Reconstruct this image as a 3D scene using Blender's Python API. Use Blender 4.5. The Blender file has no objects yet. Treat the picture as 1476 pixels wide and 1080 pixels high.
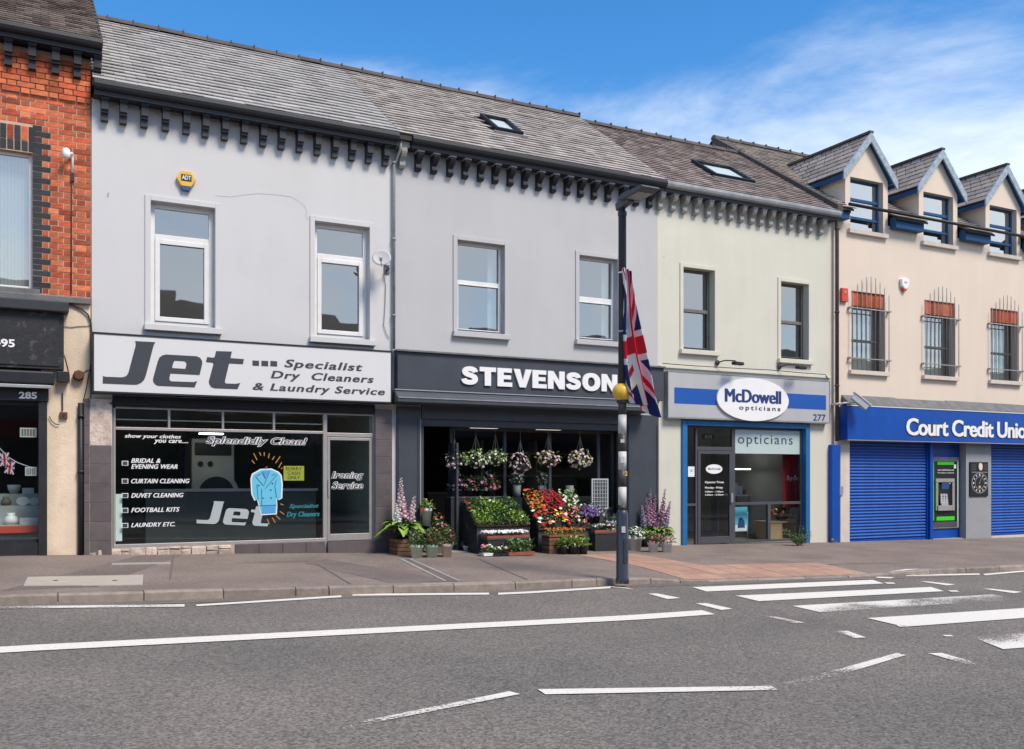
import bpy, bmesh, math, random
from math import sin, cos, tan, atan, radians, pi, sqrt, hypot
from mathutils import Vector, Matrix, Euler, noise as mnoise
from mathutils.geometry import tessellate_polygon

SC = bpy.context.scene
COL = SC.collection
rnd = random.Random(7)

# ------------------------------------------------------------------ camera
F, TH, CX, HV, D, C = 1350.0, radians(27.3), 738.0, 685.0, 16.05, 1.5
cam_d = bpy.data.cameras.new("camera")
cam = bpy.data.objects.new("camera", cam_d)
COL.objects.link(cam)
cam.location = (0, -D, C)
cam.rotation_euler = (radians(90), 0, -TH)
cam_d.sensor_width = 36.0
cam_d.lens = 36.0 * F / 1476.0
cam_d.shift_y = (HV - 540.0) / 1476.0
cam_d.clip_start = 0.1
cam_d.clip_end = 2000
SC.camera = cam

# ------------------------------------------------------------------ sky + sun + exposure
SUN_EL, SUN_AZ = radians(52), radians(158)      # compass azimuth, +Y = north, clockwise
world = bpy.data.worlds.new("World")
SC.world = world
world.use_nodes = True
nt = world.node_tree
nt.nodes.clear()
def N(t, kind, **kw):
    n = t.nodes.new(kind)
    for k, v in kw.items():
        setattr(n, k, v)
    return n
def L(t, a, b):
    t.links.new(a, b)
out = N(nt, 'ShaderNodeOutputWorld')
bg = N(nt, 'ShaderNodeBackground')
bg.inputs['Strength'].default_value = 0.13
sky = N(nt, 'ShaderNodeTexSky', sky_type='NISHITA', sun_disc=False)
sky.sun_elevation = SUN_EL
sky.sun_rotation = SUN_AZ
sky.altitude = 30
sky.air_density = 1.0
sky.dust_density = 0.35
sky.ozone_density = 3.0
tc = N(nt, 'ShaderNodeTexCoord')
sep = N(nt, 'ShaderNodeSeparateXYZ')
L(nt, tc.outputs['Generated'], sep.inputs[0])
zp = N(nt, 'ShaderNodeMath', operation='ADD'); zp.inputs[1].default_value = 0.16
zmax = N(nt, 'ShaderNodeMath', operation='MAXIMUM'); zmax.inputs[1].default_value = 0.0
L(nt, sep.outputs[2], zmax.inputs[0]); L(nt, zmax.outputs[0], zp.inputs[0])
dx = N(nt, 'ShaderNodeMath', operation='DIVIDE'); L(nt, sep.outputs[0], dx.inputs[0]); L(nt, zp.outputs[0], dx.inputs[1])
dy = N(nt, 'ShaderNodeMath', operation='DIVIDE'); L(nt, sep.outputs[1], dy.inputs[0]); L(nt, zp.outputs[0], dy.inputs[1])
cmb = N(nt, 'ShaderNodeCombineXYZ'); L(nt, dx.outputs[0], cmb.inputs[0]); L(nt, dy.outputs[0], cmb.inputs[1])
cn = N(nt, 'ShaderNodeTexNoise'); cn.inputs['Scale'].default_value = 2.1; cn.inputs['Detail'].default_value = 10
cn.inputs['Roughness'].default_value = 0.62; cn.inputs['Distortion'].default_value = 0.5
cmap = N(nt, 'ShaderNodeMapping'); cmap.inputs['Location'].default_value = (3.1, 7.4, 0); cmap.inputs['Scale'].default_value = (1, 1, 2.6)
L(nt, tc.outputs['Generated'], cmap.inputs[0]); L(nt, cmap.outputs[0], cn.inputs['Vector'])
# cover grows towards the horizon
el = N(nt, 'ShaderNodeMapRange'); el.inputs['From Min'].default_value = 0.425; el.inputs['From Max'].default_value = 0.28
el.inputs['To Min'].default_value = -0.01; el.inputs['To Max'].default_value = 0.37
L(nt, sep.outputs[2], el.inputs['Value'])
addc = N(nt, 'ShaderNodeMath', operation='ADD'); L(nt, cn.outputs['Fac'], addc.inputs[0]); L(nt, el.outputs[0], addc.inputs[1])
ramp = N(nt, 'ShaderNodeMapRange', interpolation_type='SMOOTHSTEP')
ramp.inputs['From Min'].default_value = 0.47; ramp.inputs['From Max'].default_value = 0.98
ramp.inputs['To Min'].default_value = 0.0; ramp.inputs['To Max'].default_value = 0.88
L(nt, addc.outputs[0], ramp.inputs['Value'])
hs = N(nt, 'ShaderNodeHueSaturation'); hs.inputs['Saturation'].default_value = 1.33; hs.inputs['Value'].default_value = 1.08
L(nt, sky.outputs[0], hs.inputs['Color'])
mixc = N(nt, 'ShaderNodeMix', data_type='RGBA'); mixc.inputs[7].default_value = (6.0, 6.3, 6.5, 1)
L(nt, ramp.outputs[0], mixc.inputs[0]); L(nt, hs.outputs[0], mixc.inputs[6])
L(nt, mixc.outputs[2], bg.inputs['Color'])
L(nt, bg.outputs[0], out.inputs['Surface'])

sun_d = bpy.data.lights.new("sun", 'SUN')
sun_d.energy = 2.9
sun_d.angle = radians(20)
sun_d.color = (1.0, 0.885, 0.73)
sun = bpy.data.objects.new("sun", sun_d)
COL.objects.link(sun)
sdir = Vector((sin(SUN_AZ) * cos(SUN_EL), cos(SUN_AZ) * cos(SUN_EL), sin(SUN_EL)))   # towards the sun
sun.rotation_euler = (-sdir).to_track_quat('-Z', 'Y').to_euler()
sun.location = (0, -20, 30)

SC.view_settings.view_transform = 'Standard'
SC.view_settings.look = 'None'
SC.view_settings.gamma = 1.0
SC.view_settings.exposure = 0.60
SC.render.engine = 'CYCLES'
SC.cycles.use_denoising = True
SC.cycles.max_bounces = 8
SC.cycles.transparent_max_bounces = 16
SC.cycles.caustics_reflective = False
SC.cycles.caustics_refractive = False

# ------------------------------------------------------------------ photo measurements -> metres on real planes
def ux(u, y=0.0):
    return (D + y) * tan(TH + atan((u - CX) / F))
def uz(u, v, y=0.0):
    d = ux(u, y) * sin(TH) + (D + y) * cos(TH)
    return C - (v - HV) * d / F
def pt(u, v, y=0.0):
    return Vector((ux(u, y), y, uz(u, v, y)))
GP = [(-60, .3), (-20, .86), (0, 1.22), (6, 1.40), (12, 1.485), (17, 1.575), (23, 1.65), (60, 2.1)]
def zg(x):
    """height of the footway along the house fronts (the street falls to the right)"""
    for (a, ha), (b, hb) in zip(GP, GP[1:]):
        if x <= b or b == 60:
            return C - (ha + (hb - ha) * (x - a) / (b - a))
def on_ground(u, v, dz=0.0, k=0.0):
    a = (u - CX) / F; b = -(v - HV) / F
    dxx = sin(TH) + a * cos(TH); dyy = cos(TH) - a * sin(TH)
    t = 10.0
    for _ in range(30):
        z = zg(t * dxx) + dz + k * (-D + t * dyy)
        t = (z - C) / b
    return Vector((t * dxx, -D + t * dyy, C + t * b))
def zpave(x, y):
    return zg(x) + 0.02 * min(y, 0)
def pave(u, v):
    return on_ground(u, v, 0, 0.02)
def zroad(x):
    return zg(x) - 0.2
def on_slope(u, v, y0, z0, m):
    a = (u - CX) / F; b = -(v - HV) / F
    dxx = sin(TH) + a * cos(TH); dyy = cos(TH) - a * sin(TH)
    t = (z0 - C + m * (-D - y0)) / (b - m * dyy)
    return Vector((t * dxx, -D + t * dyy, C + t * b))

# ------------------------------------------------------------------ materials
MATS = {}
def mat(name, col, rough=0.7, var=0.10, scale=3.0, bump=0.0, bscale=60.0, metallic=0.0, spec=0.4,
        streak=0.0, island=0.0, objrand=0.0, dirt=0.0, dirtcol=(0.12, 0.10, 0.08), dirtscale=1.5, coat=0.0, col2=None):
    m = bpy.data.materials.new(name); m.use_nodes = True
    t = m.node_tree; b = t.nodes['Principled BSDF']
    b.inputs['Roughness'].default_value = rough
    b.inputs['Metallic'].default_value = metallic
    b.inputs['Specular IOR Level'].default_value = spec
    if coat:
        b.inputs['Coat Weight'].default_value = coat; b.inputs['Coat Roughness'].default_value = 0.15
    tcn = N(t, 'ShaderNodeTexCoord')
    n1 = N(t, 'ShaderNodeTexNoise'); n1.inputs['Scale'].default_value = scale; n1.inputs['Detail'].default_value = 7
    n1.inputs['Roughness'].default_value = 0.65
    L(t, tcn.outputs['Object'], n1.inputs['Vector'])
    mr = N(t, 'ShaderNodeMapRange'); mr.inputs['From Min'].default_value = 0.28; mr.inputs['From Max'].default_value = 0.72
    mr.inputs['To Min'].default_value = 1 - var; mr.inputs['To Max'].default_value = 1 + var
    L(t, n1.outputs['Fac'], mr.inputs['Value'])
    fac = mr.outputs[0]
    def mul(a, bsock):
        q = N(t, 'ShaderNodeMath', operation='MULTIPLY'); L(t, a, q.inputs[0]); L(t, bsock, q.inputs[1]); return q.outputs[0]
    if streak:
        mp = N(t, 'ShaderNodeMapping'); mp.inputs['Scale'].default_value = (2.3, 2.3, 0.22)
        L(t, tcn.outputs['Object'], mp.inputs[0])
        n2 = N(t, 'ShaderNodeTexNoise'); n2.inputs['Scale'].default_value = 1.6; n2.inputs['Detail'].default_value = 8
        L(t, mp.outputs[0], n2.inputs['Vector'])
        r2 = N(t, 'ShaderNodeMapRange'); r2.inputs['From Min'].default_value = 0.3; r2.inputs['From Max'].default_value = 0.62
        r2.inputs['To Min'].default_value = 1 - streak; r2.inputs['To Max'].default_value = 1
        L(t, n2.outputs['Fac'], r2.inputs['Value']); fac = mul(fac, r2.outputs[0])
    if island:
        g = N(t, 'ShaderNodeNewGeometry')
        r3 = N(t, 'ShaderNodeMapRange'); r3.inputs['To Min'].default_value = 1 - island; r3.inputs['To Max'].default_value = 1 + island
        L(t, g.outputs['Random Per Island'], r3.inputs['Value']); fac = mul(fac, r3.outputs[0])
    if objrand:
        g = N(t, 'ShaderNodeObjectInfo')
        r3 = N(t, 'ShaderNodeMapRange'); r3.inputs['To Min'].default_value = 1 - objrand; r3.inputs['To Max'].default_value = 1 + objrand
        L(t, g.outputs['Random'], r3.inputs['Value']); fac = mul(fac, r3.outputs[0])
    mx = N(t, 'ShaderNodeMix', data_type='RGBA', blend_type='MULTIPLY'); mx.inputs[0].default_value = 1
    mx.inputs[6].default_value = (*col, 1)
    if col2:
        gi = N(t, 'ShaderNodeObjectInfo'); pw = N(t, 'ShaderNodeMath', operation='MULTIPLY'); pw.inputs[1].default_value = 7.31; fr_ = N(t, 'ShaderNodeMath', operation='FRACT')
        L(t, gi.outputs['Random'], pw.inputs[0]); L(t, pw.outputs[0], fr_.inputs[0])
        mc_ = N(t, 'ShaderNodeMix', data_type='RGBA'); mc_.inputs[6].default_value = (*col, 1); mc_.inputs[7].default_value = (*col2, 1); L(t, fr_.outputs[0], mc_.inputs[0]); L(t, mc_.outputs[2], mx.inputs[6])
    L(t, fac, mx.inputs[7])
    colsock = mx.outputs[2]
    if dirt:
        n4 = N(t, 'ShaderNodeTexNoise'); n4.inputs['Scale'].default_value = dirtscale; n4.inputs['Detail'].default_value = 10
        n4.inputs['Roughness'].default_value = 0.72
        mp4 = N(t, 'ShaderNodeMapping'); mp4.inputs['Location'].default_value = (5.3, 1.7, 9.1)
        L(t, tcn.outputs['Object'], mp4.inputs[0]); L(t, mp4.outputs[0], n4.inputs['Vector'])
        r4 = N(t, 'ShaderNodeMapRange', interpolation_type='SMOOTHSTEP'); r4.inputs['From Min'].default_value = 0.52; r4.inputs['From Max'].default_value = 0.72
        r4.inputs['To Max'].default_value = dirt
        L(t, n4.outputs['Fac'], r4.inputs['Value'])
        m4 = N(t, 'ShaderNodeMix', data_type='RGBA'); m4.inputs[7].default_value = (*dirtcol, 1)
        L(t, r4.outputs[0], m4.inputs[0]); L(t, colsock, m4.inputs[6]); colsock = m4.outputs[2]
    L(t, colsock, b.inputs['Base Color'])
    if bump:
        n3 = N(t, 'ShaderNodeTexNoise'); n3.inputs['Scale'].default_value = bscale; n3.inputs['Detail'].default_value = 6
        L(t, tcn.outputs['Object'], n3.inputs['Vector'])
        bp = N(t, 'ShaderNodeBump'); bp.inputs['Strength'].default_value = bump; bp.inputs['Distance'].default_value = 0.01
        L(t, n3.outputs['Fac'], bp.inputs['Height']); L(t, bp.outputs[0], b.inputs['Normal'])
    MATS[name] = m
    return m
def mglass(name, tint=(0.92, 0.96, 0.95), base=0.05, k=1.4, wob=0.02):
    m = bpy.data.materials.new(name); m.use_nodes = True
    t = m.node_tree; t.nodes.clear()
    o = N(t, 'ShaderNodeOutputMaterial'); mix = N(t, 'ShaderNodeMixShader')
    tr = N(t, 'ShaderNodeBsdfTransparent'); tr.inputs[0].default_value = (*tint, 1)
    gl = N(t, 'ShaderNodeBsdfGlossy'); gl.inputs['Roughness'].default_value = 0.015
    fr = N(t, 'ShaderNodeFresnel'); fr.inputs['IOR'].default_value = 1.5
    ma = N(t, 'ShaderNodeMath', operation='MULTIPLY_ADD', use_clamp=True); ma.inputs[1].default_value = k; ma.inputs[2].default_value = base
    L(t, fr.outputs[0], ma.inputs[0])
    ge = N(t, 'ShaderNodeNewGeometry'); sb = N(t, 'ShaderNodeMath', operation='SUBTRACT'); sb.inputs[0].default_value = 1.0; L(t, ge.outputs['Backfacing'], sb.inputs[1])
    mu = N(t, 'ShaderNodeMath', operation='MULTIPLY'); L(t, ma.outputs[0], mu.inputs[0]); L(t, sb.outputs[0], mu.inputs[1]); L(t, mu.outputs[0], mix.inputs[0])   # a thin pane mirrors at its outer face only
    L(t, tr.outputs[0], mix.inputs[1]); L(t, gl.outputs[0], mix.inputs[2])
    tcn = N(t, 'ShaderNodeTexCoord'); nn = N(t, 'ShaderNodeTexNoise'); nn.inputs['Scale'].default_value = 1.3; nn.inputs['Detail'].default_value = 1
    bp = N(t, 'ShaderNodeBump'); bp.inputs['Strength'].default_value = wob; bp.inputs['Distance'].default_value = 0.05
    L(t, tcn.outputs['Object'], nn.inputs['Vector']); L(t, nn.outputs['Fac'], bp.inputs['Height'])
    L(t, bp.outputs[0], gl.inputs['Normal'])
    L(t, mix.outputs[0], o.inputs['Surface'])
    MATS[name] = m
    return m
def memit(name, col, s):
    m = bpy.data.materials.new(name); m.use_nodes = True
    b = m.node_tree.nodes['Principled BSDF']
    b.inputs['Base Color'].default_value = (*col, 1); b.inputs['Emission Color'].default_value = (*col, 1)
    b.inputs['Emission Strength'].default_value = s
    MATS[name] = m; return m

def srgb(r, g, b):
    f = lambda c: ((c / 255 + 0.055) / 1.055) ** 2.4 if c > 10 else c / 255 / 12.92
    return (f(r), f(g), f(b))

mat('render_jet', (0.585, 0.58, 0.575), 0.85, 0.03, 0.9, 0.25, 90, streak=0.02, dirt=0.10, dirtcol=(0.40, 0.40, 0.40), dirtscale=0.9)
mat('render_stev', (0.48, 0.48, 0.485), 0.85, 0.035, 0.9, 0.25, 90, streak=0.025, dirt=0.12, dirtcol=(0.36, 0.36, 0.36), dirtscale=0.9)
mat('render_mcd', (0.615, 0.60, 0.51), 0.85, 0.04, 0.8, 0.25, 90, streak=0.035, dirt=0.12, dirtcol=(0.42, 0.42, 0.36), dirtscale=1.1)
mat('render_cream', (0.70, 0.595, 0.49), 0.88, 0.03, 0.7, 0.3, 80, streak=0.03, dirt=0.10, dirtcol=(0.60, 0.46, 0.38), dirtscale=1.0)
mat('render_old', (0.74, 0.60, 0.45), 0.9, 0.12, 1.4, 0.6, 30, streak=0.16, dirt=0.40, dirtcol=(0.45, 0.35, 0.25), dirtscale=2.2)
mat('mortar', (0.56, 0.39, 0.29), 0.95, 0.2, 12, 0.5, 120)
mat('brick_red', (0.40, 0.070, 0.030), 0.88, 0.30, 11, 0.6, 60, objrand=0.42, dirt=0.45, dirtcol=(0.60, 0.28, 0.17), dirtscale=7, col2=(0.55, 0.155, 0.065))
mat('brick_black', (0.028, 0.030, 0.036), 0.75, 0.3, 12, 0.4, 60, objrand=0.3)
mat('slate_jet', (0.40, 0.38, 0.355), 0.62, 0.12, 5, 0.2, 60, island=0.14, dirt=0.3, dirtcol=(0.23, 0.215, 0.205), dirtscale=3)
mat('slate_stev', (0.41, 0.37, 0.335), 0.72, 0.2, 3, 0.3, 60, island=0.22, dirt=0.45, dirtcol=(0.18, 0.155, 0.14), dirtscale=2.4)
mat('slate_mcd', (0.30, 0.245, 0.22), 0.8, 0.25, 4, 0.3, 60, island=0.30, dirt=0.7, dirtcol=(0.055, 0.045, 0.042), dirtscale=4.5)
mat('slate_cu', (0.33, 0.285, 0.245), 0.72, 0.15, 4, 0.3, 60, island=0.2, dirt=0.3, dirtcol=(0.09, 0.08, 0.075), dirtscale=3)
mat('slate_brick', (0.26, 0.21, 0.18), 0.8, 0.25, 4, 0.3, 60, island=0.3, dirt=0.6, dirtcol=(0.08, 0.065, 0.06), dirtscale=4)
mat('roof_under', (0.05, 0.045, 0.042), 0.9, 0.1)
mat('ridge', (0.085, 0.075, 0.07), 0.75, 0.2, 4, 0.3, 40, objrand=0.25)
mat('cornice_dark', (0.013, 0.016, 0.021), 0.55, 0.2, 5, 0.1, 60, streak=0.15)
mat('cornice_mid', (0.030, 0.034, 0.042), 0.6, 0.15, 5, 0.1, 60)
mat('cornice_black', (0.013, 0.014, 0.017), 0.5, 0.2, 5, 0.1, 60)
mat('corbel_cap', (0.40, 0.41, 0.43), 0.7, 0.2, 9)
mat('corbel_grey', (0.30, 0.29, 0.27), 0.7, 0.3, 9)
mat('gutter_pale', (0.27, 0.29, 0.30), 0.6, 0.25, 6, streak=0.2)
mat('pvc_white', (0.74, 0.74, 0.73), 0.4, 0.05, 5, streak=0.06)
mat('pvc_cream', (0.66, 0.60, 0.55), 0.5, 0.08, 6, dirt=0.2)
mat('alu_grey', (0.40, 0.385, 0.375), 0.38, 0.08, 6, metallic=0.35, dirt=0.12)
mat('alu_dark', (0.085, 0.09, 0.10), 0.42, 0.1, 6, metallic=0.2)
mat('wood_brown', (0.16, 0.145, 0.125), 0.65, 0.25, 8)
mat('paint_navy', (0.050, 0.060, 0.076), 0.5, 0.1, 2.2, 0.06, 40, streak=0.10)
mat('paint_black', (0.020, 0.021, 0.024), 0.5, 0.3, 4, 0.2, 30)
mat('black_flaked', (0.020, 0.021, 0.024), 0.6, 0.3, 4, 0.3, 25, dirt=0.5, dirtcol=(0.20, 0.18, 0.165), dirtscale=7)
mat('bright_board', (0.66, 0.66, 0.66), 0.35, 0.02, 0.8, streak=0.02)
mat('letter_dark', (0.050, 0.056, 0.065), 0.45, 0.05)
mat('letter_white', (0.80, 0.80, 0.80), 0.45, 0.03)
mat('letter_black', (0.012, 0.012, 0.014), 0.5, 0.05)
mat('letter_blue', srgb(36, 58, 120), 0.45, 0.03)
mat('letter_glassblue', srgb(40, 70, 110), 0.45, 0.03)
mat('letter_teal', (0.02, 0.22, 0.25), 0.5, 0.03)
mat('letter_gold', (0.65, 0.42, 0.05), 0.5, 0.03)
mat('decal_grey', (0.40, 0.44, 0.46), 0.5, 0.03)
mat('decal_mint', (0.80, 0.88, 0.86), 0.5, 0.03)
mat('decal_jacket', (0.13, 0.50, 0.70), 0.5, 0.03)
mat('decal_skirt', (0.08, 0.33, 0.62), 0.5, 0.03)
mat('decal_orange', (0.60, 0.30, 0.05), 0.5, 0.03)
mat('decal_yellow', (0.50, 0.47, 0.05), 0.5, 0.05)
mat('frosted', (0.46, 0.56, 0.55), 0.4, 0.04, 1)
mat('sign_silver', (0.50, 0.50, 0.51), 0.4, 0.04, 1.2, metallic=0.2, streak=0.06, dirt=0.15, dirtcol=(0.33, 0.33, 0.33))
mat('sign_blue', srgb(30, 84, 165), 0.45, 0.06, 2)
mat('frame_blue', srgb(36, 104, 158), 0.5, 0.1, 4, streak=0.1)
mat('cu_blue', srgb(4, 74, 164), 0.42, 0.10, 1.2, streak=0.12, dirt=0.1, dirtcol=(0.03, 0.07, 0.25))
mat('shutter_blue', srgb(60, 104, 182), 0.36, 0.10, 3, metallic=0.1, streak=0.12)
mat('dormer_blue', srgb(24, 78, 122), 0.6, 0.15, 5)
mat('bargeboard', srgb(150, 165, 176), 0.75, 0.35, 9, dirt=0.7, dirtcol=srgb(52, 92, 134), dirtscale=7)
mat('lead', (0.14, 0.14, 0.14), 0.6, 0.3, 4, 0.5, 20, dirt=0.4, dirtcol=(0.10, 0.10, 0.10), dirtscale=6)
mat('pier_grey', (0.30, 0.31, 0.32), 0.8, 0.06, 3, 0.2, 80)
mat('cream_paint', (0.62, 0.55, 0.48), 0.75, 0.08, 3, streak=0.1)
mat('tile_brown', (0.115, 0.098, 0.098), 0.42, 0.18, 5, 0.1, 40, objrand=0.12, dirt=0.25, dirtcol=(0.19, 0.16, 0.155), dirtscale=5)
mat('rubble', (0.46, 0.38, 0.32), 0.95, 0.4, 9, 1.0, 25, objrand=0.3, dirt=0.6, dirtcol=(0.16, 0.13, 0.11), dirtscale=9)
mat('grout', (0.24, 0.23, 0.22), 0.9, 0.2, 8)
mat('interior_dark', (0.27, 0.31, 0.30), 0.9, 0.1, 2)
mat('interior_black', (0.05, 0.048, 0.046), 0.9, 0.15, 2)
mat('interior_grey', (0.42, 0.42, 0.41), 0.9, 0.1, 2)
mat('interior_brown', (0.15, 0.11, 0.08), 0.9, 0.15, 2)
mat('interior_floor', (0.16, 0.14, 0.12), 0.6, 0.1, 2)
mat('curtain', (0.66, 0.67, 0.66), 0.95, 0.05, 3)
mat('machine_white', (0.66, 0.66, 0.60), 0.4, 0.05, 3)
mat('machine_dark', (0.05, 0.055, 0.06), 0.3, 0.05, 3)
mat('counter', (0.07, 0.08, 0.085), 0.5, 0.05, 3)
mat('asphalt_pave', (0.1, 0.1, 0.1), 0.9)
mat('kerbstone', (0.26, 0.22, 0.185), 0.9, 0.25, 8, 0.5, 70, objrand=0.14, dirt=0.4, dirtcol=(0.09, 0.08, 0.07), dirtscale=5)
mat('tactile_red', (0.40, 0.245, 0.175), 0.9, 0.15, 8, 0.4, 60, objrand=0.12, dirt=0.3, dirtcol=(0.27, 0.20, 0.16), dirtscale=4)
mat('cover_cream', (0.44, 0.39, 0.32), 0.8, 0.1, 6, 0.3, 80, dirt=0.25, dirtcol=(0.25, 0.21, 0.18), dirtscale=4)
mat('slab_pale', (0.34, 0.32, 0.29), 0.85, 0.15, 5, 0.3, 60, dirt=0.3)
mat('channel', (0.15, 0.125, 0.11), 0.8, 0.2, 6)
mat('pole_navy', (0.032, 0.042, 0.060), 0.38, 0.12, 4, coat=0.2)
mat('pole_black', (0.055, 0.052, 0.050), 0.5, 0.2, 8)
mat('pole_white', (0.56, 0.56, 0.53), 0.55, 0.12, 10, dirt=0.25, dirtcol=(0.35, 0.33, 0.30), dirtscale=8)
mat('lamp_grey', (0.10, 0.11, 0.125), 0.45, 0.1, 6, metallic=0.3)
mat('lamp_lens', (0.26, 0.26, 0.25), 0.3, 0.1, 30)
mat('globe_amber', (0.78, 0.47, 0.055), 0.38, 0.08, 7, coat=0.3, dirt=0.25, dirtcol=(0.62, 0.36, 0.05), dirtscale=6)
mat('pipe_brown', (0.060, 0.050, 0.046), 0.6, 0.2, 6)
mat('pipe_black', (0.018, 0.018, 0.020), 0.5, 0.2, 6)
mat('cable', (0.035, 0.030, 0.028), 0.7, 0.2, 6)
mat('rust', (0.115, 0.055, 0.035), 0.9, 0.3, 20, 0.5, 60)
mat('alarm_yellow', (0.72, 0.43, 0.06), 0.45, 0.05, 5)
mat('alarm_blue', (0.03, 0.08, 0.22), 0.4, 0.05, 5)
mat('alarm_red', (0.55, 0.07, 0.04), 0.5, 0.08, 5)
mat('dish_grey', (0.46, 0.46, 0.46), 0.5, 0.06, 5)
mat('steel', (0.42, 0.43, 0.44), 0.42, 0.12, 8, metallic=0.5)
mat('bar_steel', (0.34, 0.32, 0.30), 0.5, 0.2, 10, metallic=0.3)
mat('wood_crate', (0.16, 0.085, 0.05), 0.85, 0.25, 10, 0.3, 40, objrand=0.2)
mat('pine', (0.42, 0.27, 0.14), 0.6, 0.15, 7)
mat('pot_green', (0.60, 0.72, 0.58), 0.65, 0.08, 8)
mat('pot_pink', (0.76, 0.60, 0.52), 0.7, 0.08, 8)
mat('pot_grey', (0.74, 0.76, 0.77), 0.65, 0.08, 8)
mat('pot_black', (0.016, 0.016, 0.017), 0.55, 0.1, 8)
mat('pot_terra', (0.27, 0.085, 0.055), 0.75, 0.12, 8)
mat('pot_white', (0.52, 0.53, 0.53), 0.5, 0.06, 8)
mat('soil', (0.035, 0.025, 0.018), 1.0, 0.3, 20)
mat('stand_black', (0.024, 0.025, 0.028), 0.6, 0.15, 6)
mat('stand_slate', (0.060, 0.066, 0.075), 0.6, 0.15, 6)
mat('wire', (0.16, 0.17, 0.15), 0.5, 0.1, 6)
mat('leaf_mid', (0.095, 0.175, 0.045), 0.6, 0.2, 12, island=0.45)
mat('leaf_bright', (0.20, 0.32, 0.055), 0.6, 0.2, 12, island=0.4)
mat('leaf_dark', (0.030, 0.070, 0.025), 0.6, 0.2, 12, island=0.45)
mat('leaf_grey', (0.13, 0.17, 0.12), 0.7, 0.2, 12, island=0.4)
mat('leaf_lime', (0.20, 0.24, 0.03), 0.6, 0.2, 12, island=0.4)
for nm, c in dict(white=(0.74, 0.74, 0.70), pink=(0.62, 0.20, 0.27), red=(0.50, 0.015, 0.02), crimson=(0.33, 0.006, 0.018), orange=(0.66, 0.13, 0.03),
                  yellow=(0.74, 0.52, 0.03), purple=(0.20, 0.075, 0.40), mauve=(0.36, 0.19, 0.30), blush=(0.64, 0.46, 0.50), lilac=(0.33, 0.28, 0.42), coral=(0.66, 0.14, 0.13)).items():
    mat('bloom_' + nm, c, 0.65, 0.12, 20, island=0.22)
mglass('glass_upper', base=0.34, k=2.0, wob=0.05)
mglass('glass_shop', base=0.02, k=1.1, wob=0.02)
mglass('glass_dormer', base=0.58, k=2.2, wob=0.05)
memit('lamp_dim', (1.0, 0.93, 0.85), 0.9)
memit('lamp_tube', (1.0, 0.96, 0.9), 6.0)

def mat_asphalt(name, base, tint2, big, speck=0.35):
    m = bpy.data.materials.new(name); m.use_nodes = True
    t = m.node_tree; b = t.nodes['Principled BSDF']; b.inputs['Roughness'].default_value = 0.92; b.inputs['Specular IOR Level'].default_value = 0.25
    tcn = N(t, 'ShaderNodeTexCoord')
    n1 = N(t, 'ShaderNodeTexNoise'); n1.inputs['Scale'].default_value = big; n1.inputs['Detail'].default_value = 6
    L(t, tcn.outputs['Object'], n1.inputs['Vector'])
    r1 = N(t, 'ShaderNodeMapRange'); r1.inputs['From Min'].default_value = 0.35; r1.inputs['From Max'].default_value = 0.65
    L(t, n1.outputs['Fac'], r1.inputs['Value'])
    mx = N(t, 'ShaderNodeMix', data_type='RGBA'); mx.inputs[6].default_value = (*base, 1); mx.inputs[7].default_value = (*tint2, 1)
    L(t, r1.outputs[0], mx.inputs[0])
    v = N(t, 'ShaderNodeTexVoronoi'); v.inputs['Scale'].default_value = 62
    L(t, tcn.outputs['Object'], v.inputs['Vector'])
    n2 = N(t, 'ShaderNodeTexNoise'); n2.inputs['Scale'].default_value = 38; n2.inputs['Detail'].default_value = 4; n2.inputs['Roughness'].default_value = 0.8
    L(t, tcn.outputs['Object'], n2.inputs['Vector'])
    sp = N(t, 'ShaderNodeSeparateColor'); L(t, v.outputs['Color'], sp.inputs[0])
    ad = N(t, 'ShaderNodeMath', operation='ADD'); L(t, sp.outputs[0], ad.inputs[0]); L(t, n2.outputs['Fac'], ad.inputs[1])
    r2 = N(t, 'ShaderNodeMapRange'); r2.inputs['From Min'].default_value = 0.3; r2.inputs['From Max'].default_value = 1.7
    r2.inputs['To Min'].default_value = 1 - speck; r2.inputs['To Max'].default_value = 1 + speck
    L(t, ad.outputs[0], r2.inputs['Value'])
    # rare pale chips
    v2 = N(t, 'ShaderNodeTexVoronoi'); v2.inputs['Scale'].default_value = 26; L(t, tcn.outputs['Object'], v2.inputs['Vector'])
    s2 = N(t, 'ShaderNodeSeparateColor'); L(t, v2.outputs['Color'], s2.inputs[0])
    g2 = N(t, 'ShaderNodeMath', operation='GREATER_THAN'); g2.inputs[1].default_value = 0.985; L(t, s2.outputs[1], g2.inputs[0])
    l2 = N(t, 'ShaderNodeMath', operation='LESS_THAN'); l2.inputs[1].default_value = 0.22; L(t, v2.outputs['Distance'], l2.inputs[0])
    a2 = N(t, 'ShaderNodeMath', operation='MULTIPLY'); L(t, g2.outputs[0], a2.inputs[0]); L(t, l2.outputs[0], a2.inputs[1])
    mm = N(t, 'ShaderNodeMix', data_type='RGBA', blend_type='MULTIPLY'); mm.inputs[0].default_value = 1
    L(t, mx.outputs[2], mm.inputs[6]); L(t, r2.outputs[0], mm.inputs[7])
    m3 = N(t, 'ShaderNodeMix', data_type='RGBA'); m3.inputs[7].default_value = (0.36, 0.34, 0.32, 1)
    L(t, a2.outputs[0], m3.inputs[0]); L(t, mm.outputs[2], m3.inputs[6])
    L(t, m3.outputs[2], b.inputs['Base Color'])
    bp = N(t, 'ShaderNodeBump'); bp.inputs['Strength'].default_value = 0.7; bp.inputs['Distance'].default_value = 0.012
    L(t, ad.outputs[0], bp.inputs['Height']); L(t, bp.outputs[0], b.inputs['Normal'])
    MATS[name] = m
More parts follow.
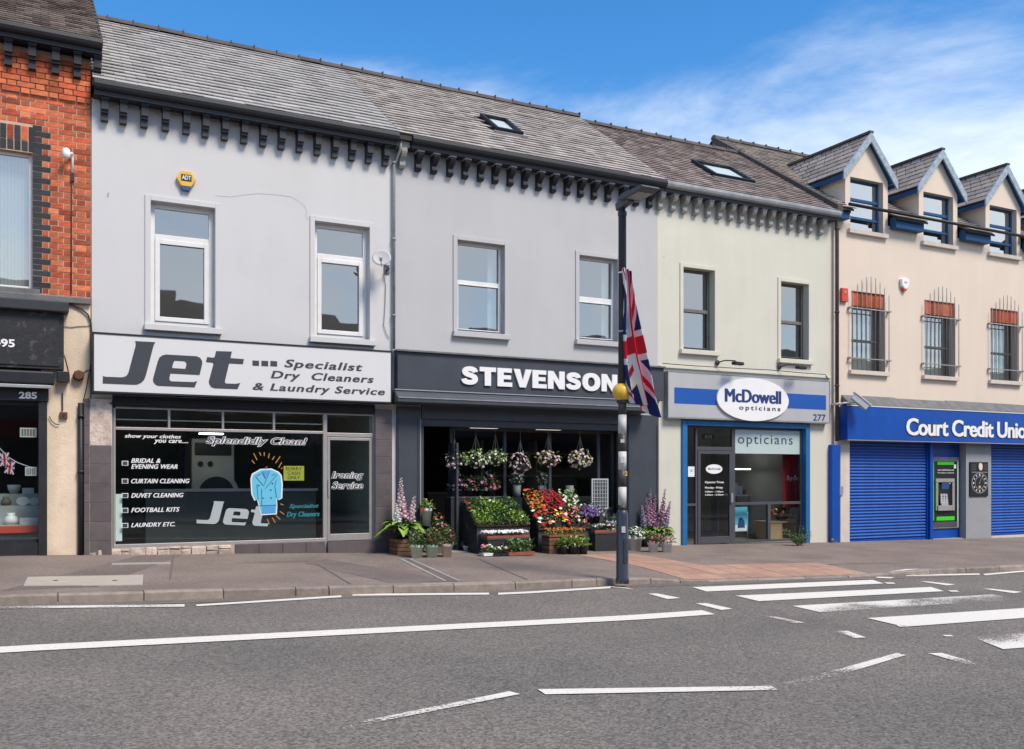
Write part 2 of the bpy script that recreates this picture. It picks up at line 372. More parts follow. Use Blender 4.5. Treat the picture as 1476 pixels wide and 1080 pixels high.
mat_asphalt('asphalt_road', (0.158, 0.148, 0.130), (0.212, 0.187, 0.163), 0.38, 0.62)
mat_asphalt('asphalt_pave', (0.205, 0.165, 0.140), (0.265, 0.215, 0.182), 0.9, 0.28)
mat_asphalt('asphalt_patch', (0.165, 0.135, 0.118), (0.205, 0.168, 0.148), 1.4, 0.28)
mat_asphalt('asphalt_gutter', (0.215, 0.185, 0.160), (0.165, 0.145, 0.130), 1.8, 0.25)

def mat_paint(name, wear, fadedir=None):
    """worn thermoplastic road paint: chips show the asphalt below; wear 0..1"""
    m = bpy.data.materials.new(name); m.use_nodes = True
    t = m.node_tree; b = t.nodes['Principled BSDF']; b.inputs['Roughness'].default_value = 0.8
    tcn = N(t, 'ShaderNodeTexCoord')
    n0 = N(t, 'ShaderNodeTexNoise'); n0.inputs['Scale'].default_value = 1.1; n0.inputs['Detail'].default_value = 3
    n1 = N(t, 'ShaderNodeTexNoise'); n1.inputs['Scale'].default_value = 42; n1.inputs['Detail'].default_value = 5; n1.inputs['Roughness'].default_value = 0.75
    L(t, tcn.outputs['Object'], n0.inputs['Vector']); L(t, tcn.outputs['Object'], n1.inputs['Vector'])
    at = N(t, 'ShaderNodeAttribute', attribute_name='wear')
    a0 = N(t, 'ShaderNodeMath', operation='MULTIPLY_ADD'); a0.inputs[1].default_value = 0.5; L(t, n0.outputs['Fac'], a0.inputs[0]); L(t, n1.outputs['Fac'], a0.inputs[2])
    a1 = N(t, 'ShaderNodeMath', operation='MULTIPLY_ADD'); a1.inputs[1].default_value = 0.62; L(t, at.outputs['Fac'], a1.inputs[0]); L(t, a0.outputs[0], a1.inputs[2])
    gt = N(t, 'ShaderNodeMapRange'); gt.inputs['From Min'].default_value = 1.06 - wear; gt.inputs['From Max'].default_value = 1.12 - wear
    L(t, a1.outputs[0], gt.inputs['Value'])
    rr = N(t, 'ShaderNodeMapRange'); rr.inputs['From Min'].default_value = 0.3; rr.inputs['From Max'].default_value = 0.7; rr.inputs['To Min'].default_value = 0.72; rr.inputs['To Max'].default_value = 1.06
    L(t, n1.outputs['Fac'], rr.inputs['Value'])
    mm = N(t, 'ShaderNodeMix', data_type='RGBA', blend_type='MULTIPLY'); mm.inputs[0].default_value = 1; mm.inputs[6].default_value = (0.82, 0.78, 0.69, 1)
    L(t, rr.outputs[0], mm.inputs[7]); L(t, mm.outputs[2], b.inputs['Base Color'])
    tr = N(t, 'ShaderNodeBsdfTransparent'); mix = N(t, 'ShaderNodeMixShader')
    o = t.nodes['Material Output']
    L(t, gt.outputs[0], mix.inputs[0]); L(t, b.outputs[0], mix.inputs[1]); L(t, tr.outputs[0], mix.inputs[2]); L(t, mix.outputs[0], o.inputs['Surface'])
    MATS[name] = m
mat_paint('road_paint', 0.08)
mat_paint('road_paint_worn', 0.2)

# ------------------------------------------------------------------ mesh helpers
class MB:
    def __init__(self): self.v = []; self.f = []; self.smooth = set()
    def quad(self, *p):
        n = len(self.v); self.v += [tuple(q) for q in p]; self.f.append(tuple(range(n, n + len(p)))); return self
    def box(self, x0, x1, y0, y1, z0, z1):
        if x0 > x1: x0, x1 = x1, x0
        if y0 > y1: y0, y1 = y1, y0
        if z0 > z1: z0, z1 = z1, z0
        return self.hexa([(x0, y0, z0), (x1, y0, z0), (x1, y1, z0), (x0, y1, z0), (x0, y0, z1), (x1, y0, z1), (x1, y1, z1), (x0, y1, z1)])
    def hexa(self, p):
        n = len(self.v); self.v += [tuple(q) for q in p]
        for f in ((0, 3, 2, 1), (4, 5, 6, 7), (0, 1, 5, 4), (1, 2, 6, 5), (2, 3, 7, 6), (3, 0, 4, 7)):
            self.f.append(tuple(n + i for i in f))
        return self
    def obox(self, c, ax, ay, az):
        c, ax, ay, az = map(Vector, (c, ax, ay, az))
        return self.hexa([c - ax - ay - az, c + ax - ay - az, c + ax + ay - az, c - ax + ay - az,
                          c - ax - ay + az, c + ax - ay + az, c + ax + ay + az, c - ax + ay + az])
    def bar(self, a, b, w, h=None, up=(0, 0, 1)):
        a, b = Vector(a), Vector(b); d = b - a; l = d.length
        if l < 1e-6: return self
        d /= l; s = d.cross(Vector(up))
        if s.length < 1e-4: s = d.cross(Vector((1, 0, 0)))
        s.normalize(); n = s.cross(d)
        return self.obox((a + b) / 2, d * (l / 2), s * (w / 2), n * ((h or w) / 2))
    def tube(self, path, r, n=8, cap=True, smooth=True):
        path = [Vector(p) for p in path]; rs = r if isinstance(r, (list, tuple)) else [r] * len(path)
        base = len(self.v); prev = None
        for i, p in enumerate(path):
            d = (path[min(i + 1, len(path) - 1)] - path[max(i - 1, 0)]).normalized()
            ref = prev if prev is not None else (Vector((0, 0, 1)) if abs(d.z) < 0.9 else Vector((1, 0, 0)))
            s = d.cross(ref).normalized(); q = s.cross(d).normalized(); prev = q
            for k in range(n):
                a = 2 * pi * k / n
                self.v.append(tuple(p + (s * cos(a) + q * sin(a)) * rs[i]))
        for i in range(len(path) - 1):
            for k in range(n):
                a = base + i * n + k; b = base + i * n + (k + 1) % n
                if smooth: self.smooth.add(len(self.f))
                self.f.append((a, b, b + n, a + n))
        if cap:
            self.f.append(tuple(base + k for k in reversed(range(n))))
            self.f.append(tuple(base + (len(path) - 1) * n + k for k in range(n)))
        return self
    def lathe(self, prof, c=(0, 0, 0), n=16, sx=1, sy=1, smooth=True, cap=True):
        base = len(self.v)
        for r, z in prof:
            for k in range(n):
                a = 2 * pi * k / n
                self.v.append((c[0] + r * cos(a) * sx, c[1] + r * sin(a) * sy, c[2] + z))
        for i in range(len(prof) - 1):
            for k in range(n):
                a = base + i * n + k; b = base + i * n + (k + 1) % n
                if smooth: self.smooth.add(len(self.f))
                self.f.append((a, b, b + n, a + n))
        if cap:
            self.f.append(tuple(base + k for k in reversed(range(n))))
            self.f.append(tuple(base + (len(prof) - 1) * n + k for k in range(n)))
        return self
    def sphere(self, c, r, n=12, m=8, sx=1, sy=1, sz=1):
        prof = [(r * sin(pi * i / m) + 1e-4, -r * cos(pi * i / m) * sz) for i in range(m + 1)]
        return self.lathe(prof, c, n, sx, sy)
    def prism(self, loops, fn, y0, y1):
        """loops of 2D points (outer, holes); fn maps (a,b,y)->xyz; extruded from y0 (front) to y1"""
        flat = [p for l in loops for p in l]
        tris = tessellate_polygon([[Vector((p[0], p[1], 0)) for p in l] for l in loops])
        n = len(self.v); k = len(flat)
        self.v += [tuple(fn(p[0], p[1], y0)) for p in flat] + [tuple(fn(p[0], p[1], y1)) for p in flat]
        for t in tris:
            self.f.append(tuple(n + i for i in t)); self.f.append(tuple(n + k + i for i in reversed(t)))
        o = 0
        for l in loops:
            for i in range(len(l)):
                a = o + i; b = o + (i + 1) % len(l)
                self.f.append((n + a, n + b, n + k + b, n + k + a))
            o += len(l)
        return self
    def mesh(self, name):
        me = bpy.data.meshes.new(name); me.from_pydata(self.v, [], self.f); me.update()
        if self.smooth:
            fl = [False] * len(self.f)
            for i in self.smooth: fl[i] = True
            me.polygons.foreach_set('use_smooth', fl)
        return me
    def fixn(self, me):
        bm = bmesh.new(); bm.from_mesh(me); bmesh.ops.recalc_face_normals(bm, faces=bm.faces); bm.to_mesh(me); bm.free()
    def build(self, name, m, parent=None, bevel=0, fix=False):
        me = self.mesh(name)
        if fix: self.fixn(me)
        return obj(name, me, m, parent, bevel)
def obj(name, me, m, parent=None, bevel=0):
    if m is not None and not me.materials: me.materials.append(MATS[m] if isinstance(m, str) else m)
    o = bpy.data.objects.new(name, me); COL.objects.link(o)
    if parent is not None: adopt(o, parent)
    if bevel:
        b = o.modifiers.new('bevel', 'BEVEL'); b.width = bevel; b.segments = 2; b.limit_method = 'ANGLE'
    return o
def wt(o):
    return Vector((0, 0, 0)) if o is None else wt(o.parent) + o.matrix_parent_inverse.translation + Vector(o.location)
def adopt(o, parent):
    """o is built in world coordinates; keep it there under its parent (translations only)"""
    o.parent = parent
    o.matrix_parent_inverse = Matrix.Translation(-wt(parent))
def tag(o, label=None, cat=None, group=None, kind=None):
    if label: o['label'] = label
    if cat: o['category'] = cat
    if group: o['group'] = group
    if kind: o['kind'] = kind
    return o
def thing(name, label, cat, loc=(0, 0, 0), group=None):
    o = bpy.data.objects.new(name, None); COL.objects.link(o); o.location = loc; o.empty_display_size = 0.2
    return tag(o, label, cat, group)
def kid(o, parent, loc=None):
    """o in the parent's local coordinates"""
    o.parent = parent
    if loc is not None: o.location = loc
    return o
def copy_tree(o, parent=None):
    c = o.copy(); COL.objects.link(c)
    if parent is not None: c.parent = parent
    for ch in list(o.children): copy_tree(ch, c)
    return c

def wall_mesh(x0, x1, z0, z1, y0, y1, holes):
    """front wall with rectangular openings: clean faces + reveals"""
    xs = sorted({x0, x1, *[h[0] for h in holes], *[h[1] for h in holes]}); xs = [x for x in xs if x0 <= x <= x1]
    zs = sorted({z0, z1, *[h[2] for h in holes], *[h[3] for h in holes]}); zs = [z for z in zs if z0 <= z <= z1]
    def solid(i, j):
        if i < 0 or j < 0 or i >= len(xs) - 1 or j >= len(zs) - 1: return False
        cx, cz = (xs[i] + xs[i + 1]) / 2, (zs[j] + zs[j + 1]) / 2
        return not any(h[0] < cx < h[1] and h[2] < cz < h[3] for h in holes)
    b = MB()
    for i in range(len(xs) - 1):
        for j in range(len(zs) - 1):
            if not solid(i, j): continue
            a, c, e, g = xs[i], xs[i + 1], zs[j], zs[j + 1]
            b.quad((a, y0, e), (c, y0, e), (c, y0, g), (a, y0, g))
            b.quad((c, y1, e), (a, y1, e), (a, y1, g), (c, y1, g))
            if not solid(i - 1, j): b.quad((a, y1, e), (a, y0, e), (a, y0, g), (a, y1, g))
            if not solid(i + 1, j): b.quad((c, y0, e), (c, y1, e), (c, y1, g), (c, y0, g))
            if not solid(i, j - 1): b.quad((a, y1, e), (c, y1, e), (c, y0, e), (a, y0, e))
            if not solid(i, j + 1): b.quad((a, y0, g), (c, y0, g), (c, y1, g), (a, y1, g))
    return b

def text_mesh(s, x0, x1, z0, z1, y, depth=0.004, bold=0.0, shear=0.0, spacing=1.0, face=-1, res=3, fat=0.0):
    """solid lettering filling the given box on a plane of constant y (face -1: read from -y)"""
    cu = bpy.data.curves.new('text', 'FONT'); cu.body = s; cu.size = 1; cu.offset = bold; cu.shear = shear
    cu.space_character = spacing; cu.extrude = 0.5; cu.resolution_u = res
    o = bpy.data.objects.new('text', cu); COL.objects.link(o)
    bpy.context.view_layer.update()
    dg = bpy.context.evaluated_depsgraph_get()
    me = bpy.data.meshes.new_from_object(o.evaluated_get(dg))
    COL.objects.unlink(o); bpy.data.objects.remove(o)
    me.materials.clear()
    xs = [v.co.x for v in me.vertices]; ys = [v.co.y for v in me.vertices]
    a, b, c, d = min(xs), max(xs), min(ys), max(ys)
    for v in me.vertices:
        X = (v.co.x - a) / (b - a); Z = (v.co.y - c) / (d - c); q = v.co.z + 0.5
        if face < 0: v.co = (x0 + (x1 - x0) * X, y - depth * q, z0 + (z1 - z0) * Z)
        else: v.co = (x1 - (x1 - x0) * X, y + depth * q, z0 + (z1 - z0) * Z)
    me.update()
    if fat:                                   # heavier strokes: copies set beside each other, each a hair proud of the last
        V = [tuple(v.co) for v in me.vertices]; P = [tuple(p.vertices) for p in me.polygons]; k = len(V); vs = []; fs = []
        for i, o in enumerate((0, -fat, fat)):
            sh = o * (z1 - z0)
            vs += [(v[0] + sh, v[1] + face * .0006 * i, v[2]) for v in V]; fs += [tuple(q + i * k for q in p) for p in P]
        me = bpy.data.meshes.new('text'); me.from_pydata(vs, [], fs); me.update()
    return me
def text(name, s, box, y, m, parent, depth=0.004, bold=0.0, shear=0.0, spacing=1.0, outline=None, ow=0.02, fat=0.0):
    """box = (u_left, v_top, u_right, v_bottom) of the photo, heights taken at the left end"""
    u0, v0, u1, v1 = box
    x0, x1 = ux(u0, y), ux(u1, y); um = (u0 + u1) / 2
    z1, z0 = uz(u0, v0, y), uz(u0, v1, y)
    if outline:
        g = (z1 - z0) * 0.05
        o2 = obj(name, text_mesh(s, x0 - g, x1 + g, z0 - g, z1 + g, y, depth, bold + ow, shear, spacing, fat=fat), outline, parent)
        y -= depth * 1.6
    return obj(name, text_mesh(s, x0, x1, z0, z1, y, depth, bold, shear, spacing, fat=fat), m, parent)
def split_letters(me):
    """split lettering into islands -> list of meshes, left to right"""
    bm = bmesh.new(); bm.from_mesh(me); bmesh.ops.remove_doubles(bm, verts=bm.verts, dist=1e-4); bm.verts.index_update()
    seen = set(); res = []
    bm.verts.ensure_lookup_table()
    for v in bm.verts:
        if v.index in seen: continue
        st = [v]; seen.add(v.index); grp = []
        while st:
            w = st.pop(); grp.append(w.index)
            for e in w.link_edges:
                q = e.other_vert(w)
                if q.index not in seen: seen.add(q.index); st.append(q)
        res.append(grp)
    outm = []
    for grp in res:
        s = {g: i for i, g in enumerate(grp)}
        vs = [tuple(bm.verts[g].co) for g in grp]
        fs = [tuple(s[v.index] for v in f.verts) for f in bm.faces if f.verts[0].index in s]
        m2 = bpy.data.meshes.new('letter'); m2.from_pydata(vs, [], fs); m2.update(); outm.append((min(p[0] for p in vs), m2))
    bm.free()
    return [m for _, m in sorted(outm, key=lambda q: q[0])]

# ================================================================== THE SETTING
def kerb_y(x):
    P = [(-60, -4.5), (7.8, -4.5), (9.6, -4.72), (13.4, -5.06), (60, -5.05)]
    for (a, ya), (b, yb) in zip(P, P[1:]):
        if x <= b: return ya + (yb - ya) * (x - a) / (b - a)
    return P[-1][1]
def drop(x):
    """how far the kerb is lowered at the crossing: 0..1"""
    if x < 8.0 or x > 13.3: return 0.0
    if x < 9.0: return (x - 8.0)
    if x > 12.5: return (13.3 - x) / 0.8
    return 1.0
XS = [-60, -40, -20, -12, -8, -5, -3, -2, -1, 0, 1, 2, 3, 4, 5, 6, 7, 7.5, 8, 8.25, 8.5, 8.75, 9, 9.5, 10, 10.5, 11, 11.5, 12, 12.25, 12.5, 12.75, 13, 13.3, 14, 15, 16, 17, 18, 20, 23, 26, 30, 40, 60]
# road: one sheet to beyond the picture
b = MB()
for xa, xb in zip(XS, XS[1:]):
    b.quad((xa, -14.6, zroad(xa)), (xb, -14.6, zroad(xb)), (xb, kerb_y(xb) + .02, zroad(xb)), (xa, kerb_y(xa) + .02, zroad(xa)))
road = tag(b.build('road', 'asphalt_road'), kind='structure')
# footway: falls 2 percent to the kerb and dips at the crossing
def zfoot(x, y):
    ky = kerb_y(x) + 0.13
    t = max(0.0, min(1.0, 1 - (y - ky) / 1.3))
    return zpave(x, y) - 0.075 * drop(x) * t
b = MB()
for xa, xb in zip(XS, XS[1:]):
    for i in range(8):
        def yy(x, i):
            k = kerb_y(x) + 0.13
            return [k, k + .3, k + .65, k + 1.0, k + 1.3, k + 2.2, -1.0, 0.0, 0.35][i]
        p = [(xa, yy(xa, i)), (xb, yy(xb, i)), (xb, yy(xb, i + 1)), (xa, yy(xa, i + 1))]
        b.quad(*[(x, y, zfoot(x, y)) for x, y in p])
footway = tag(b.build('footway', 'asphalt_pave'), kind='structure')
b = MB().box(-60, 60, 6, 60, -1.2, -0.9)
tag(b.build('ground', 'asphalt_pave'), kind='structure')
# kerb stones, each a stone of its own
kerb = tag(MB().quad(*[(x, y, z) for x, y, z in [(-40, -4.4, -.6), (-40, -4.45, -.6), (40, -5.0, -1.6), (40, -4.95, -1.6)]]).build('kerb', 'kerbstone'), kind='structure')
x = -2.3; i = 0
while x < 26:
    ln = 0.9 + rnd.uniform(-.05, .05)
    if i in (6, 11): ln = 0.42
    if 8 <= x < 8.9: ln = 0.5
    x1 = x + ln - 0.012
    jz = rnd.uniform(-.004, .004); jy = rnd.uniform(-.006, .006)
    k = MB()
    def P(xx, yo, top):
        y = kerb_y(xx) + yo + jy
        zt = zpave(xx, y) - 0.075 * drop(xx) + 0.004 + jz
        return (xx, y, zt if top == 1 else zroad(xx) - .1)
    def chamf(xx):
        y = kerb_y(xx) + jy
        return zpave(xx, y) - 0.075 * drop(xx) + 0.004 + jz
    prof = lambda xx: [(xx, kerb_y(xx) + jy + .128, zroad(xx) - .1), (xx, kerb_y(xx) + jy, zroad(xx) - .1), (xx, kerb_y(xx) + jy + .004, chamf(xx) - .022), (xx, kerb_y(xx) + jy + .024, chamf(xx)), (xx, kerb_y(xx) + jy + .128, chamf(xx))]
    A, B = prof(x), prof(x1)
    n = len(k.v); k.v += A + B
    for q in range(5): k.f.append((n + q, n + (q + 1) % 5, n + 5 + (q + 1) % 5, n + 5 + q))
    k.f.append((n + 4, n + 3, n + 2, n + 1, n)); k.f.append((n + 5, n + 6, n + 7, n + 8, n + 9))
    k.build('kerb_stone', 'kerbstone', kerb, fix=True)
    x += ln; i += 1
# dusty strip in the gutter of the road
b = MB()
for xa, xb in zip(XS, XS[1:]):
    if xa < -20 or xb > 30: continue
    b.quad(*[(x, y, zroad(x) + .004) for x, y in [(xa, kerb_y(xa) - .30), (xb, kerb_y(xb) - .30), (xb, kerb_y(xb) + .02), (xa, kerb_y(xa) + .02)]])
b.build('gutter_strip', 'asphalt_gutter', road)

def marking(name, px, m, wear=(0, 0, 0, 0), dz=0.008):
    """painted marking: quad of the photo laid on the road; subdivided, with a wear value at each corner"""
    p = [on_ground(u, v, -0.2) for u, v in px]
    nu, nv = 24, 3
    vs = []; fs = []; ws = []
    for j in range(nv + 1):
        for i in range(nu + 1):
            s, t = i / nu, j / nv
            q = (p[0] * (1 - s) + p[1] * s) * (1 - t) + (p[3] * (1 - s) + p[2] * s) * t
            vs.append((q.x, q.y, zroad(q.x) + dz)); ws.append((wear[0] * (1 - s) + wear[1] * s) * (1 - t) + (wear[3] * (1 - s) + wear[2] * s) * t)
    for j in range(nv):
        for i in range(nu):
            a = j * (nu + 1) + i; fs.append((a + nu + 1, a + nu + 2, a + 1, a))
    me = bpy.data.meshes.new(name); me.from_pydata(vs, [], fs)
    at = me.attributes.new('wear', 'FLOAT', 'POINT'); at.data.foreach_set('value', ws)
    me.update()
    return obj(name, me, m, road)
RP, RW = 'road_paint', 'road_paint_worn'
# edge lines beside the kerb
marking('edge_line', [(-60, 877), (266, 872.0), (266, 875.5), (-60, 880)], RW, (.25, .1, .1, .3))
marking('edge_line', [(283, 872.5), (492, 859.2), (492, 861.8), (283, 875)], RP)
marking('edge_line', [(508, 857.0), (705, 855.3), (705, 858), (508, 859.6)], RP)
marking('edge_line', [(718, 855.5), (880, 846.2), (880, 848.8), (718, 858.2)], RP)
marking('edge_line', [(872, 845), (905, 848.2), (914, 850.3), (884, 847.3)], RP)
marking('edge_line', [(1265, 832), (1290, 833), (1284, 834.6), (1262, 833.4)], RP)
marking('edge_line', [(1306, 829.3), (1412, 827.3), (1412, 829.3), (1306, 831.2)], RP)
marking('edge_line', [(1417, 828), (1480, 822.8), (1480, 824.6), (1420, 830)], RP)
# long lane line and the warning line
marking('lane_line', [(-80, 938.5), (1012, 880.5), (1031, 886.5), (-80, 947.5)], RP, (.04, 0, 0, .04))
marking('hazard_line', [(372, 1072), (734, 998), (750, 1002), (372, 1076)], RW, (.55, 0, 0, .55))
marking('hazard_line', [(775, 995), (1112, 990.3), (1121, 996), (786, 1002.5)], RP, (0, .42, .4, 0))
marking('hazard_line', [(1128, 986), (1292, 942.5), (1306, 945.5), (1146, 991)], RW, (.40, 0, 0, .45))
marking('hazard_line', [(1338, 943), (1358, 942.5), (1432, 964), (1408, 963)], RW, (0, 0, .5, .5))
# crossing stripes
marking('zebra_stripe', [(998, 847.2), (1258, 836.6), (1274, 842.0), (1018, 853.5)], RP)
marking('zebra_stripe', [(1060, 859.5), (1342, 847.0), (1361, 853.0), (1094, 867.5)], RP)
marking('zebra_stripe', [(1142, 874.3), (1432, 857.8), (1472, 865.0), (1182, 883.5)], RW, (0, .10, .36, .22))
marking('zebra_stripe', [(1250, 892.0), (1500, 876.0), (1500, 890.0), (1304, 904.5)], RP, (0, 0, .12, .12))
marking('zebra_stripe', [(1398, 918.0), (1560, 908.0), (1560, 928.0), (1446, 937.0)], RW, (.34, .25, 0, .05))
# dashes that border the crossing
for q, w in [([(934, 856.5), (947, 856.3), (981, 863), (962, 864.5)], 0), ([(1003, 871.0), (1018, 870.3), (1056, 878.5), (1040, 880.3)], 0),
             ([(1098, 888.0), (1120, 890.5), (1160, 898.5), (1142, 899.5)], .30), ([(1200, 910.5), (1222, 910.5), (1248, 920), (1232, 921)], .36),
             ([(1327, 839.0), (1336, 838.8), (1377, 843.2), (1366, 844.8)], 0), ([(1417, 849.5), (1428, 849.3), (1473, 854.0), (1462, 856.0)], 0)]:
    marking('crossing_dash', q, RW if w else RP, (w, 0, 0, w) if w else (0, 0, 0, 0))
for u, v in [(1366, 917.5), (1282, 841.3), (1374, 852.8), (1300, 903.5)]:
    marking('road_stud', [(u - 8, v - 1), (u + 5, v - 1), (u + 9, v + 1), (u - 3, v + 1)], RP)

# footway details: red paving at the crossing, covers, patches
def foot_quad(px, dz, nu=1, nv=1):
    p = [pave(u, v) for u, v in px]
    return p
tact = tag(MB().quad(*[(q.x, q.y, zfoot(q.x, q.y) + .0015) for q in [pave(960, 819), pave(1120, 822), pave(1118, 824), pave(958, 821)]]).build('tactile_paving', 'tactile_red'), kind='structure')
def slab(x0, x1, y0f, y1f, m='tactile_red', parent=tact, name='paving_slab', h=.006, g=.006):
    s = MB()
    pts = []
    for (x, yf) in ((x0 + g, y0f), (x1 - g, y0f), (x1 - g, y1f), (x0 + g, y1f)):
        y = yf(x) if callable(yf) else yf
        pts.append((x, y, zfoot(x, y)))
    s.hexa([(p[0], p[1], p[2] - .03) for p in pts] + [(p[0], p[1], p[2] + h) for p in pts])
    return s.build(name, m, parent)
# strip along the kerb (tactile flags) and the stem running back to the shops
X0 = 8.95
for i in range(9):
    for j in range(3):
        ya = (lambda x, j=j: kerb_y(x) + .14 + j * .4 + .006); yb = (lambda x, j=j: kerb_y(x) + .14 + (j + 1) * .4 - .006)
        slab(X0 + i * .4, X0 + (i + 1) * .4, ya, yb, h=.006 + rnd.uniform(0, .003))
for j in range(5):
    for i in range(3):
        ya = (lambda x, j=j: kerb_y(x) + 1.34 + j * .4 + .006); yb = (lambda x, j=j: min(kerb_y(x) + 1.34 + (j + 1) * .4 - .006, -.9))
        slab(X0 + i * .4 , X0 + (i + 1) * .4, ya, yb, h=.006 + rnd.uniform(0, .003))
def lay(name, px, m, dz=.004, parent=footway, cat=None, kind=None, th=0.0):
    p = [pave(u, v) for u, v in px]
    p = [(q.x, q.y, zfoot(q.x, q.y) + dz) for q in p]
    s = MB()
    if th: s.hexa([(q[0], q[1], q[2] - th) for q in p] + p)
    else: s.quad(*p)
    return s.build(name, m, parent)
acc = thing('access_cover', 'cream two-plate access cover set in the footway by the kerb', 'access cover', pave(120, 838))
for u0, u1 in ((34, 120), (121, 205.5)):
    p = lay('cover_plate', [(u0 - (2 if u0 > 100 else 0) , 845), (u1, 843.5 if u1 > 130 else 844.5), (u1 + (1 if u1 > 130 else 0), 829.5 if u1 > 130 else 831), (u0 + (6 if u0 < 100 else -1), 832.5 if u0 < 100 else 831)], 'cover_cream', .008, None, th=.03)
    adopt(p, acc)
for u in (80, 165):
    q = pave(u, 838); adopt(MB().lathe([(.03, 0), (.03, .003)], (q.x, q.y, zfoot(q.x, q.y) + .009), 10).build('lifting_hole', 'cable', None), acc)
p = lay('small_cover', [(161, 815), (246, 813), (246, 810.5), (161, 812)], 'slab_pale', .005, None, th=.02)
tag(p, 'narrow pale cover strip in the footway below the dry cleaner window', 'access cover')
# trench reinstatements and joints in the asphalt
lay('trench_patch', [(0, 852), (140, 846), (262, 800), (200, 801)], 'asphalt_patch', .003)
lay('trench_patch', [(470, 806), (660, 838), (560, 840), (440, 812)], 'asphalt_patch', .003)
for px in ([(575, 806), (640, 838), (644, 838), (581, 806)], [(589, 806), (661, 838), (665, 838), (593, 806)]):
    lay('channel_edge', px, 'slab_pale', .006)
lay('drain_channel', [(581, 806), (644, 838), (661, 838), (589, 806)], 'channel', .005)
for a, bb in (((245, 835), (250, 800)), ((455, 812), (505, 842)), ((340, 812), (470, 809)), ((690, 806), (760, 836)), ((1010, 800), (1190, 806)), ((1010, 815), (1300, 812))):
    p, q = pave(*a), pave(*bb)
    b = MB(); n = 8; d = (q - p); s = Vector((-d.y, d.x, 0)).normalized() * .012
    for i in range(n):
        e, f = p + d * (i / n), p + d * ((i + 1) / n)
        b.quad(*[(w.x, w.y, zfoot(w.x, w.y) + .0055) for w in (e - s, f - s, f + s, e + s)])
    b.build('asphalt_joint', 'channel', footway)
# pale marble threshold strip in front of the florist
p = MB().box(ux(634), ux(905), -.12, .25, zg(8) - .1, 0).v
xa, xb = ux(612), ux(905)
s = MB().hexa([(xa, -.30, zfoot(xa, -.3) - .05), (xb, -.30, zfoot(xb, -.3) - .05), (xb, .3, zfoot(xb, .3) - .05), (xa, .3, zfoot(xa, .3) - .05),
               (xa, -.30, zfoot(xa, -.3) + .012), (xb, -.30, zfoot(xb, -.3) + .012), (xb, .3, zfoot(xb, .3) + .012), (xa, .3, zfoot(xa, .3) + .012)])
s.build('threshold_slab', 'slab_pale', footway)
# the other side of the street, where the photographer stands
b = MB()
for xa, xb in zip(XS, XS[1:]):
    za, zb = zroad(xa) + .11, zroad(xb) + .11
    b.quad((xa, -22, za + .06), (xb, -22, zb + .06), (xb, -14.6, zb), (xa, -14.6, za))
    b.quad((xa, -14.6, za), (xb, -14.6, zb), (xb, -14.6, zb - .15), (xa, -14.6, za - .15))
tag(b.build('opposite_footway', 'asphalt_pave'), kind='structure')

# ================================================================== HOUSES
EAVE_Y, EAVE_Z, RIDGE_Y = -0.28, 7.60, 3.2
RIDGE_Z = 10.08
def slates(roof, x0, x1, y0, z0, y1, z1, m, gauge=.185, width=.30, holes=(), name='slates'):
    """slating laid in courses, one mesh; holes = [(x0,x1,s0,s1)] in metres along the slope"""
    d = Vector((0, y1 - y0, z1 - z0)); ln = d.length; d /= ln; nrm = Vector((0, -d.z, d.y))
    b = MB(); rows = int(ln / gauge); g = ln / rows
    for r in range(rows):
        x = x0 - (width / 2 if r % 2 else 0)
        while x < x1 - 1e-4:
            a, c = max(x, x0), min(x + width, x1); x += width
            if c - a < .04: continue
            s0, s1 = r * g - .012, min(r * g + g * 1.2, ln)
            cx = (a + c) / 2; cs = (r + .5) * g
            if any(h[0] - .02 < cx < h[1] + .02 and h[2] < cs < h[3] for h in holes): continue
            j = rnd.uniform(-.004, .004); t0 = .036 + rnd.uniform(-.003, .006); t1 = .006
            p = lambda xx, s, n: Vector((xx, y0, z0)) + d * s + nrm * n
            a += .0025; c -= .0025
            b.hexa([p(a, s0 + j, t0 - .016), p(c, s0 + j, t0 - .016), p(c, s1, t1 - .012), p(a, s1, t1 - .012),
                    p(a, s0 + j, t0), p(c, s0 + j, t0), p(c, s1, t1), p(a, s1, t1)])
    o = b.build(name, m, roof); o['kind'] = 'stuff'
    return o
RIDGE_ME = None
def ridge_tiles(roof, x0, x1, y, z):
    global RIDGE_ME
    ln = .45; n = max(1, round((x1 - x0) / ln)); w = (x1 - x0) / n
    if RIDGE_ME is None:
        b = MB(); R = .105; k = 8
        pts = [(R * cos(pi * i / k), R * sin(pi * i / k)) for i in range(k + 1)]
        for i in range(k):
            (a, c), (e, f) = pts[i], pts[i + 1]
            b.smooth.add(len(b.f)); b.quad((-.222, a, c), (-.222, e, f), (.222, e, f), (.222, a, c))
        for sx in (-.222, .222): b.quad(*[(sx, a, c) for a, c in (pts if sx < 0 else pts[::-1])])
        b.box(.205, .226, -.110, .110, -.008, .108)
        RIDGE_ME = b.mesh('ridge_tile'); RIDGE_ME.materials.append(MATS['ridge'])
    for i in range(n):
        o = bpy.data.objects.new('ridge_tile', RIDGE_ME); COL.objects.link(o); o.parent = roof
        o.location = (x0 + (i + .5) * w, y, z - .06 + rnd.uniform(-.006, .006)); o.rotation_euler = (0, rnd.uniform(-.008, .008), 0)
        o.scale = (w / .45, 1, 1)
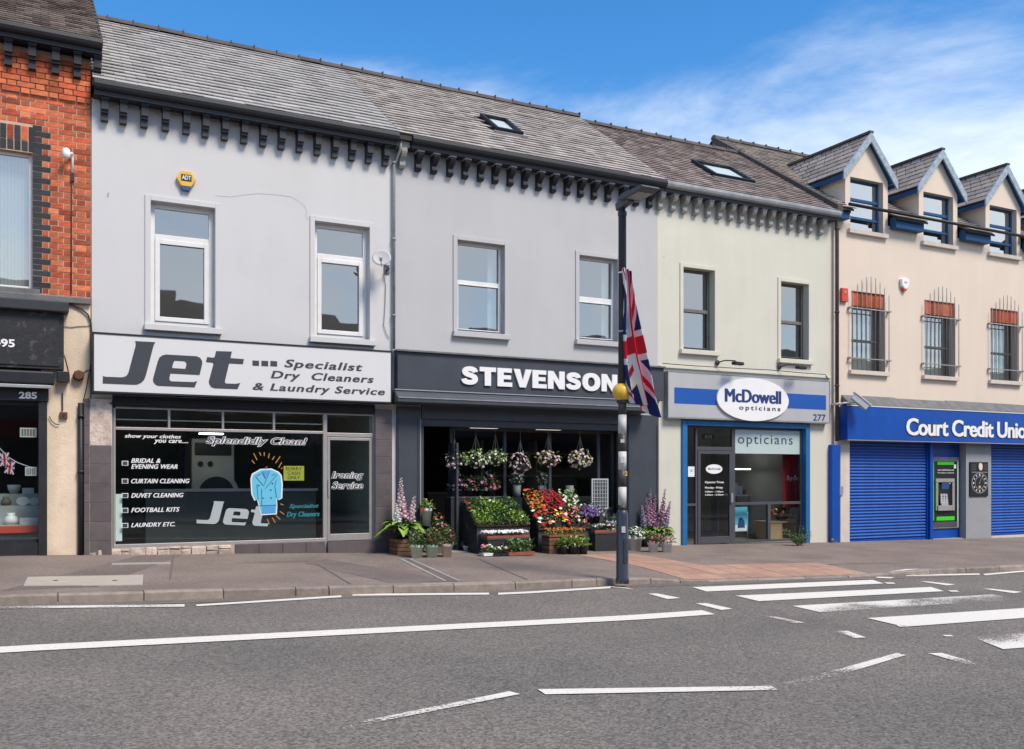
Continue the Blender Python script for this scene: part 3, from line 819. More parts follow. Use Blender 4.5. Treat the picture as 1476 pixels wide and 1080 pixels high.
def roof(house, x0, x1, m, ey=EAVE_Y, ez=EAVE_Z, ry=RIDGE_Y, rz=RIDGE_Z, holes=(), gauge=.185, width=.30, back=True):
    b = MB()
    th = .10
    b.hexa([(x0, ey, ez - th), (x1, ey, ez - th), (x1, ry, rz - th), (x0, ry, rz - th), (x0, ey, ez), (x1, ey, ez), (x1, ry, rz), (x0, ry, rz)])
    yb = 2 * ry - ey
    b.hexa([(x0, ry, rz - th), (x1, ry, rz - th), (x1, yb, ez - th), (x0, yb, ez - th), (x0, ry, rz), (x1, ry, rz), (x1, yb, ez), (x0, yb, ez)])
    r = b.build('roof', 'roof_under', house)
    slates(r, x0, x1, ey, ez, ry, rz, m, gauge, width, holes)
    slates(r, x0, x1, yb, ez, ry, rz, m, gauge * 1.5, width * 1.6, name='rear_slates')
    ridge_tiles(r, x0, x1, ry, rz + .045)
    return r
def shell(house, x0, x1, ztop, m, y0=.3, y1=6.6, zb=-1.2, gable=True):
    """side and back walls behind the front wall"""
    b = MB()
    b.box(x0, x0 + .15, y0, y1, zb, ztop); b.box(x1 - .15, x1, y0, y1, zb, ztop); b.box(x0 + .15, x1 - .15, y1 - .2, y1, zb, ztop)
    for xa in (x0, x1 - .15):
        if gable:
            p = [(xa, y0, ztop), (xa, y1, ztop), (xa, RIDGE_Y, RIDGE_Z - .13), (xa + .15, y0, ztop), (xa + .15, y1, ztop), (xa + .15, RIDGE_Y, RIDGE_Z - .13)]
            n = len(b.v); b.v += p
            for f in ((0, 2, 1), (3, 4, 5), (0, 1, 4, 3), (1, 2, 5, 4), (2, 0, 3, 5)): b.f.append(tuple(n + i for i in f))
    return b.build('party_wall', m, house)
def room(house, x0, x1, y0, y1, z0, z1, wallm, floorm='interior_floor', name='room_lining'):
    """inside faces of a room"""
    b = MB()
    b.quad((x0, y1, z0), (x1, y1, z0), (x1, y1, z1), (x0, y1, z1))
    b.quad((x0, y0, z0), (x0, y1, z0), (x0, y1, z1), (x0, y0, z1)); b.quad((x1, y1, z0), (x1, y0, z0), (x1, y0, z1), (x1, y1, z1))
    b.quad((x0, y0, z1), (x0, y1, z1), (x1, y1, z1), (x1, y0, z1))
    o = b.build(name, wallm, house)
    f = MB().quad((x0, y0, z0), (x1, y0, z0), (x1, y1, z0), (x0, y1, z0)).build('room_floor', floorm, house)
    return o
def corbel_mesh(name, m, h=.34, w=.105, dp=.21, scroll=False):
    b = MB()
    if scroll:
        prof = [(-.0, 0), (-dp, 0), (-dp, -.07), (-dp * .92, -.11), (-dp * .78, -.15), (-dp * .55, -.17), (-dp * .42, -.2), (-dp * .5, -.25), (-dp * .52, -.29), (-dp * .4, -.335), (-.02, -h), (0, -h)]
    else:
        prof = [(0, 0), (-dp, 0), (-dp, -.05), (-dp * .86, -.05), (-dp * .86, -.19), (-dp * .70, -.20), (-dp * .70, -.235), (-dp * .5, -.235), (-dp * .5, -h), (0, -h)]
    b.prism([prof], lambda a, c, q: (q, a, c), -w / 2, w / 2)
    cap = MB().box(-w / 2 - .012, w / 2 + .012, -dp - .014, 0, -.034, 0)
    me = b.mesh(name); b.fixn(me); me.materials.append(MATS[m])
    mc = cap.mesh(name + '_cap')
    return me, mc
def cornice(house, x0, x1, us, gm, fm, cm, capm, gy=EAVE_Y, z=EAVE_Z, wy=0.0, scroll=False, vstart=None, h=.34, name='corbel'):
    """fascia and soffit under the gutter with a corbel at each measured place"""
    f = MB()
    f.box(x0, x1, wy - .235, wy - .005, z - .205, z - .175)          # soffit board
    f.box(x0, x1, wy - .255, wy - .235, z - .215, z - .06)           # fascia
    c = f.build('cornice', fm, house, bevel=.004)
    g = MB(); n = 10
    # ogee-like half-round gutter
    prof = [(-.30 - .02, -.015), (-.345, -.03), (-.35, -.07), (-.335, -.115), (-.30, -.14), (-.262, -.145), (-.258, -.01), (-.27, 0), (-.315, 0)]
    g.prism([prof], lambda a, cc, q: (q, wy + a + .0, z + cc), x0, x1)
    gt = g.build('gutter', gm, c, fix=True)
    me, mc = corbel_mesh(name, cm, h=h, scroll=scroll); mc.materials.append(MATS[capm])
    for u in us:
        xx = ux(u, wy - .18)
        o = bpy.data.objects.new('corbel', me); COL.objects.link(o); o.parent = c; o.location = (xx, wy - .003, z - .207)
        q = bpy.data.objects.new('corbel_cap', mc); COL.objects.link(q); q.parent = c; q.location = (xx, wy - .002, z - .2065)
    return c
def fbox(u0, v0, u1, v1, y):
    """front-plane rectangle (x0,x1,z0,z1) from its top-left and bottom-right corners in the photo"""
    return ux(u0, y), ux(u1, y), uz(u1, v1, y), uz(u0, v0, y)
def window(house, r, y=.0, rec=.11, fm='pvc_white', fw=.065, sash=None, glass='glass_upper', mid=None, midh=.08, sill='render_jet', trim=None, low=None, curtains=None, fd=.07, sillp=.09, label=None):
    """window part with its frame, panes, sill, surround and curtains; r=(x0,x1,z0,z1) of the opening; mid = transom height as a fraction"""
    x0, x1, z0, z1 = r
    yf = y + rec
    f = MB()
    f.box(x0, x0 + fw, yf, yf + fd, z0, z1); f.box(x1 - fw, x1, yf, yf + fd, z0, z1)
    f.box(x0 + fw, x1 - fw, yf, yf + fd, z1 - fw, z1); f.box(x0 + fw, x1 - fw, yf, yf + fd, z0, z0 + fw)
    zm = z0 + (z1 - z0) * mid if mid else None
    if zm: f.box(x0 + fw, x1 - fw, yf - .004, yf + fd, zm - midh / 2, zm + midh / 2)
    if low:                                               # thicker opening casement in the lower part
        a, c = x0 + fw, x1 - fw; t = low
        zz = (zm - midh / 2) if zm else z1 - fw
        f.box(a, a + t, yf - .018, yf + .03, z0 + fw, zz); f.box(c - t, c, yf - .018, yf + .03, z0 + fw, zz)
        f.box(a + t, c - t, yf - .018, yf + .03, zz - t, zz); f.box(a + t, c - t, yf - .018, yf + .03, z0 + fw, z0 + fw + t)
    w = f.build('window', fm, house, bevel=.006)
    if label: w['label'] = label
    t = low or 0
    spans = [(z0 + fw + t, (zm - midh / 2 - t) if zm else z1 - fw - t, t)] + ([(zm + midh / 2, z1 - fw, 0)] if zm else [])
    for a, c, tt in spans:
        MB().box(x0 + fw + tt, x1 - fw - tt, yf + .03, yf + .036, a, c).build('pane', glass, w)
    if sill:
        MB().box(x0 - .10, x1 + .10, y - sillp, y + rec, z0 - .10, z0).build('sill', sill, w, bevel=.008)
    if trim:
        b = MB(); q = .085; p = .022
        b.box(x0 - q, x0 - .0, y - p, y - .0005, z0, z1 + q); b.box(x1, x1 + q, y - p, y - .0005, z0, z1 + q); b.box(x0, x1, y - p, y - .0005, z1, z1 + q)
        b.build('surround', trim, w, bevel=.006)
    if curtains:
        for side in curtains:
            b = MB(); n = 10
            if side == 'L': a, c = x0 + .02, x0 + (x1 - x0) * .22
            elif side == 'R': a, c = x1 - (x1 - x0) * .22, x1 - .02
            elif side == 'B': a, c, n = x0 + .01, x1 - .01, 26
            else: a, c, n = x0 + .01, x1 - .01, 14
            for i in range(n):
                xa, xb = a + (c - a) * i / n, a + (c - a) * (i + 1) / n
                yo = yf + .16
                if side == 'B':
                    b.box(xa + .002, xb - .002, yo, yo + .004, z0 + .03, z1)
                else:
                    ya, yb2 = yo + .025 * (i % 2), yo + .025 * ((i + 1) % 2)
                    b.quad((xa, ya, z0), (xb, yb2, z0), (xb, yb2, z1), (xa, ya, z1))
            b.build('blind_or_glare' if side == 'B' else 'curtain', 'curtain', w)
    return w

# ---------------------------------------------------------------- grey house with the dry cleaner
XJ0, XJ1, XS1, XM1 = ux(132), ux(567.5), ux(948), ux(1197)
jet = thing('terraced_house', 'pale grey rendered house with the dry cleaner at street level', 'house', (XJ0, 0, zg(XJ0)))
w1 = fbox(217, 289, 310, 474, 0); w2 = fbox(453.6, 318.5, 532.4, 491, 0)
JS0, JS1 = ux(162), ux(540)
shop_top = uz(162, 572)
jw = wall_mesh(XJ0, XJ1, -1.0, EAVE_Z - .19, 0, .3, [w1, w2, (JS0, JS1, -2, shop_top)]).build('wall', 'render_jet', jet)
shell(jet, XJ0, XJ1, EAVE_Z - .2, 'render_jet')
roof(jet, XJ0, XJ1, 'slate_jet', width=.33, gauge=.20)
cornice(jet, XJ0 + .02, XJ1 - .01, [151.3, 178.5, 209, 239.8, 270, 297.6, 325.6, 353.6, 381.2, 407.9, 434.0, 459.8, 485.0, 510.0, 534.2, 558.4], 'cornice_dark', 'cornice_mid', 'cornice_mid', 'cornice_dark')
window(jet, w1, mid=.73, low=.075, trim='render_jet', rec=.13, fw=.08)
window(jet, w2, mid=.72, low=.075, trim='render_jet', rec=.13, fw=.08)
room(jet, XJ0 + .2, XJ1 - .2, .3, 4.2, 3.5, 6.9, 'interior_dark')
room(jet, XJ0 + .2, XJ1 - .2, .3, 4.6, zg(3) + .1, 3.3, 'interior_dark')
# tiled pilasters, each tile its own piece; the left one has lost its upper tiles
for (ua, ub, vt, vb, name) in ((121, 161.5, 574, 801, 'L'), (541, 565.5, 590, 801, 'R')):
    x0, x1 = ux(ua, -.06), ux(ub, -.06)
    zb, zt = zg((x0 + x1) / 2) - .1, uz(ua, vt, -.06)
    core = MB().box(x0 + .006, x1 - .006, -.045, .05, zb, zt - .002).build('pilaster', 'rubble' if name == 'L' else 'grout', jet)
    cols = [(x0, x0 + .085), (x0 + .09, x1)] if name == 'L' else [(x0, x1)]
    for ci, (a, c) in enumerate(cols):
        z = zb + .02; k = 0
        while z < zt - .05:
            z2 = min(z + .30, zt)
            gone = name == 'L' and ci == 1 and (z2 > zt - .62)
            if gone and z < zt - .62: pass
            if not gone:
                MB().box(a + .003, c - .003, -.062 + rnd.uniform(-.002, .002), -.046, z + .003, z2 - .003).build('tile', 'tile_brown', core, bevel=.003)
            z = z2; k += 1
# stall riser: rubble on the left where the tiles are gone, brown tiles beside it
zr = uz(162, 785.5)
base = MB()
xm = ux(338)
b = MB(); xx = JS0; random.seed(3)
rub = MB().box(JS0 - .3, xm, -.02, .12, zg(1) - .5, zr - .05).build('stall_riser', 'rubble', jet)
rr = random.Random(4)
x = ux(128)
while x < xm - .05:
    wdt = rr.uniform(.07, .24); x2 = min(x + wdt, xm - .01); zc = zg(x)
    hh = max(.05, zr - .055 - zc - .005)
    cut = rr.uniform(.35, .75) if rr.random() < .55 else 1.0
    for a_, c_ in ((-.3, cut), (cut, 1.0)):
        if c_ - a_ < .1: continue
        q0, q1, z0_, z1_ = x + rr.uniform(0, .012), x2 - rr.uniform(0, .012), zc + hh * a_ + .004, zc + hh * c_ - rr.uniform(0, .015)
        yo = -.035 - rr.uniform(0, .03); j = lambda: rr.uniform(-.012, .012)
        MB().hexa([(q0 + j(), yo, z0_ + j()), (q1 + j(), yo + j(), z0_ + j()), (q1, 0, z0_), (q0, 0, z0_), (q0 + j(), yo + j(), z1_ + j()), (q1 + j(), yo, z1_ + j()), (q1, 0, z1_), (q0, 0, z1_)]).build('stone', 'rubble', rub, bevel=.014)
    x = x2
x = xm
riser = MB().box(xm, ux(468), -.015, .12, zg(5) - .5, zr - .055).build('stall_riser', 'grout', jet)
while x < ux(467):
    x2 = min(x + .40, ux(468))
    zc = zg(x)
    MB().box(x + .003, x2 - .003, -.035, -.017, zc - .1, zr - .055).build('tile', 'tile_brown', riser, bevel=.003)
    x = x2
# aluminium shop window: sill, mullions, transom, fan lights
GY = .055
zt0 = uz(164, 586, GY); ztr = uz(164, 615.5, GY); zs = zr
fm = MB()
xd0, xd1 = ux(468, GY), ux(539, GY)
xl = ux(163, GY)
fm.box(xl, xl + .035, GY - .03, GY + .04, zs, zt0)
fm.box(xl, xd1, GY - .03, GY + .04, zt0 - .03, zt0)
fm.box(xl + .035, xd0 - .035, GY - .031, GY + .04, ztr - .045, ztr)
fm.box(xl, xd0, GY - .075, GY + .04, zs - .055, zs)
fm.box(xd0 - .035, xd0 + .035, GY - .035, GY + .04, zg(5) - .05, zt0 - .03)
fm.box(xd1 - .035, xd1, GY - .03, GY + .04, zg(5) - .05, zt0 - .03)
fm.box(xd0 + .035, xd1 - .035, GY - .03, GY + .04, ztr - .09, ztr - .02)
mull = [ux(u, GY) for u in (163, 243.5, 321, 394.5)]
for xx in mull[1:]: fm.box(xx - .018, xx + .018, GY - .03, GY + .04, ztr, zt0 - .03)
jfr = fm.build('display_window', 'alu_grey', jet, bevel=.004)
edges = mull + [xd0]
for a, c in zip(edges, edges[1:]):
    MB().box(a + .02, c - .02, GY, GY + .006, ztr, zt0 - .03).build('fanlight_pane', 'glass_shop', jfr)
    zq = ztr + (zt0 - .03 - ztr) * .42
    MB().box(a + .02, c - .02, GY + .008, GY + .022, zq - .008, zq + .008).build('louvre', 'alu_grey', jfr)
MB().box(xd0 + .035, xd1 - .035, GY, GY + .006, ztr - .02, zt0 - .03).build('fanlight_pane', 'glass_shop', jfr)
MB().box(xl + .035, xd0 - .035, GY, GY + .006, zs, ztr - .045).build('pane', 'glass_shop', jfr)
# shutter box over the window
MB().box(JS0, JS1, -.02, .30, zt0 + .002, shop_top + .02).build('shutter_box', 'cornice_black', jet)
MB().box(JS0 - .05, JS1 + .05, -.05, -.021, zt0 + .03, zt0 + .05).build('shutter_rail', 'cornice_dark', jet)
# door
dz0 = uz(470, 780, GY)
dr = MB()
da, dc = xd0 + .042, xd1 - .042; dt = ztr - .1
dr.box(da, da + .05, GY - .02, GY + .03, dz0, dt); dr.box(dc - .05, dc, GY - .02, GY + .03, dz0, dt); dr.box(da + .05, dc - .05, GY - .02, GY + .03, dt - .05, dt); dr.box(da + .05, dc - .05, GY - .02, GY + .03, dz0, dz0 + .12)
jdoor = dr.build('door', 'alu_grey', jet, bevel=.004)
MB().box(da + .05, dc - .05, GY, GY + .006, dz0 + .12, dt - .05).build('pane', 'glass_shop', jdoor)
MB().box(da + .008, da + .035, GY - .045, GY - .021, uz(470, 716, GY), uz(470, 692, GY)).build('handle', 'steel', jdoor)
MB().box(xd0 + .03, xd1, -.06, .3, zg(5.4) - .2, dz0 - .01).build('door_step', 'tile_brown', jet)
# print on the glass (zoomed crop factor 3.177 from 130,470)
zz = lambda x, y: (130 + x / 3.177, 470 + y / 3.177)
def gtext(s, x0, y0, x1, y1, m='letter_white', ol=None, parent=jfr, bold=.008, shear=.3, yy=GY - .002, ow=.05, fat=.03):
    a, bq = zz(x0, y0), zz(x1, y1)
    text('window_lettering', s, (a[0], a[1], bq[0], bq[1]), yy, m, parent, .002, bold, shear, 1.05, ol, ow, fat)
gtext('show your clothes', 158, 494, 415, 517)
gtext('you care....', 292, 520, 448, 541)
gtext('BRIDAL &', 188, 606, 322, 627)
gtext('EVENING WEAR', 188, 633, 400, 654)
gtext('CURTAIN CLEANING', 188, 700, 455, 721)
gtext('DUVET CLEANING', 188, 766, 427, 787)
gtext('FOOTBALL KITS', 188, 833, 409, 854)
gtext('LAUNDRY ETC.', 188, 902, 388, 922)
gtext('Splendidly Clean!', 532, 506, 992, 548, m='letter_dark', ol='letter_white', bold=0, fat=.02)
for yv in (629, 711, 777, 845, 914):
    a, bq = zz(148, yv - 9), zz(171, yv + 8)
    x0, x1, z0, z1 = fbox(*a, *bq, GY)
    MB().box(x0 - .010, x1 + .010, GY - .006, GY - .0045, z0 - .008, z1 + .008).build('bullet_mark', 'decal_mint', jfr)
    MB().box(x0, x1, GY - .009, GY - .0065, z0, z1).build('bullet_mark', 'letter_dark', jfr)
gtext('Ironing', 1106, 668, 1250, 706, parent=jdoor, m='letter_dark', ol='letter_white', bold=0, fat=.02)
gtext('Service', 1106, 714, 1249, 747, parent=jdoor, m='letter_dark', ol='letter_white', bold=0, fat=.02)
gtext('Specialist', 912, 816, 1046, 840, m='letter_teal', ol=None)
gtext('Dry Cleaners', 900, 851, 1050, 882, m='letter_teal', ol=None)
a, bq = zz(886, 641), zz(980, 708)
x0, x1, z0, z1 = fbox(*a, *bq, GY)
note = MB().box(x0, x1, GY + .008, GY + .010, z0, z1).build('notice', 'decal_yellow', jfr)
for i, s in enumerate(('SORRY', 'CASH', 'ONLY')):
    h = (z1 - z0); zt = z1 - h * (.08 + .30 * i)
    ww = (x1 - x0) * (.80 if i == 0 else .62)
    cxm = (x0 + x1) / 2
    obj('notice_lettering', text_mesh(s, cxm - ww / 2, cxm + ww / 2, zt - h * .22, zt, GY + .0075, .001, .01), 'letter_dark', note)
# letter shapes of the fascia (crop factor 6.417 from 130,475)
zj = lambda x, y: (130 + x / 6.417, 475 + y / 6.417)
JL = {'J': [[(415, 108), (603, 118), (588, 145), (577, 185), (540, 330), (515, 425), (500, 465), (470, 495), (430, 512), (390, 512), (115, 500), (118, 430), (140, 438), (290, 443), (320, 438), (342, 422), (355, 395), (420, 150), (420, 125)]],
      'e': [[(700, 232), (985, 248), (1015, 262), (1035, 290), (1036, 320), (1012, 422), (742, 408), (732, 450), (735, 470), (750, 480), (955, 487), (990, 478), (965, 537), (630, 522), (605, 512), (585, 490), (580, 460), (625, 295), (640, 260), (668, 240)],
            [(780, 290), (768, 310), (757, 357), (880, 365), (890, 325), (888, 308), (870, 295)]],
      't': [[(1165, 200), (1310, 205), (1298, 265), (1422, 275), (1412, 322), (1285, 315), (1250, 460), (1245, 485), (1255, 500), (1350, 503), (1388, 495), (1362, 553), (1150, 545), (1120, 535), (1100, 505), (1097, 480), (1140, 320), (1130, 308), (1070, 302), (1082, 255), (1130, 262), (1150, 258)]]}
SY = -.25
def jl(ch, name, m, parent, fn, y0, y1):
    b = MB().prism(JL[ch], fn, y0, y1)
    return b.build(name, m, parent, fix=True)
# sign
jx0, jx1 = ux(135.5, SY), ux(563.5, SY)
jz1, jz0 = uz(135.5, 481, SY), uz(135.5, 563.5, SY)
jsign = thing('shop_sign', 'long white fascia sign with dark slanted lettering over the dry cleaner', 'sign', ((jx0 + jx1) / 2, 0, jz0))
MB().box(jx0, jx1, SY, -.03, jz0, jz1).build('panel', 'bright_board', jsign)
fr = MB(); t = .028
fr.box(jx0 - t, jx0, SY - .01, -.002, jz0 - t, jz1 + t); fr.box(jx1, jx1 + t, SY - .01, -.002, jz0 - t, jz1 + t)
fr.box(jx0, jx1, SY - .01, -.002, jz1, jz1 + t); fr.box(jx0, jx1, SY - .01, -.002, jz0 - t, jz0)
fr.build('frame', 'cornice_dark', jsign)
for ch in 'Jet':
    jl(ch, 'letter', 'letter_dark', jsign, lambda a, c, y: pt(*zj(a, c), SY) + Vector((0, y, 0)), -.004, 0.001)
for q in ((743, 158, 773, 183), (784, 159, 815, 185), (825, 160, 856, 186)):
    x0, x1, z0, z1 = fbox(*zz(q[0], q[1]), *zz(q[2], q[3]), SY)
    MB().box(x0, x1, SY - .004, SY + .001, z0, z1).build('dot', 'letter_dark', jsign)
for s, q in (('Specialist', (890, 152, 1246, 200)), ('Dry  Cleaners', (828, 204, 1297, 250)), ('& Laundry Service', (745, 259, 1348, 303))):
    a, c = zz(q[0], q[1]), zz(q[2], q[3])
    text('lettering', s, (*a, *c), SY - .0005, 'letter_dark', jsign, .004, .012, .22, 1.12, fat=.03)
# large grey letters and the blue suit printed on the window
k = .525; au, av = zz(487, 905)
fn = lambda a, c, y: pt(au + (a - 115) / 6.417 * k, av + (c - 505) / 6.417 * k - (a - 115) / 6.417 * k * .0, GY) + Vector((0, y, 0))
for ch in 'Jet': jl(ch, 'window_lettering', 'decal_grey', jfr, fn, -.004, -.002)
zq = lambda x, y: (320 + x / 7.713, 640 + y / 7.713)
fj = lambda a, c, y: pt(*zq(a, c), GY) + Vector((0, y, 0))
sil = [(430, 290), (545, 285), (620, 320), (650, 360), (660, 450), (655, 600), (620, 620), (600, 600), (605, 680), (600, 770), (440, 780), (415, 690), (400, 620), (370, 625), (340, 560), (330, 400), (345, 340), (400, 310)]
cx0 = sum(p[0] for p in sil) / len(sil); cy0 = sum(p[1] for p in sil) / len(sil)
big = [(cx0 + (p[0] - cx0) * 1.09, cy0 + (p[1] - cy0) * 1.05) for p in sil]
suit = MB().prism([big], fj, -.008, -.006).build('suit_picture', 'letter_white', jfr, fix=True)
MB().prism([sil], fj, -.011, -.0085).build('jacket', 'decal_jacket', suit, fix=True)
MB().prism([[(443, 690), (587, 682), (586, 768), (445, 772)]], fj, -.0135, -.0115).build('skirt', 'decal_skirt', suit, fix=True)
MB().prism([[(445, 305), (525, 300), (482, 385)]], fj, -.0135, -.0115).build('shirt', 'decal_skirt', suit, fix=True)
ln = MB()
def stroke(p, q, w=5, b=ln):
    p, q = Vector(p), Vector(q); d = (q - p).normalized(); s = Vector((-d.y, d.x)) * w / 2
    b.prism([[tuple(p - s), tuple(q - s), tuple(q + s), tuple(p + s)]], fj, -.016, -.014)
for p, q in (((440, 310), (482, 390)), ((530, 300), (460, 470)), ((370, 360), (455, 460)), ((610, 340), (480, 495)), ((385, 355), (430, 330)), ((590, 335), (550, 350)), ((385, 450), (400, 620)), ((585, 470), (605, 600)), ((600, 400), (585, 470)), ((415, 688), (603, 680)), ((438, 500), (440, 690))): stroke(p, q)
for c in ((405, 462), (558, 440), (540, 512), (545, 600), (455, 603)): stroke((c[0] - 8, c[1]), (c[0] + 8, c[1]), 13)
ln.build('suit_outline', 'letter_glassblue', suit, fix=True)
rays = MB()
for p, q in (((350, 105), (388, 180)), ((412, 92), (432, 130)), ((467, 92), (467, 135)), ((525, 105), (513, 160)), ((582, 140), (556, 178)), ((645, 138), (592, 215)), ((662, 205), (625, 265)), ((330, 180), (360, 220)), ((500, 835), (525, 890)), ((556, 818), (590, 875)), ((597, 795), (645, 840)), ((640, 748), (690, 785)), ((645, 665), (680, 680)), ((655, 280), (668, 262))): stroke(p, q, 7, rays)
rays.build('ray_marks', 'decal_orange', suit, fix=True)
hk = MB(); stroke((485, 300), (485, 262), 5, hk); stroke((485, 264), (500, 250), 5, hk); hk.build('hanger', 'decal_orange', suit, fix=True)
# pale side panel in the window, left
x0, x1, z0, z1 = fbox(*zz(104, 770), *zz(146, 985), GY + .06)
MB().box(x0, x1, GY + .06, GY + .07, z0, z1).build('side_panel', 'decal_mint', jfr)

# ---------------------------------------------------------------- darker grey house with the florist
stv = thing('terraced_house', 'mid grey rendered house with the florist at street level', 'house', (XJ1, 0, zg(XJ1)))
w3 = fbox(659, 345.6, 727, 483, 0); w4 = fbox(834.6, 367.7, 890, 494, 0)
SX0, SX1 = ux(607), ux(903)
sv_top = uz(607, 603)
wall_mesh(XJ1, XS1, -1.0, EAVE_Z - .19, 0, .3, [w3, w4, (SX0, SX1, -2, sv_top)]).build('wall', 'render_stev', stv)
shell(stv, XJ1, XS1, EAVE_Z - .2, 'render_stev')
SL = sqrt((RIDGE_Y - EAVE_Y) ** 2 + (RIDGE_Z - EAVE_Z) ** 2)
MS = (RIDGE_Z - EAVE_Z) / (RIDGE_Y - EAVE_Y)
def sk_rect(px, ez=EAVE_Z, m=MS):
    p = [on_slope(u, v, EAVE_Y, ez, m) for u, v in px]
    k = sqrt(1 + m * m)
    x0 = (p[0].x + p[3].x) / 2; x1 = (p[1].x + p[2].x) / 2
    s1 = ((p[0].y + p[1].y) / 2 - EAVE_Y) * k; s0 = ((p[2].y + p[3].y) / 2 - EAVE_Y) * k
    return x0, x1, s0, s1
def skylight(roofo, r, ez, m, pm):
    x0, x1, s0, s1 = r
    k = sqrt(1 + m * m); d = Vector((0, 1 / k, m / k)); n = Vector((0, -m / k, 1 / k)); o = Vector((0, EAVE_Y, ez))
    def bx(b, xa, xb, sa, sb, na, nb):
        P = lambda x, s, q: Vector((x, 0, 0)) + o + d * s + n * q
        b.hexa([P(xa, sa, na), P(xb, sa, na), P(xb, sb, na), P(xa, sb, na), P(xa, sa, nb), P(xb, sa, nb), P(xb, sb, nb), P(xa, sb, nb)])
    f = MB(); t = .07
    bx(f, x0, x1, s0, s0 + t, 0, .10); bx(f, x0, x1, s1 - t, s1, 0, .10); bx(f, x0, x0 + t, s0 + t, s1 - t, 0, .10); bx(f, x1 - t, x1, s0 + t, s1 - t, 0, .10)
    w = f.build('roof_window', 'cornice_dark', roofo)
    g = MB(); bx(g, x0 + t, x1 - t, s0 + t, s1 - t, .06, .07); g.build('pane', pm, w)
    g = MB(); bx(g, x0 + t + (x1 - x0) * .22, x1 - t, s0 + t, s1 - t, .03, .035); g.build('blind_or_glare', 'letter_white', w)  # white sheet paints in a bright cloud mirrored by the pane
    g = MB(); bx(g, x0 - .06, x1 + .06, s0 - .12, s0, .005, .045); g.build('flashing', 'lead', w)
    return w
mglass('glass_roof', base=0.05, k=0.3)
sk = sk_rect([(693, 171), (729, 177), (751, 197), (713, 191)])
srf = roof(stv, XJ1, XS1, 'slate_stev', holes=[sk], width=.26, gauge=.175)
skylight(srf, sk, EAVE_Z, MS, 'glass_roof')
us = [582.5, 606, 629, 652.3, 674, 696.6, 717.7, 739.5, 760.5, 781, 801.6, 822, 841.4, 860.8, 881, 901.5, 921.4, 940.8]
cornice(stv, XJ1 + .25, XS1 - .01, us[1:], 'cornice_dark', 'cornice_mid', 'cornice_dark', 'corbel_cap', scroll=True)
# broken cornice end with a bare grey corbel and the pipe offset
cb = MB().box(XJ1 + .01, XJ1 + .245, -.21, -.005, EAVE_Z - .20, EAVE_Z - .08)
cbo = cb.build('cornice_stub', 'corbel_grey', stv, bevel=.02)
me, mc = corbel_mesh('corbel', 'corbel_grey', scroll=True); mc.materials.append(MATS['corbel_cap'])
o = bpy.data.objects.new('corbel', me); COL.objects.link(o); o.parent = cbo; o.location = (ux(582.5, -.18), -.003, EAVE_Z - .207)
window(stv, w3, mid=.56, low=.02, trim='render_stev', curtains='R', sill='render_stev', rec=.13, fw=.055, midh=.07)
window(stv, w4, mid=.50, low=.02, trim='render_stev', curtains='R', sill='render_stev', rec=.13, fw=.055, midh=.10)
room(stv, XJ1 + .2, XS1 - .2, .3, 4.2, 3.6, 6.9, 'interior_dark')
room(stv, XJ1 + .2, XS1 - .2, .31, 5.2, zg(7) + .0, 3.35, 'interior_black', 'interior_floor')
# shop front: pilasters, panelled
for ua, ub in ((572.5, 606), (905, 947)):
    x0, x1 = ux(ua, -.05), ux(ub, -.05)
    if ub == 947: x1 = XS1 - .01
    zb = zg(x0) - .2
    p = MB().box(x0, x1, -.05, -.002, zb, sv_top + .2).build('pilaster', 'paint_navy', stv)
    b = MB(); a, c = x0 + .06, x1 - .06
    b.box(x0 + .02, x0 + .05, -.066, -.051, zb, sv_top); b.box(x1 - .05, x1 - .02, -.066, -.051, zb, sv_top)
    b.build('moulding', 'paint_navy', p, bevel=.004)
    MB().box(x0 - .004, x1 + .004, -.075, -.051, zb, zb + .42).build('plinth_block', 'paint_navy', p, bevel=.006)
MB().box(SX0 - .002, SX0 + .05, .0, .30, zg(6.5) - .2, sv_top).build('jamb', 'paint_navy', stv)
MB().box(SX1 - .05, SX1 + .002, .0, .30, zg(11) - .2, sv_top).build('jamb', 'paint_navy', stv)
zh0 = uz(607, 614, .05)
MB().box(SX0 + .052, SX1 - .052, .02, .28, zh0, sv_top - .002).build('door_header', 'paint_navy', stv, bevel=.006)
# glazing behind the stall, set back; the doorway on the left stands open
gy = .42
gz1 = zh0
frm = MB()
ga, gb = ux(650, gy), ux(862, gy)
gend = SX1 - .05
zsill = uz(660, 735, gy)
zf = zg(8)
for xx in (ga, ux(727, gy), ux(792, gy), gb): frm.box(xx - .03, xx + .03, gy - .03, gy + .03, zf, gz1)
frm.box(gend - .05, gend, gy - .03, gy + .03, zf, gz1)
frm.box(ga + .03, gend - .05, gy - .028, gy + .028, gz1 - .05, gz1)
frm.box(ga + .03, gend - .05, gy - .05, gy + .05, zsill - .06, zsill)
shopw = frm.build('display_window', 'paint_navy', stv)
MB().box(ga + .03, gend - .05, gy - .02, gy + .02, zf - .1, zsill - .062).build('stall_riser', 'paint_navy', stv)
xsn = [ga, ux(727, gy), ux(792, gy), gb, gend]
for a, c in zip(xsn, xsn[1:]):
    MB().box(a + .03, c - .03, gy, gy + .006, zsill, gz1 - .05).build('pane', 'glass_shop', shopw)
MB().box(ga - .06, ga - .02, gy - .5 + .1, gy - .0, zf, gz1 - .3).build('door_leaf_edge', 'paint_navy', stv)
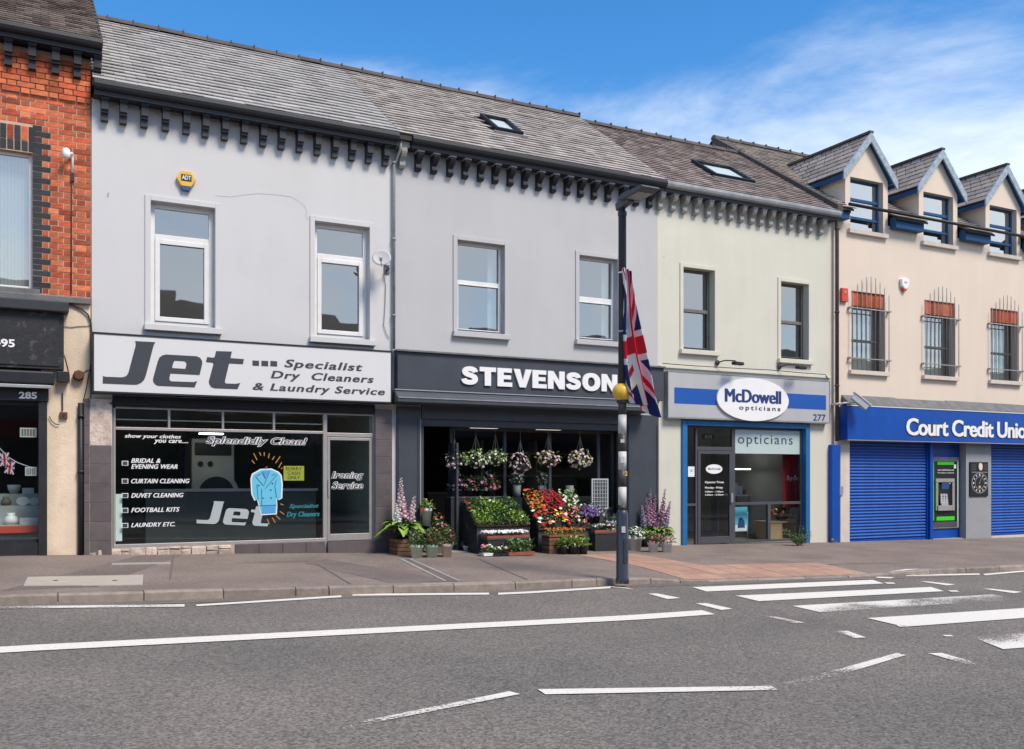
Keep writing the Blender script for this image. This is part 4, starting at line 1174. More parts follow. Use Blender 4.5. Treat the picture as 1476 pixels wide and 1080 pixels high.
# fascia with raised letters
FY = -.16
fx0, fx1 = ux(573, FY), ux(957, FY)
fz1, fz0 = uz(573, 506, FY), uz(573, 561, FY)
fas = thing('shop_sign', 'dark slate blue fascia with raised white capitals over the florist', 'sign', ((fx0 + fx1) / 2, 0, fz0))
MB().box(fx0, fx1, FY, -.003, fz0, fz1).build('panel', 'paint_navy', fas, bevel=.006)
MB().box(fx0 - .02, fx1 + .01, FY - .05, -.002, fz1, fz1 + .03).build('lead_capping', 'lead', fas)
x0, x1 = ux(664, FY), ux(888.5, FY); z1 = uz(664, 527.5, FY); z0 = uz(664, 554.5, FY)
def sstroke():
    P = [(.655, .69), (.60, .81), (.42, .865), (.23, .82), (.165, .70), (.24, .59), (.42, .525), (.60, .44), (.65, .30), (.56, .175), (.38, .135), (.18, .185), (.115, .32)]
    pts = []
    for i in range(len(P) - 1):
        p0, p1, p2, p3 = P[max(i - 1, 0)], P[i], P[i + 1], P[min(i + 2, len(P) - 1)]
        for k in range(4):
            t = k / 4
            pts.append(tuple(.5 * (2 * p1[a] + (p2[a] - p0[a]) * t + (2 * p0[a] - 5 * p1[a] + 4 * p2[a] - p3[a]) * t * t + (3 * p1[a] - p0[a] - 3 * p2[a] + p3[a]) * t ** 3) for a in (0, 1)))
    pts.append(P[-1]); l, r = [], []
    for i, p in enumerate(pts):
        a, c = pts[max(i - 1, 0)], pts[min(i + 1, len(pts) - 1)]; d = Vector((c[0] - a[0], c[1] - a[1])).normalized(); n = Vector((-d.y, d.x)) * .128
        l.append((p[0] + n.x, p[1] + n.y)); r.append((p[0] - n.x, p[1] - n.y))
    return [l + r[::-1]]
el_ = lambda cx, cy, rx, ry, s: [(cx + rx * abs(cos(s * 2 * pi * i / 40)) ** .9 * (1 if cos(s * 2 * pi * i / 40) > 0 else -1), cy + ry * abs(sin(s * 2 * pi * i / 40)) ** .9 * (1 if sin(s * 2 * pi * i / 40) > 0 else -1)) for i in range(40)]
GL = {'S': (.79, sstroke()), 'T': (.78, [[(0, 1), (.78, 1), (.78, .76), (.54, .76), (.54, 0), (.24, 0), (.24, .76), (0, .76)]]),
      'E': (.72, [[(0, 1), (.70, 1), (.70, .77), (.30, .77), (.30, .62), (.66, .62), (.66, .40), (.30, .40), (.30, .23), (.72, .23), (.72, 0), (0, 0)]]),
      'V': (.90, [[(0, 1), (.31, 1), (.45, .36), (.59, 1), (.90, 1), (.60, 0), (.30, 0)]]),
      'N': (.86, [[(0, 0), (0, 1), (.28, 1), (.58, .46), (.58, 1), (.86, 1), (.86, 0), (.58, 0), (.28, .54), (.28, 0)]]),
      'O': (.96, [el_(.48, .5, .48, .515, 1), el_(.48, .5, .185, .27, -1)])}
adv = [GL[c][0] + (.03 if c in 'V' else .07) for c in 'STEVENSON']; tot = sum(adv) - .07; kx = (x1 - x0) / tot; px_ = 0
for ch, a_ in zip('STEVENSON', adv):
    MB().prism(GL[ch][1], lambda a, c, y: (x0 + (px_ + a) * kx, y, z0 + c * (z1 - z0)), FY - .035, FY - .002).build('letter', 'letter_white', fas, fix=True); px_ += a_
MB().box(SX0 - .002, SX1 + .002, -.045, -.002, sv_top + .001, fz0 - .002).build('transom_board', 'paint_navy', stv)
# awning cassette under the fascia
awn = thing('awning', 'closed dark awning box with pale edge trim over the florist window', 'awning', ((fx0 + fx1) / 2, 0, fz0 - .3))
ax0, ax1 = ux(571, -.40), ux(941, -.40)
prof = [(-.003, fz0 - .004), (-.22, fz0 - .03), (-.36, fz0 - .09), (-.42, fz0 - .16), (-.42, fz0 - .24), (-.38, fz0 - .265), (-.05, fz0 - .27), (-.003, fz0 - .25)]
MB().prism([prof], lambda a, c, q: (q, a, c), ax0 + .03, ax1 - .03).build('cassette', 'paint_navy', awn, fix=True)
MB().prism([prof], lambda a, c, q: (q, a * 1.015, c), ax0, ax0 + .028).build('end_cap', 'cornice_dark', awn, fix=True)
MB().prism([prof], lambda a, c, q: (q, a * 1.015, c), ax1 - .028, ax1).build('end_cap', 'cornice_dark', awn, fix=True)
MB().box(ax0 + .03, ax1 - .03, -.255, -.225, fz0 - .022, fz0 - .004).build('trim', 'steel', awn)
MB().box(ax0 + .03, ax1 - .03, -.432, -.421, fz0 - .175, fz0 - .158).build('trim', 'gutter_pale', awn)
# inside the florist: shelves, lamp panels, vases
shelf = thing('shop_shelving', 'dark shelving unit standing inside the florist shop', 'shelf', (ux(760, 2.8), 2.8, zf))
b = MB()
xa, xb = ux(690, 2.8), ux(840, 2.8)
for zz_ in (.4, .9, 1.4, 1.9): b.box(xa, xb, 2.6, 3.0, zf + zz_, zf + zz_ + .03)
for xx in (xa, (xa + xb) / 2, xb): b.box(xx - .02, xx + .02, 2.6, 3.0, zf, zf + 2.2)
b.build('shelves', 'wood_brown', shelf)
counter = thing('shop_counter', 'brown counter standing deep inside the florist', 'counter', (ux(640, 3.5), 3.5, zf))
MB().box(ux(615, 3.5), ux(668, 3.5), 3.4, 4.0, zf, zf + 1.0).build('body', 'interior_brown', counter)
MB().box(ux(612, 3.5), ux(670, 3.5), 3.35, 4.05, zf + 1.0, zf + 1.05).build('top', 'wood_brown', counter)
for i, (u, v) in enumerate(((700, 618), (795, 620))):
    q = pt(u, v, 1.4)
    o = MB().box(q.x - .22, q.x + .22, 1.2, 1.7, q.z, q.z + .05).build('ceiling_panel_light', 'lamp_dim', None)
    tag(o, ('left' if i == 0 else 'right') + ' one of two small ceiling lights inside the florist', 'ceiling light', 'lights inside the florist')
for i, (u, vt, vb) in enumerate(((745, 699, 716), (781.5, 700, 716), (821, 700, 717))):
    q = pt(u, vb, .62)
    hgt = uz(u, vt, .62) - q.z
    o = MB().lathe([(.075, 0), (.085, hgt), (.078, hgt), (.068, .02)], (q.x, .62, q.z), 14, cap=True).build('vase', 'pot_white')
    tag(o, 'white vase in the florist window, ' + ('leftmost', 'middle one', 'rightmost')[i] + ' of three', 'vase', 'white vases in the florist window')
b = MB().box(ga + .1, gend - .1, .5, .8, zsill - .1, uz(781, 716.2, .62) - .001)
tag(b.build('window_shelf', 'stand_black'), 'dark shelf behind the florist window carrying white vases', 'shelf')

# ---------------------------------------------------------------- cream house with the optician
mcd = thing('terraced_house', 'cream rendered house with the optician at street level', 'house', (XS1, 0, zg(XS1)))
w5 = fbox(984.4, 385, 1029.6, 507, 0); w6 = fbox(1125, 405.5, 1165, 520, 0)
MX0, MX1 = ux(984), ux(1167)
mtop = uz(984, 604)
wall_mesh(XS1, XM1, -1.2, EAVE_Z - .19, 0, .3, [w5, w6, (MX0, MX1, -2, mtop)]).build('wall', 'render_mcd', mcd)
shell(mcd, XS1, XM1, EAVE_Z - .2, 'render_mcd')
MRZ = RIDGE_Z - .1
MM = (MRZ - EAVE_Z) / (RIDGE_Y - EAVE_Y)
sk2 = sk_rect([(994, 236), (1050, 245), (1087, 267), (1032, 257)], EAVE_Z, MM)
mrf = roof(mcd, XS1, XM1, 'slate_mcd', rz=MRZ, holes=[sk2], width=.24, gauge=.165)
skylight(mrf, sk2, EAVE_Z, MM, 'glass_roof')
us = [840 + q / 2.7 for q in (312, 362, 407, 453, 500, 545, 588, 630, 670, 706, 742, 782, 822, 860, 898, 940)]
cornice(mcd, XS1 + .01, XM1 - .0, us, 'gutter_pale', 'cornice_mid', 'corbel_grey', 'corbel_cap', scroll=True)
window(mcd, w5, mid=.50, low=.015, trim='render_mcd', fm='wood_brown', sill='render_mcd', rec=.16, fw=.06, midh=.06)
window(mcd, w6, mid=.50, low=.015, trim='render_mcd', fm='wood_brown', sill='render_mcd', rec=.16, fw=.06, midh=.06)
room(mcd, XS1 + .2, XM1 - .2, .3, 4.2, 3.4, 6.9, 'interior_dark')
mfl = zg(14.5) + .03
room(mcd, XS1 + .9, XM1 - .25, .3, 4.0, mfl, 3.2, 'interior_grey', 'interior_floor')
# string course, pipe along the wall
MB().box(XS1 + .02, XM1 - .02, -.05, -.002, uz(965, 531), uz(965, 527.5)).build('string_course', 'render_mcd', mcd, bevel=.008)
# sign
Y = -.14
mx0, mx1 = ux(963.5, Y), ux(1195.5, Y); mz1, mz0 = uz(963.5, 536, Y), uz(963.5, 601.5, Y)
msg = thing('shop_sign', 'silver fascia sign with blue bars and a white oval over the optician', 'sign', ((mx0 + mx1) / 2, 0, mz0))
MB().box(mx0, mx1, Y, -.003, mz0, mz1).build('panel', 'sign_silver', msg, bevel=.012)
fr = MB()
fr.box(mx0 - .015, mx0, Y - .006, -.003, mz0, mz1); fr.box(mx1, mx1 + .015, Y - .006, -.003, mz0, mz1); fr.box(mx0 - .015, mx1 + .015, Y - .006, -.003, mz1, mz1 + .02); fr.box(mx0 - .015, mx1 + .015, Y - .006, -.003, mz0 - .02, mz0)
fr.build('frame', 'gutter_pale', msg)
for q in ((972, 558.5, 1040, 0), (1130, 0, 1190.5, 0)):
    zA, zB = uz(972, 558.5, Y), uz(972, 581.5, Y)
    MB().box(ux(q[0], Y), ux(q[2], Y), Y - .004, Y + .001, zB, zA).build('stripe', 'sign_blue', msg)
cxo = ux(1084.5, Y); czo = (uz(1084.5, 545.5, Y - .03) + uz(1084.5, 607, Y - .03)) / 2; rx = (ux(1136.5, Y) - ux(1033.5, Y)) / 2; rz = (uz(1084.5, 545.5, Y) - uz(1084.5, 607, Y)) / 2
ell = [(cxo + rx * cos(2 * pi * i / 48), czo + rz * sin(2 * pi * i / 48)) for i in range(48)]
MB().prism([ell], lambda a, c, y: (a, y, c), Y - .045, Y - .004).build('oval_panel', 'letter_white', msg, fix=True)
text('lettering', 'McDowell', (1045.5, 560, 1125, 579), Y - .0455, 'letter_blue', msg, .006, .0, 0, 1.0, fat=.06)
text('lettering', 'opticians', (1065.5, 584.3, 1124.5, 592.5), Y - .0455, 'letter_dark', msg, .006, .0, 0, 1.35, fat=.02)
text('lettering', '277', (1172, 597.0, 1190, 606.5), Y - .0005, 'letter_blue', msg, .005, .012)
# shop front in a blue surround
GY2 = .10
b = MB()
x0, x1 = ux(983.5, -.04), ux(1167.5, -.04)
zt = mz0 - .03
b.box(x0, x0 + .13, -.05, GY2 + .05, zg(12.5) - .2, zt); b.box(x1 - .13, x1, -.05, GY2 + .05, zg(16) - .2, zt); b.box(x0 + .13, x1 - .13, -.05, GY2 + .05, zt - .12, zt)
b.build('shop_surround', 'frame_blue', mcd, bevel=.008)
ix0, ix1 = x0 + .13, x1 - .13; iz1 = zt - .12
zo = lambda x, y: (980 + x / 5.4, 600 + y / 5.4)
f = MB()
X = lambda x: ux(zo(x, 0)[0], GY2); Z = lambda x, y: uz(*zo(x, y), GY2)
fw = .035
yf0, yf1 = GY2 - .03, GY2 + .04
zbm = zg(14) + .02
f.box(ix0, ix0 + .03, yf0, yf1, zbm, iz1)
xdl, xdr = X(130), X(410)
f.box(xdl - .05, xdl, yf0, yf1, zbm, iz1 - .05); f.box(xdr - .04, xdr + .05, yf0, yf1, zbm, iz1 - .05)
f.box(ix0 + .03, ix1, yf0, yf1, iz1 - .05, iz1)
zdt = Z(140, 255)
f.box(xdl, xdr - .04, yf0, yf1, zdt - .03, zdt + .05)
zmr = Z(420, 682)
f.box(xdr + .05, ix1 - .05, yf0, yf1, zmr - .03, zmr + .03)
f.box(ix0 + .03, xdl - .05, yf0, yf1, zmr - .03, zmr + .02)
f.box(ix1 - .05, ix1, yf0, yf1, zbm, iz1 - .05)
xmu = X(690)
f.box(xmu - .045, xmu + .04, yf0, yf1, zbm + .05, zmr - .03)
f.box(xdr + .05, ix1 - .05, yf0, yf1, zbm, zbm + .05)
mfr = f.build('display_window', 'alu_dark', mcd, bevel=.004)
G = 'glass_shop'
def pane(x0, x1, z0, z1): return MB().box(x0, x1, GY2, GY2 + .006, z0, z1).build('pane', G, mfr)
pane(ix0 + .03, xdl - .05, zbm, zmr - .03); pane(ix0 + .03, xdl - .05, zmr + .02, iz1 - .05)
pane(xdl, xdr - .04, zdt + .05, iz1 - .05)
pane(xdr + .05, ix1 - .05, zmr + .03, iz1 - .05)
pane(xdr + .05, xmu - .045, zbm + .05, zmr - .03); pane(xmu + .04, ix1 - .05, zbm + .05, zmr - .03)
zfr = Z(420, 290)
MB().box(xdr + .05, ix1 - .05, GY2 - .006, GY2 - .002, zfr, iz1 - .05).build('frosted_film', 'frosted', mfr)
a, c = zo(450, 143), zo(878, 238)
text('window_lettering', 'opticians', (*a, *c), GY2 - .0065, 'letter_glassblue', mfr, .002, 0, 0, 1.15)
d = MB(); t = .07
da, dc, dtp, dbt = xdl + .008, xdr - .048, zdt - .038, zbm + .01
d.box(da, da + t, yf0 - .01, yf1 - .02, dbt, dtp); d.box(dc - t, dc, yf0 - .01, yf1 - .02, dbt, dtp); d.box(da + t, dc - t, yf0 - .01, yf1 - .02, dtp - t, dtp); d.box(da + t, dc - t, yf0 - .01, yf1 - .02, dbt, dbt + .15)
md = d.build('door', 'alu_dark', mcd, bevel=.005)
MB().box(da + t, dc - t, GY2 - .01, GY2 - .004, dbt + .15, dtp - t).build('pane', G, md)
MB().box(dc - .06, dc - .012, yf0 - .06, yf0 - .011, Z(388, 670), Z(388, 600)).build('handle', 'steel', md)
yl = GY2 - .0115
cc = zo(266, 412); q = pt(*cc, yl); rx = ux(zo(330, 0)[0], yl) - q.x; rz = uz(*zo(266, 375), yl) - q.z
MB().prism([[(q.x + rx * cos(2 * pi * i / 28), q.z + rz * sin(2 * pi * i / 28)) for i in range(28)]], lambda a, c, y: (a, y, c), yl - .002, yl).build('oval_sticker', 'letter_white', md, fix=True)
text('window_lettering', 'McDowell', (*zo(220, 402), *zo(315, 418)), yl - .0025, 'letter_dark', md, .001, .02)
for s, bx in (('Opening Times', (195, 506, 342, 527)), ('Monday - Friday', (195, 549, 335, 569)), ('9.00am - 1.00pm', (195, 582, 338, 598)), ('2.00pm - 5.00pm', (195, 607, 340, 622))):
    text('window_lettering', s, (*zo(bx[0], bx[1]), *zo(bx[2], bx[3])), yl, 'letter_white', md, .001, .02)
MB().box(X(62), X(112), GY2 - .006, GY2 - .003, Z(62, 472), Z(62, 392)).build('notice', 'letter_white', mfr)
MB().box(X(80), X(97), GY2 - .008, GY2 - .0065, Z(80, 432), Z(80, 415)).build('notice_picture', 'decal_grey', mfr)
# inside the optician
mat('advert_red', (.30, .012, .02), .5, .05)
rp = tag(MB().box(ux(zo(800, 0)[0], .45), ux(zo(960, 0)[0], .45), .44, .46, uz(*zo(800, 712), .45), uz(*zo(800, 290), .45)).build('advert_board', 'advert_red'), 'dark red panel with white script inside the optician window', 'panel')
obj('script', text_mesh('Ray-Ban', ux(zo(830, 0)[0], .44), ux(zo(928, 0)[0], .44), uz(*zo(830, 512), .44), uz(*zo(830, 462), .44), .4395, .002, .0, .35), 'letter_white', rp)
q0 = pt(*zo(705, 945), .55)
cab = thing('cabinet', 'small pine cabinet with open shelves inside the optician window', 'cabinet', (q0.x + .3, .6, mfl))
x0, x1 = ux(zo(706, 0)[0], .42), ux(zo(920, 0)[0], .42); z1 = uz(*zo(710, 832), .42)
MB().box(x0 - .02, x1 + .02, .40, .95, z1, z1 + .035).build('top', 'pine', cab)
MB().box(x0, x0 + .48 * (x1 - x0) * .8, .42, .93, mfl, z1 - .001).build('cupboard', 'pine', cab)
xs_ = x0 + .48 * (x1 - x0) * .8 + .002
MB().box(xs_, xs_ + .03, .42, .93, mfl, z1 - .001).build('side_panel', 'pine', cab); MB().box(x1 - .03, x1, .42, .93, mfl, z1 - .001).build('side_panel', 'pine', cab)
for h in (.02, .5): MB().box(xs_ + .03, x1 - .03, .44, .93, mfl + (z1 - mfl) * h, mfl + (z1 - mfl) * h + .025).build('shelf', 'pine', cab)
pos = tag(MB().box(ux(zo(420, 0)[0], .3), ux(zo(526, 0)[0], .3), .30, .306, uz(*zo(420, 900), .3), uz(*zo(420, 708), .3)).build('poster', 'decal_jacket'), 'blue poster with a white foot standing inside the optician window', 'poster')
MB().box(ux(zo(424, 0)[0], .29), ux(zo(522, 0)[0], .29), .295, .2995, uz(*zo(424, 896), .29), uz(*zo(424, 850), .29)).build('poster_foot', 'letter_white', pos)
b = MB(); q = pt(*zo(475, 800), .293)
b.prism([[(q.x - .10, q.z - .2), (q.x + .12, q.z - .2), (q.x + .10, q.z - .05), (q.x + .03, q.z + .04), (q.x - .05, q.z + .02)]], lambda a, c, y: (a, y, c), .293, .2995)
b.build('poster_picture', 'letter_glassblue', pos, fix=True)
b = MB()
for u in (420, 526): b.tube([(ux(zo(u, 0)[0], .33), .33, mfl), (ux(zo(u, 0)[0], .33), .33, uz(*zo(420, 745), .33))], .012)
b.build('poster_leg', 'steel', pos)
ex = tag(MB().box(ux(zo(178, 0)[0], 1.0), ux(zo(268, 0)[0], 1.0), 1.0, 1.04, uz(*zo(178, 180), 1.0), uz(*zo(178, 138), 1.0)).build('exit_sign', 'leaf_mid'), 'green exit sign hanging inside above the optician door', 'sign')
b = MB(); c1 = ux(zo(222, 0)[0], 1.0); zc = uz(*zo(222, 160), 1.0)
b.box(c1 - .10, c1 - .03, .995, .999, zc - .04, zc + .04); b.box(c1 + .0, c1 + .03, .995, .999, zc - .045, zc + .045); b.box(c1 + .05, c1 + .10, .995, .999, zc - .04, zc + .04); b.build('sign_marks', 'letter_white', ex)
rk = thing('frame_rack', 'white rack of spectacle frames on the back wall of the optician', 'rack', (ux(1100, 3.5), 3.5, mfl))
b = MB()
for i, v in enumerate((676, 688, 700)): b.box(ux(1065, 3.6), ux(1125, 3.6), 3.5, 3.85, uz(1065, v, 3.6), uz(1065, v, 3.6) + .03)
b.build('shelves', 'letter_white', rk)
b = MB(); rr = random.Random(9)
for i in range(14):
    xx = ux(1065 + i * 4.2, 3.55); z = uz(1065, (676, 688, 700)[i % 3], 3.6) + .032
    b.box(xx, xx + rr.uniform(.06, .14), 3.52, 3.6, z, z + rr.uniform(.08, .2))
b.build('spectacle_case', 'stand_slate', rk)
ds = thing('desk', 'white desk with papers on it inside the optician', 'desk', (ux(1066, 1.6), 1.6, mfl))
MB().box(ux(1050, 1.6), ux(1080, 1.6), 1.5, 2.1, uz(1066, 715, 1.6), uz(1066, 713, 1.6)).build('top', 'letter_white', ds)
b = MB()
for u in (1052, 1078):
    for yy in (1.55, 2.05): b.box(ux(u, 1.6) - .02, ux(u, 1.6) + .02, yy - .02, yy + .02, mfl, uz(1066, 715, 1.6))
b.build('leg', 'steel', ds)
for i, (u, h) in enumerate(((1060, .28), (1066, .2), (1072, .12))):
    tag(MB().box(ux(u, 1.6), ux(u + 4, 1.6), 1.6, 1.75, uz(1066, 713, 1.6) + .001, uz(1066, 713, 1.6) + h).build('box_file', 'letter_white' if i < 2 else 'alarm_red'), ('tallest white', 'shorter white', 'small red')[i] + ' box on the desk inside the optician', 'box')
lt = tag(MB().box(ux(1058, 2.0), ux(1082, 2.0), 2.0, 2.12, uz(1058, 677, 2.0), uz(1058, 675.5, 2.0)).build('strip_light', 'lamp_tube'), 'lit strip light inside the optician', 'light')

# ---------------------------------------------------------------- cream house with the credit union
XC1 = 29.0
cu = thing('terraced_house', 'peach rendered house with blue dormers and the credit union below', 'house', (XM1, 0, zg(XM1)))
wa = fbox(1227, 419, 1275, 537, 0); wb = fbox(1332.5, 432, 1376, 547.5, 0)
pitch = ux(1354) - ux(1251)
def shift(r, k): return (r[0] + pitch * k, r[1] + pitch * k, r[2], r[3])
dwz = fbox(1225.5, 254.6, 1273, 338.5, 0)
WA = [shift(wa, k) for k in range(4)]
DW = [shift(dwz, k) for k in range(4)]
CEZ = 7.62; CM = .672; CRY = 4.2
CRZ = CEZ + .09 + CM * (CRY - EAVE_Y)
# ground floor openings
S1 = (ux(1223.5), ux(1340), -3, uz(1223.5, 634)); S2 = (ux(1427.5), ux(1427.5) + 3.4, -3, S1[3])
ATM = (ux(1343), ux(1393, -.035), -3, S1[3])
hl = WA + [S1, S2, ATM] + [(d[0], d[1], d[2], CEZ + 1.0) for d in DW]
wall_mesh(XM1, XC1, -1.6, CEZ - .06, 0, .3, hl).build('wall', 'render_cream', cu)
b = MB(); b.box(XM1, XM1 + .15, .3, 8.4, -1.6, CEZ); b.box(XC1 - .15, XC1, 0.3, 8.4, -1.6, CEZ); b.box(XM1 + .15, XC1 - .15, 8.2, 8.4, -1.6, CEZ)
for xa in (XM1 + .02, XC1 - .17):
    n = len(b.v); b.v += [(xa, 0, CEZ), (xa, 8.4, CEZ), (xa, CRY, CRZ - .13), (xa + .15, 0, CEZ), (xa + .15, 8.4, CEZ), (xa + .15, CRY, CRZ - .13)]
    for f in ((0, 2, 1), (3, 4, 5), (0, 1, 4, 3), (1, 2, 5, 4), (2, 0, 3, 5)): b.f.append(tuple(n + i for i in f))
b.build('party_wall', 'render_cream', cu)
k_ = sqrt(1 + CM * CM)
crf = None
hol = []
dhw = (DW[0][1] - DW[0][0]) / 2 + .16
for d in DW:
    c0 = (d[0] + d[1]) / 2; hol.append((c0 - dhw - .02, c0 + dhw + .02, -.1, 1.35))
b = MB(); th = .05; ez = CEZ + .09
segs = []
xa = XM1 - .02
for h in hol:
    segs.append((xa, h[0])); xa = h[1]
segs.append((xa, XC1))
y13 = EAVE_Y + 1.35 / k_; z13 = ez + CM * (y13 - EAVE_Y)
for x0, x1 in segs: b.hexa([(x0, EAVE_Y, ez - th), (x1, EAVE_Y, ez - th), (x1, y13, z13 - th), (x0, y13, z13 - th), (x0, EAVE_Y, ez), (x1, EAVE_Y, ez), (x1, y13, z13), (x0, y13, z13)])
b.hexa([(XM1 - .02, y13, z13 - th), (XC1, y13, z13 - th), (XC1, CRY, CRZ - th), (XM1 - .02, CRY, CRZ - th), (XM1 - .02, y13, z13), (XC1, y13, z13), (XC1, CRY, CRZ), (XM1 - .02, CRY, CRZ)])
yb = 2 * CRY - EAVE_Y
b.hexa([(XM1 - .02, CRY, CRZ - th), (XC1, CRY, CRZ - th), (XC1, yb, ez - th), (XM1 - .02, yb, ez - th), (XM1 - .02, CRY, CRZ), (XC1, CRY, CRZ), (XC1, yb, ez), (XM1 - .02, yb, ez)])
crf = b.build('roof', 'roof_under', cu)
slates(crf, XM1 - .02, XC1, EAVE_Y, ez, CRY, CRZ, 'slate_cu', .19, .27, hol)
slates(crf, XM1 - .02, XC1, yb, ez, CRY, CRZ, 'slate_cu', .3, .5, name='rear_slates')
ridge_tiles(crf, XM1 - .02, XC1, CRY, CRZ + .045)
# raised verge towards the lower neighbour
b = MB(); n = 12
for i in range(n):
    ya, yb2 = EAVE_Y - .03 + (CRY - EAVE_Y) * i / n, EAVE_Y - .03 + (CRY - EAVE_Y) * (i + 1) / n - .01
    za, zb2 = ez + CM * (ya - EAVE_Y), ez + CM * (yb2 - EAVE_Y)
    b.hexa([(XM1 - .09, ya, za - .16), (XM1 + .08, ya, za - .16), (XM1 + .08, yb2, zb2 - .16), (XM1 - .09, yb2, zb2 - .16), (XM1 - .09, ya, za + .05), (XM1 + .08, ya, za + .05), (XM1 + .08, yb2, zb2 + .05), (XM1 - .09, yb2, zb2 + .05)])
b.build('verge', 'ridge', crf)
# dormers: front flush with the wall, window through the eaves
apz = 9.63; evz = 8.70
for di, d in enumerate(DW):
    c0 = (d[0] + d[1]) / 2
    dm = MB()
    hw = dhw
    # front: cheeks beside the window and the gable above
    zt = d[3]
    dm.box(c0 - hw, d[0], 0.002, .25, CEZ - .058, zt); dm.box(d[1], c0 + hw, 0.002, .25, CEZ - .058, zt)
    zga = evz + (apz - evz) * .97
    dm.prism([[(c0 - hw, zt), (c0 + hw, zt), (c0 + hw, evz - .06), (c0, apz - .10), (c0 - hw, evz - .06)]], lambda a, c, y: (a, y, c), .002, .2)
    for sx in (-1, 1):
        xe = c0 + sx * hw; xi = c0 + sx * (hw - .12)
        yb3 = EAVE_Y + (evz - ez) / CM + .1
        dm.prism([[(.25, CEZ - .05), (yb3, evz - .05), (.25, evz - .05)]], lambda a, c, x: (x, a, c), xi, xe)
    dmo = dm.build('dormer', 'render_cream', cu, fix=True)
    # dormer roof: two slopes with slates
    yfr = -.13; rn = apz + .02; ov = .17
    yr = EAVE_Y + (rn - ez) / CM + .05; ye = EAVE_Y + (evz - ez) / CM + .12
    for sx in (-1, 1):
        xe = c0 + sx * (hw + ov); zev = evz - .07
        b = MB()
        A, B_, C_, D_ = Vector((c0, yfr, rn)), Vector((xe, yfr, zev)), Vector((xe, ye, zev)), Vector((c0, yr, rn))
        nr = Vector((sx * (rn - zev), 0, abs(xe - c0))).normalized()
        lo = [A, B_, C_, D_]
        pl = [p - nr * .07 for p in lo] + lo
        b.hexa(pl); dr_ = b.build('dormer_roof', 'roof_under', dmo, fix=True)
        MB().hexa([p - nr * .088 for p in lo] + [p - nr * .0715 for p in lo]).build('soffit', 'dormer_blue', dmo, fix=True)
        sl = MB(); rows = 7
        for r in range(rows):
            t0, t1 = r / rows, min(1, (r + 1.2) / rows)
            P0, P1 = B_.lerp(A, t0), B_.lerp(A, t1); Q0, Q1 = C_.lerp(D_, t0), C_.lerp(D_, t1)
            m_ = max(3, int((Q0 - P0).length / .26))
            for j in range(m_ + (r % 2)):
                sft = .5 if r % 2 else 0
                s0, s1 = max(0, (j - sft) / m_), min(1, (j + 1 - sft) / m_)
                if s1 - s0 < .02: continue
                s0 += .006; s1 -= .006
                q = [P0.lerp(Q0, s0) + nr * .024, P0.lerp(Q0, s1) + nr * .024, P1.lerp(Q1, s1) + nr * .006, P1.lerp(Q1, s0) + nr * .006]
                sl.hexa([p - nr * .012 for p in q] + q)
        so = sl.build('slates', 'slate_cu', dmo, fix=True); so['kind'] = 'stuff'
        bb = MB(); nn = Vector((0, -1, 0))
        q0, q1 = A + Vector((0, -.012, .03)), B_ + Vector((sx * .02, -.012, .03))
        dn = Vector((0, 0, -.235))
        bb.hexa([q0, q1, q1 + Vector((0, .035, 0)), q0 + Vector((0, .035, 0)), q0 + dn, q1 + dn, q1 + dn + Vector((0, .035, 0)), q0 + dn + Vector((0, .035, 0))])
        bb.build('bargeboard', 'bargeboard', dmo, fix=True)
        MB().box(min(xe, xe - sx * .03), max(xe, xe - sx * .03), yfr, ye - .1, zev - .15, zev - .05).build('fascia', 'dormer_blue', dmo)
    MB().bar((c0, yfr - .02, rn + .035), (c0, yr - .05, rn + .035), .13, .05).build('ridge_capping', 'ridge', dmo)
    # window with dark blue frame
    wd = window(cu, d, rec=.14, fm='dormer_blue', fw=.05, glass='glass_dormer', mid=.62, midh=.07, sill='cream_paint', curtains=None)
    zl = d[2] + (d[3] - d[2]) * .27
    MB().box(d[0] + .05, d[1] - .05, .136, .20, zl - .03, zl + .03).build('glazing_bar', 'dormer_blue', wd)
    MB().box(d[0] - .01, d[1] + .01, .15, .25, d[3] - .0, d[3] + .06).build('lintel', 'wood_brown', wd)
    room(cu, d[0] - .1, d[1] + .1, .26, 2.2, d[2] - .2, d[3] + .05, 'interior_grey')
# gutter run that crosses the dormer windows on the photo, blue fascia between them
gz = uz(1224, 294.5, -.32)
print('GZ', gz, 'EZ', ez)
MB().tube([(XM1 + .25, -.335, gz), (XC1, -.335, gz - .02)], .038, 10).build('gutter', 'cornice_black', cu)
for i, (x0, x1) in enumerate(segs):
    x0 = max(x0, XM1 + .05)
    if x1 - x0 < .2: continue
    f = MB().box(x0 + .04, x1 - .04, -.20, -.003, gz - .30, gz - .03).build('eaves_fascia', 'dormer_blue', cu, bevel=.01)
    MB().box(x0 + .02, x1 - .02, -.17, -.003, gz - .029, ez - th - .001).build('eaves_soffit', 'dormer_blue', cu) if ez - th - .001 > gz - .028 else None
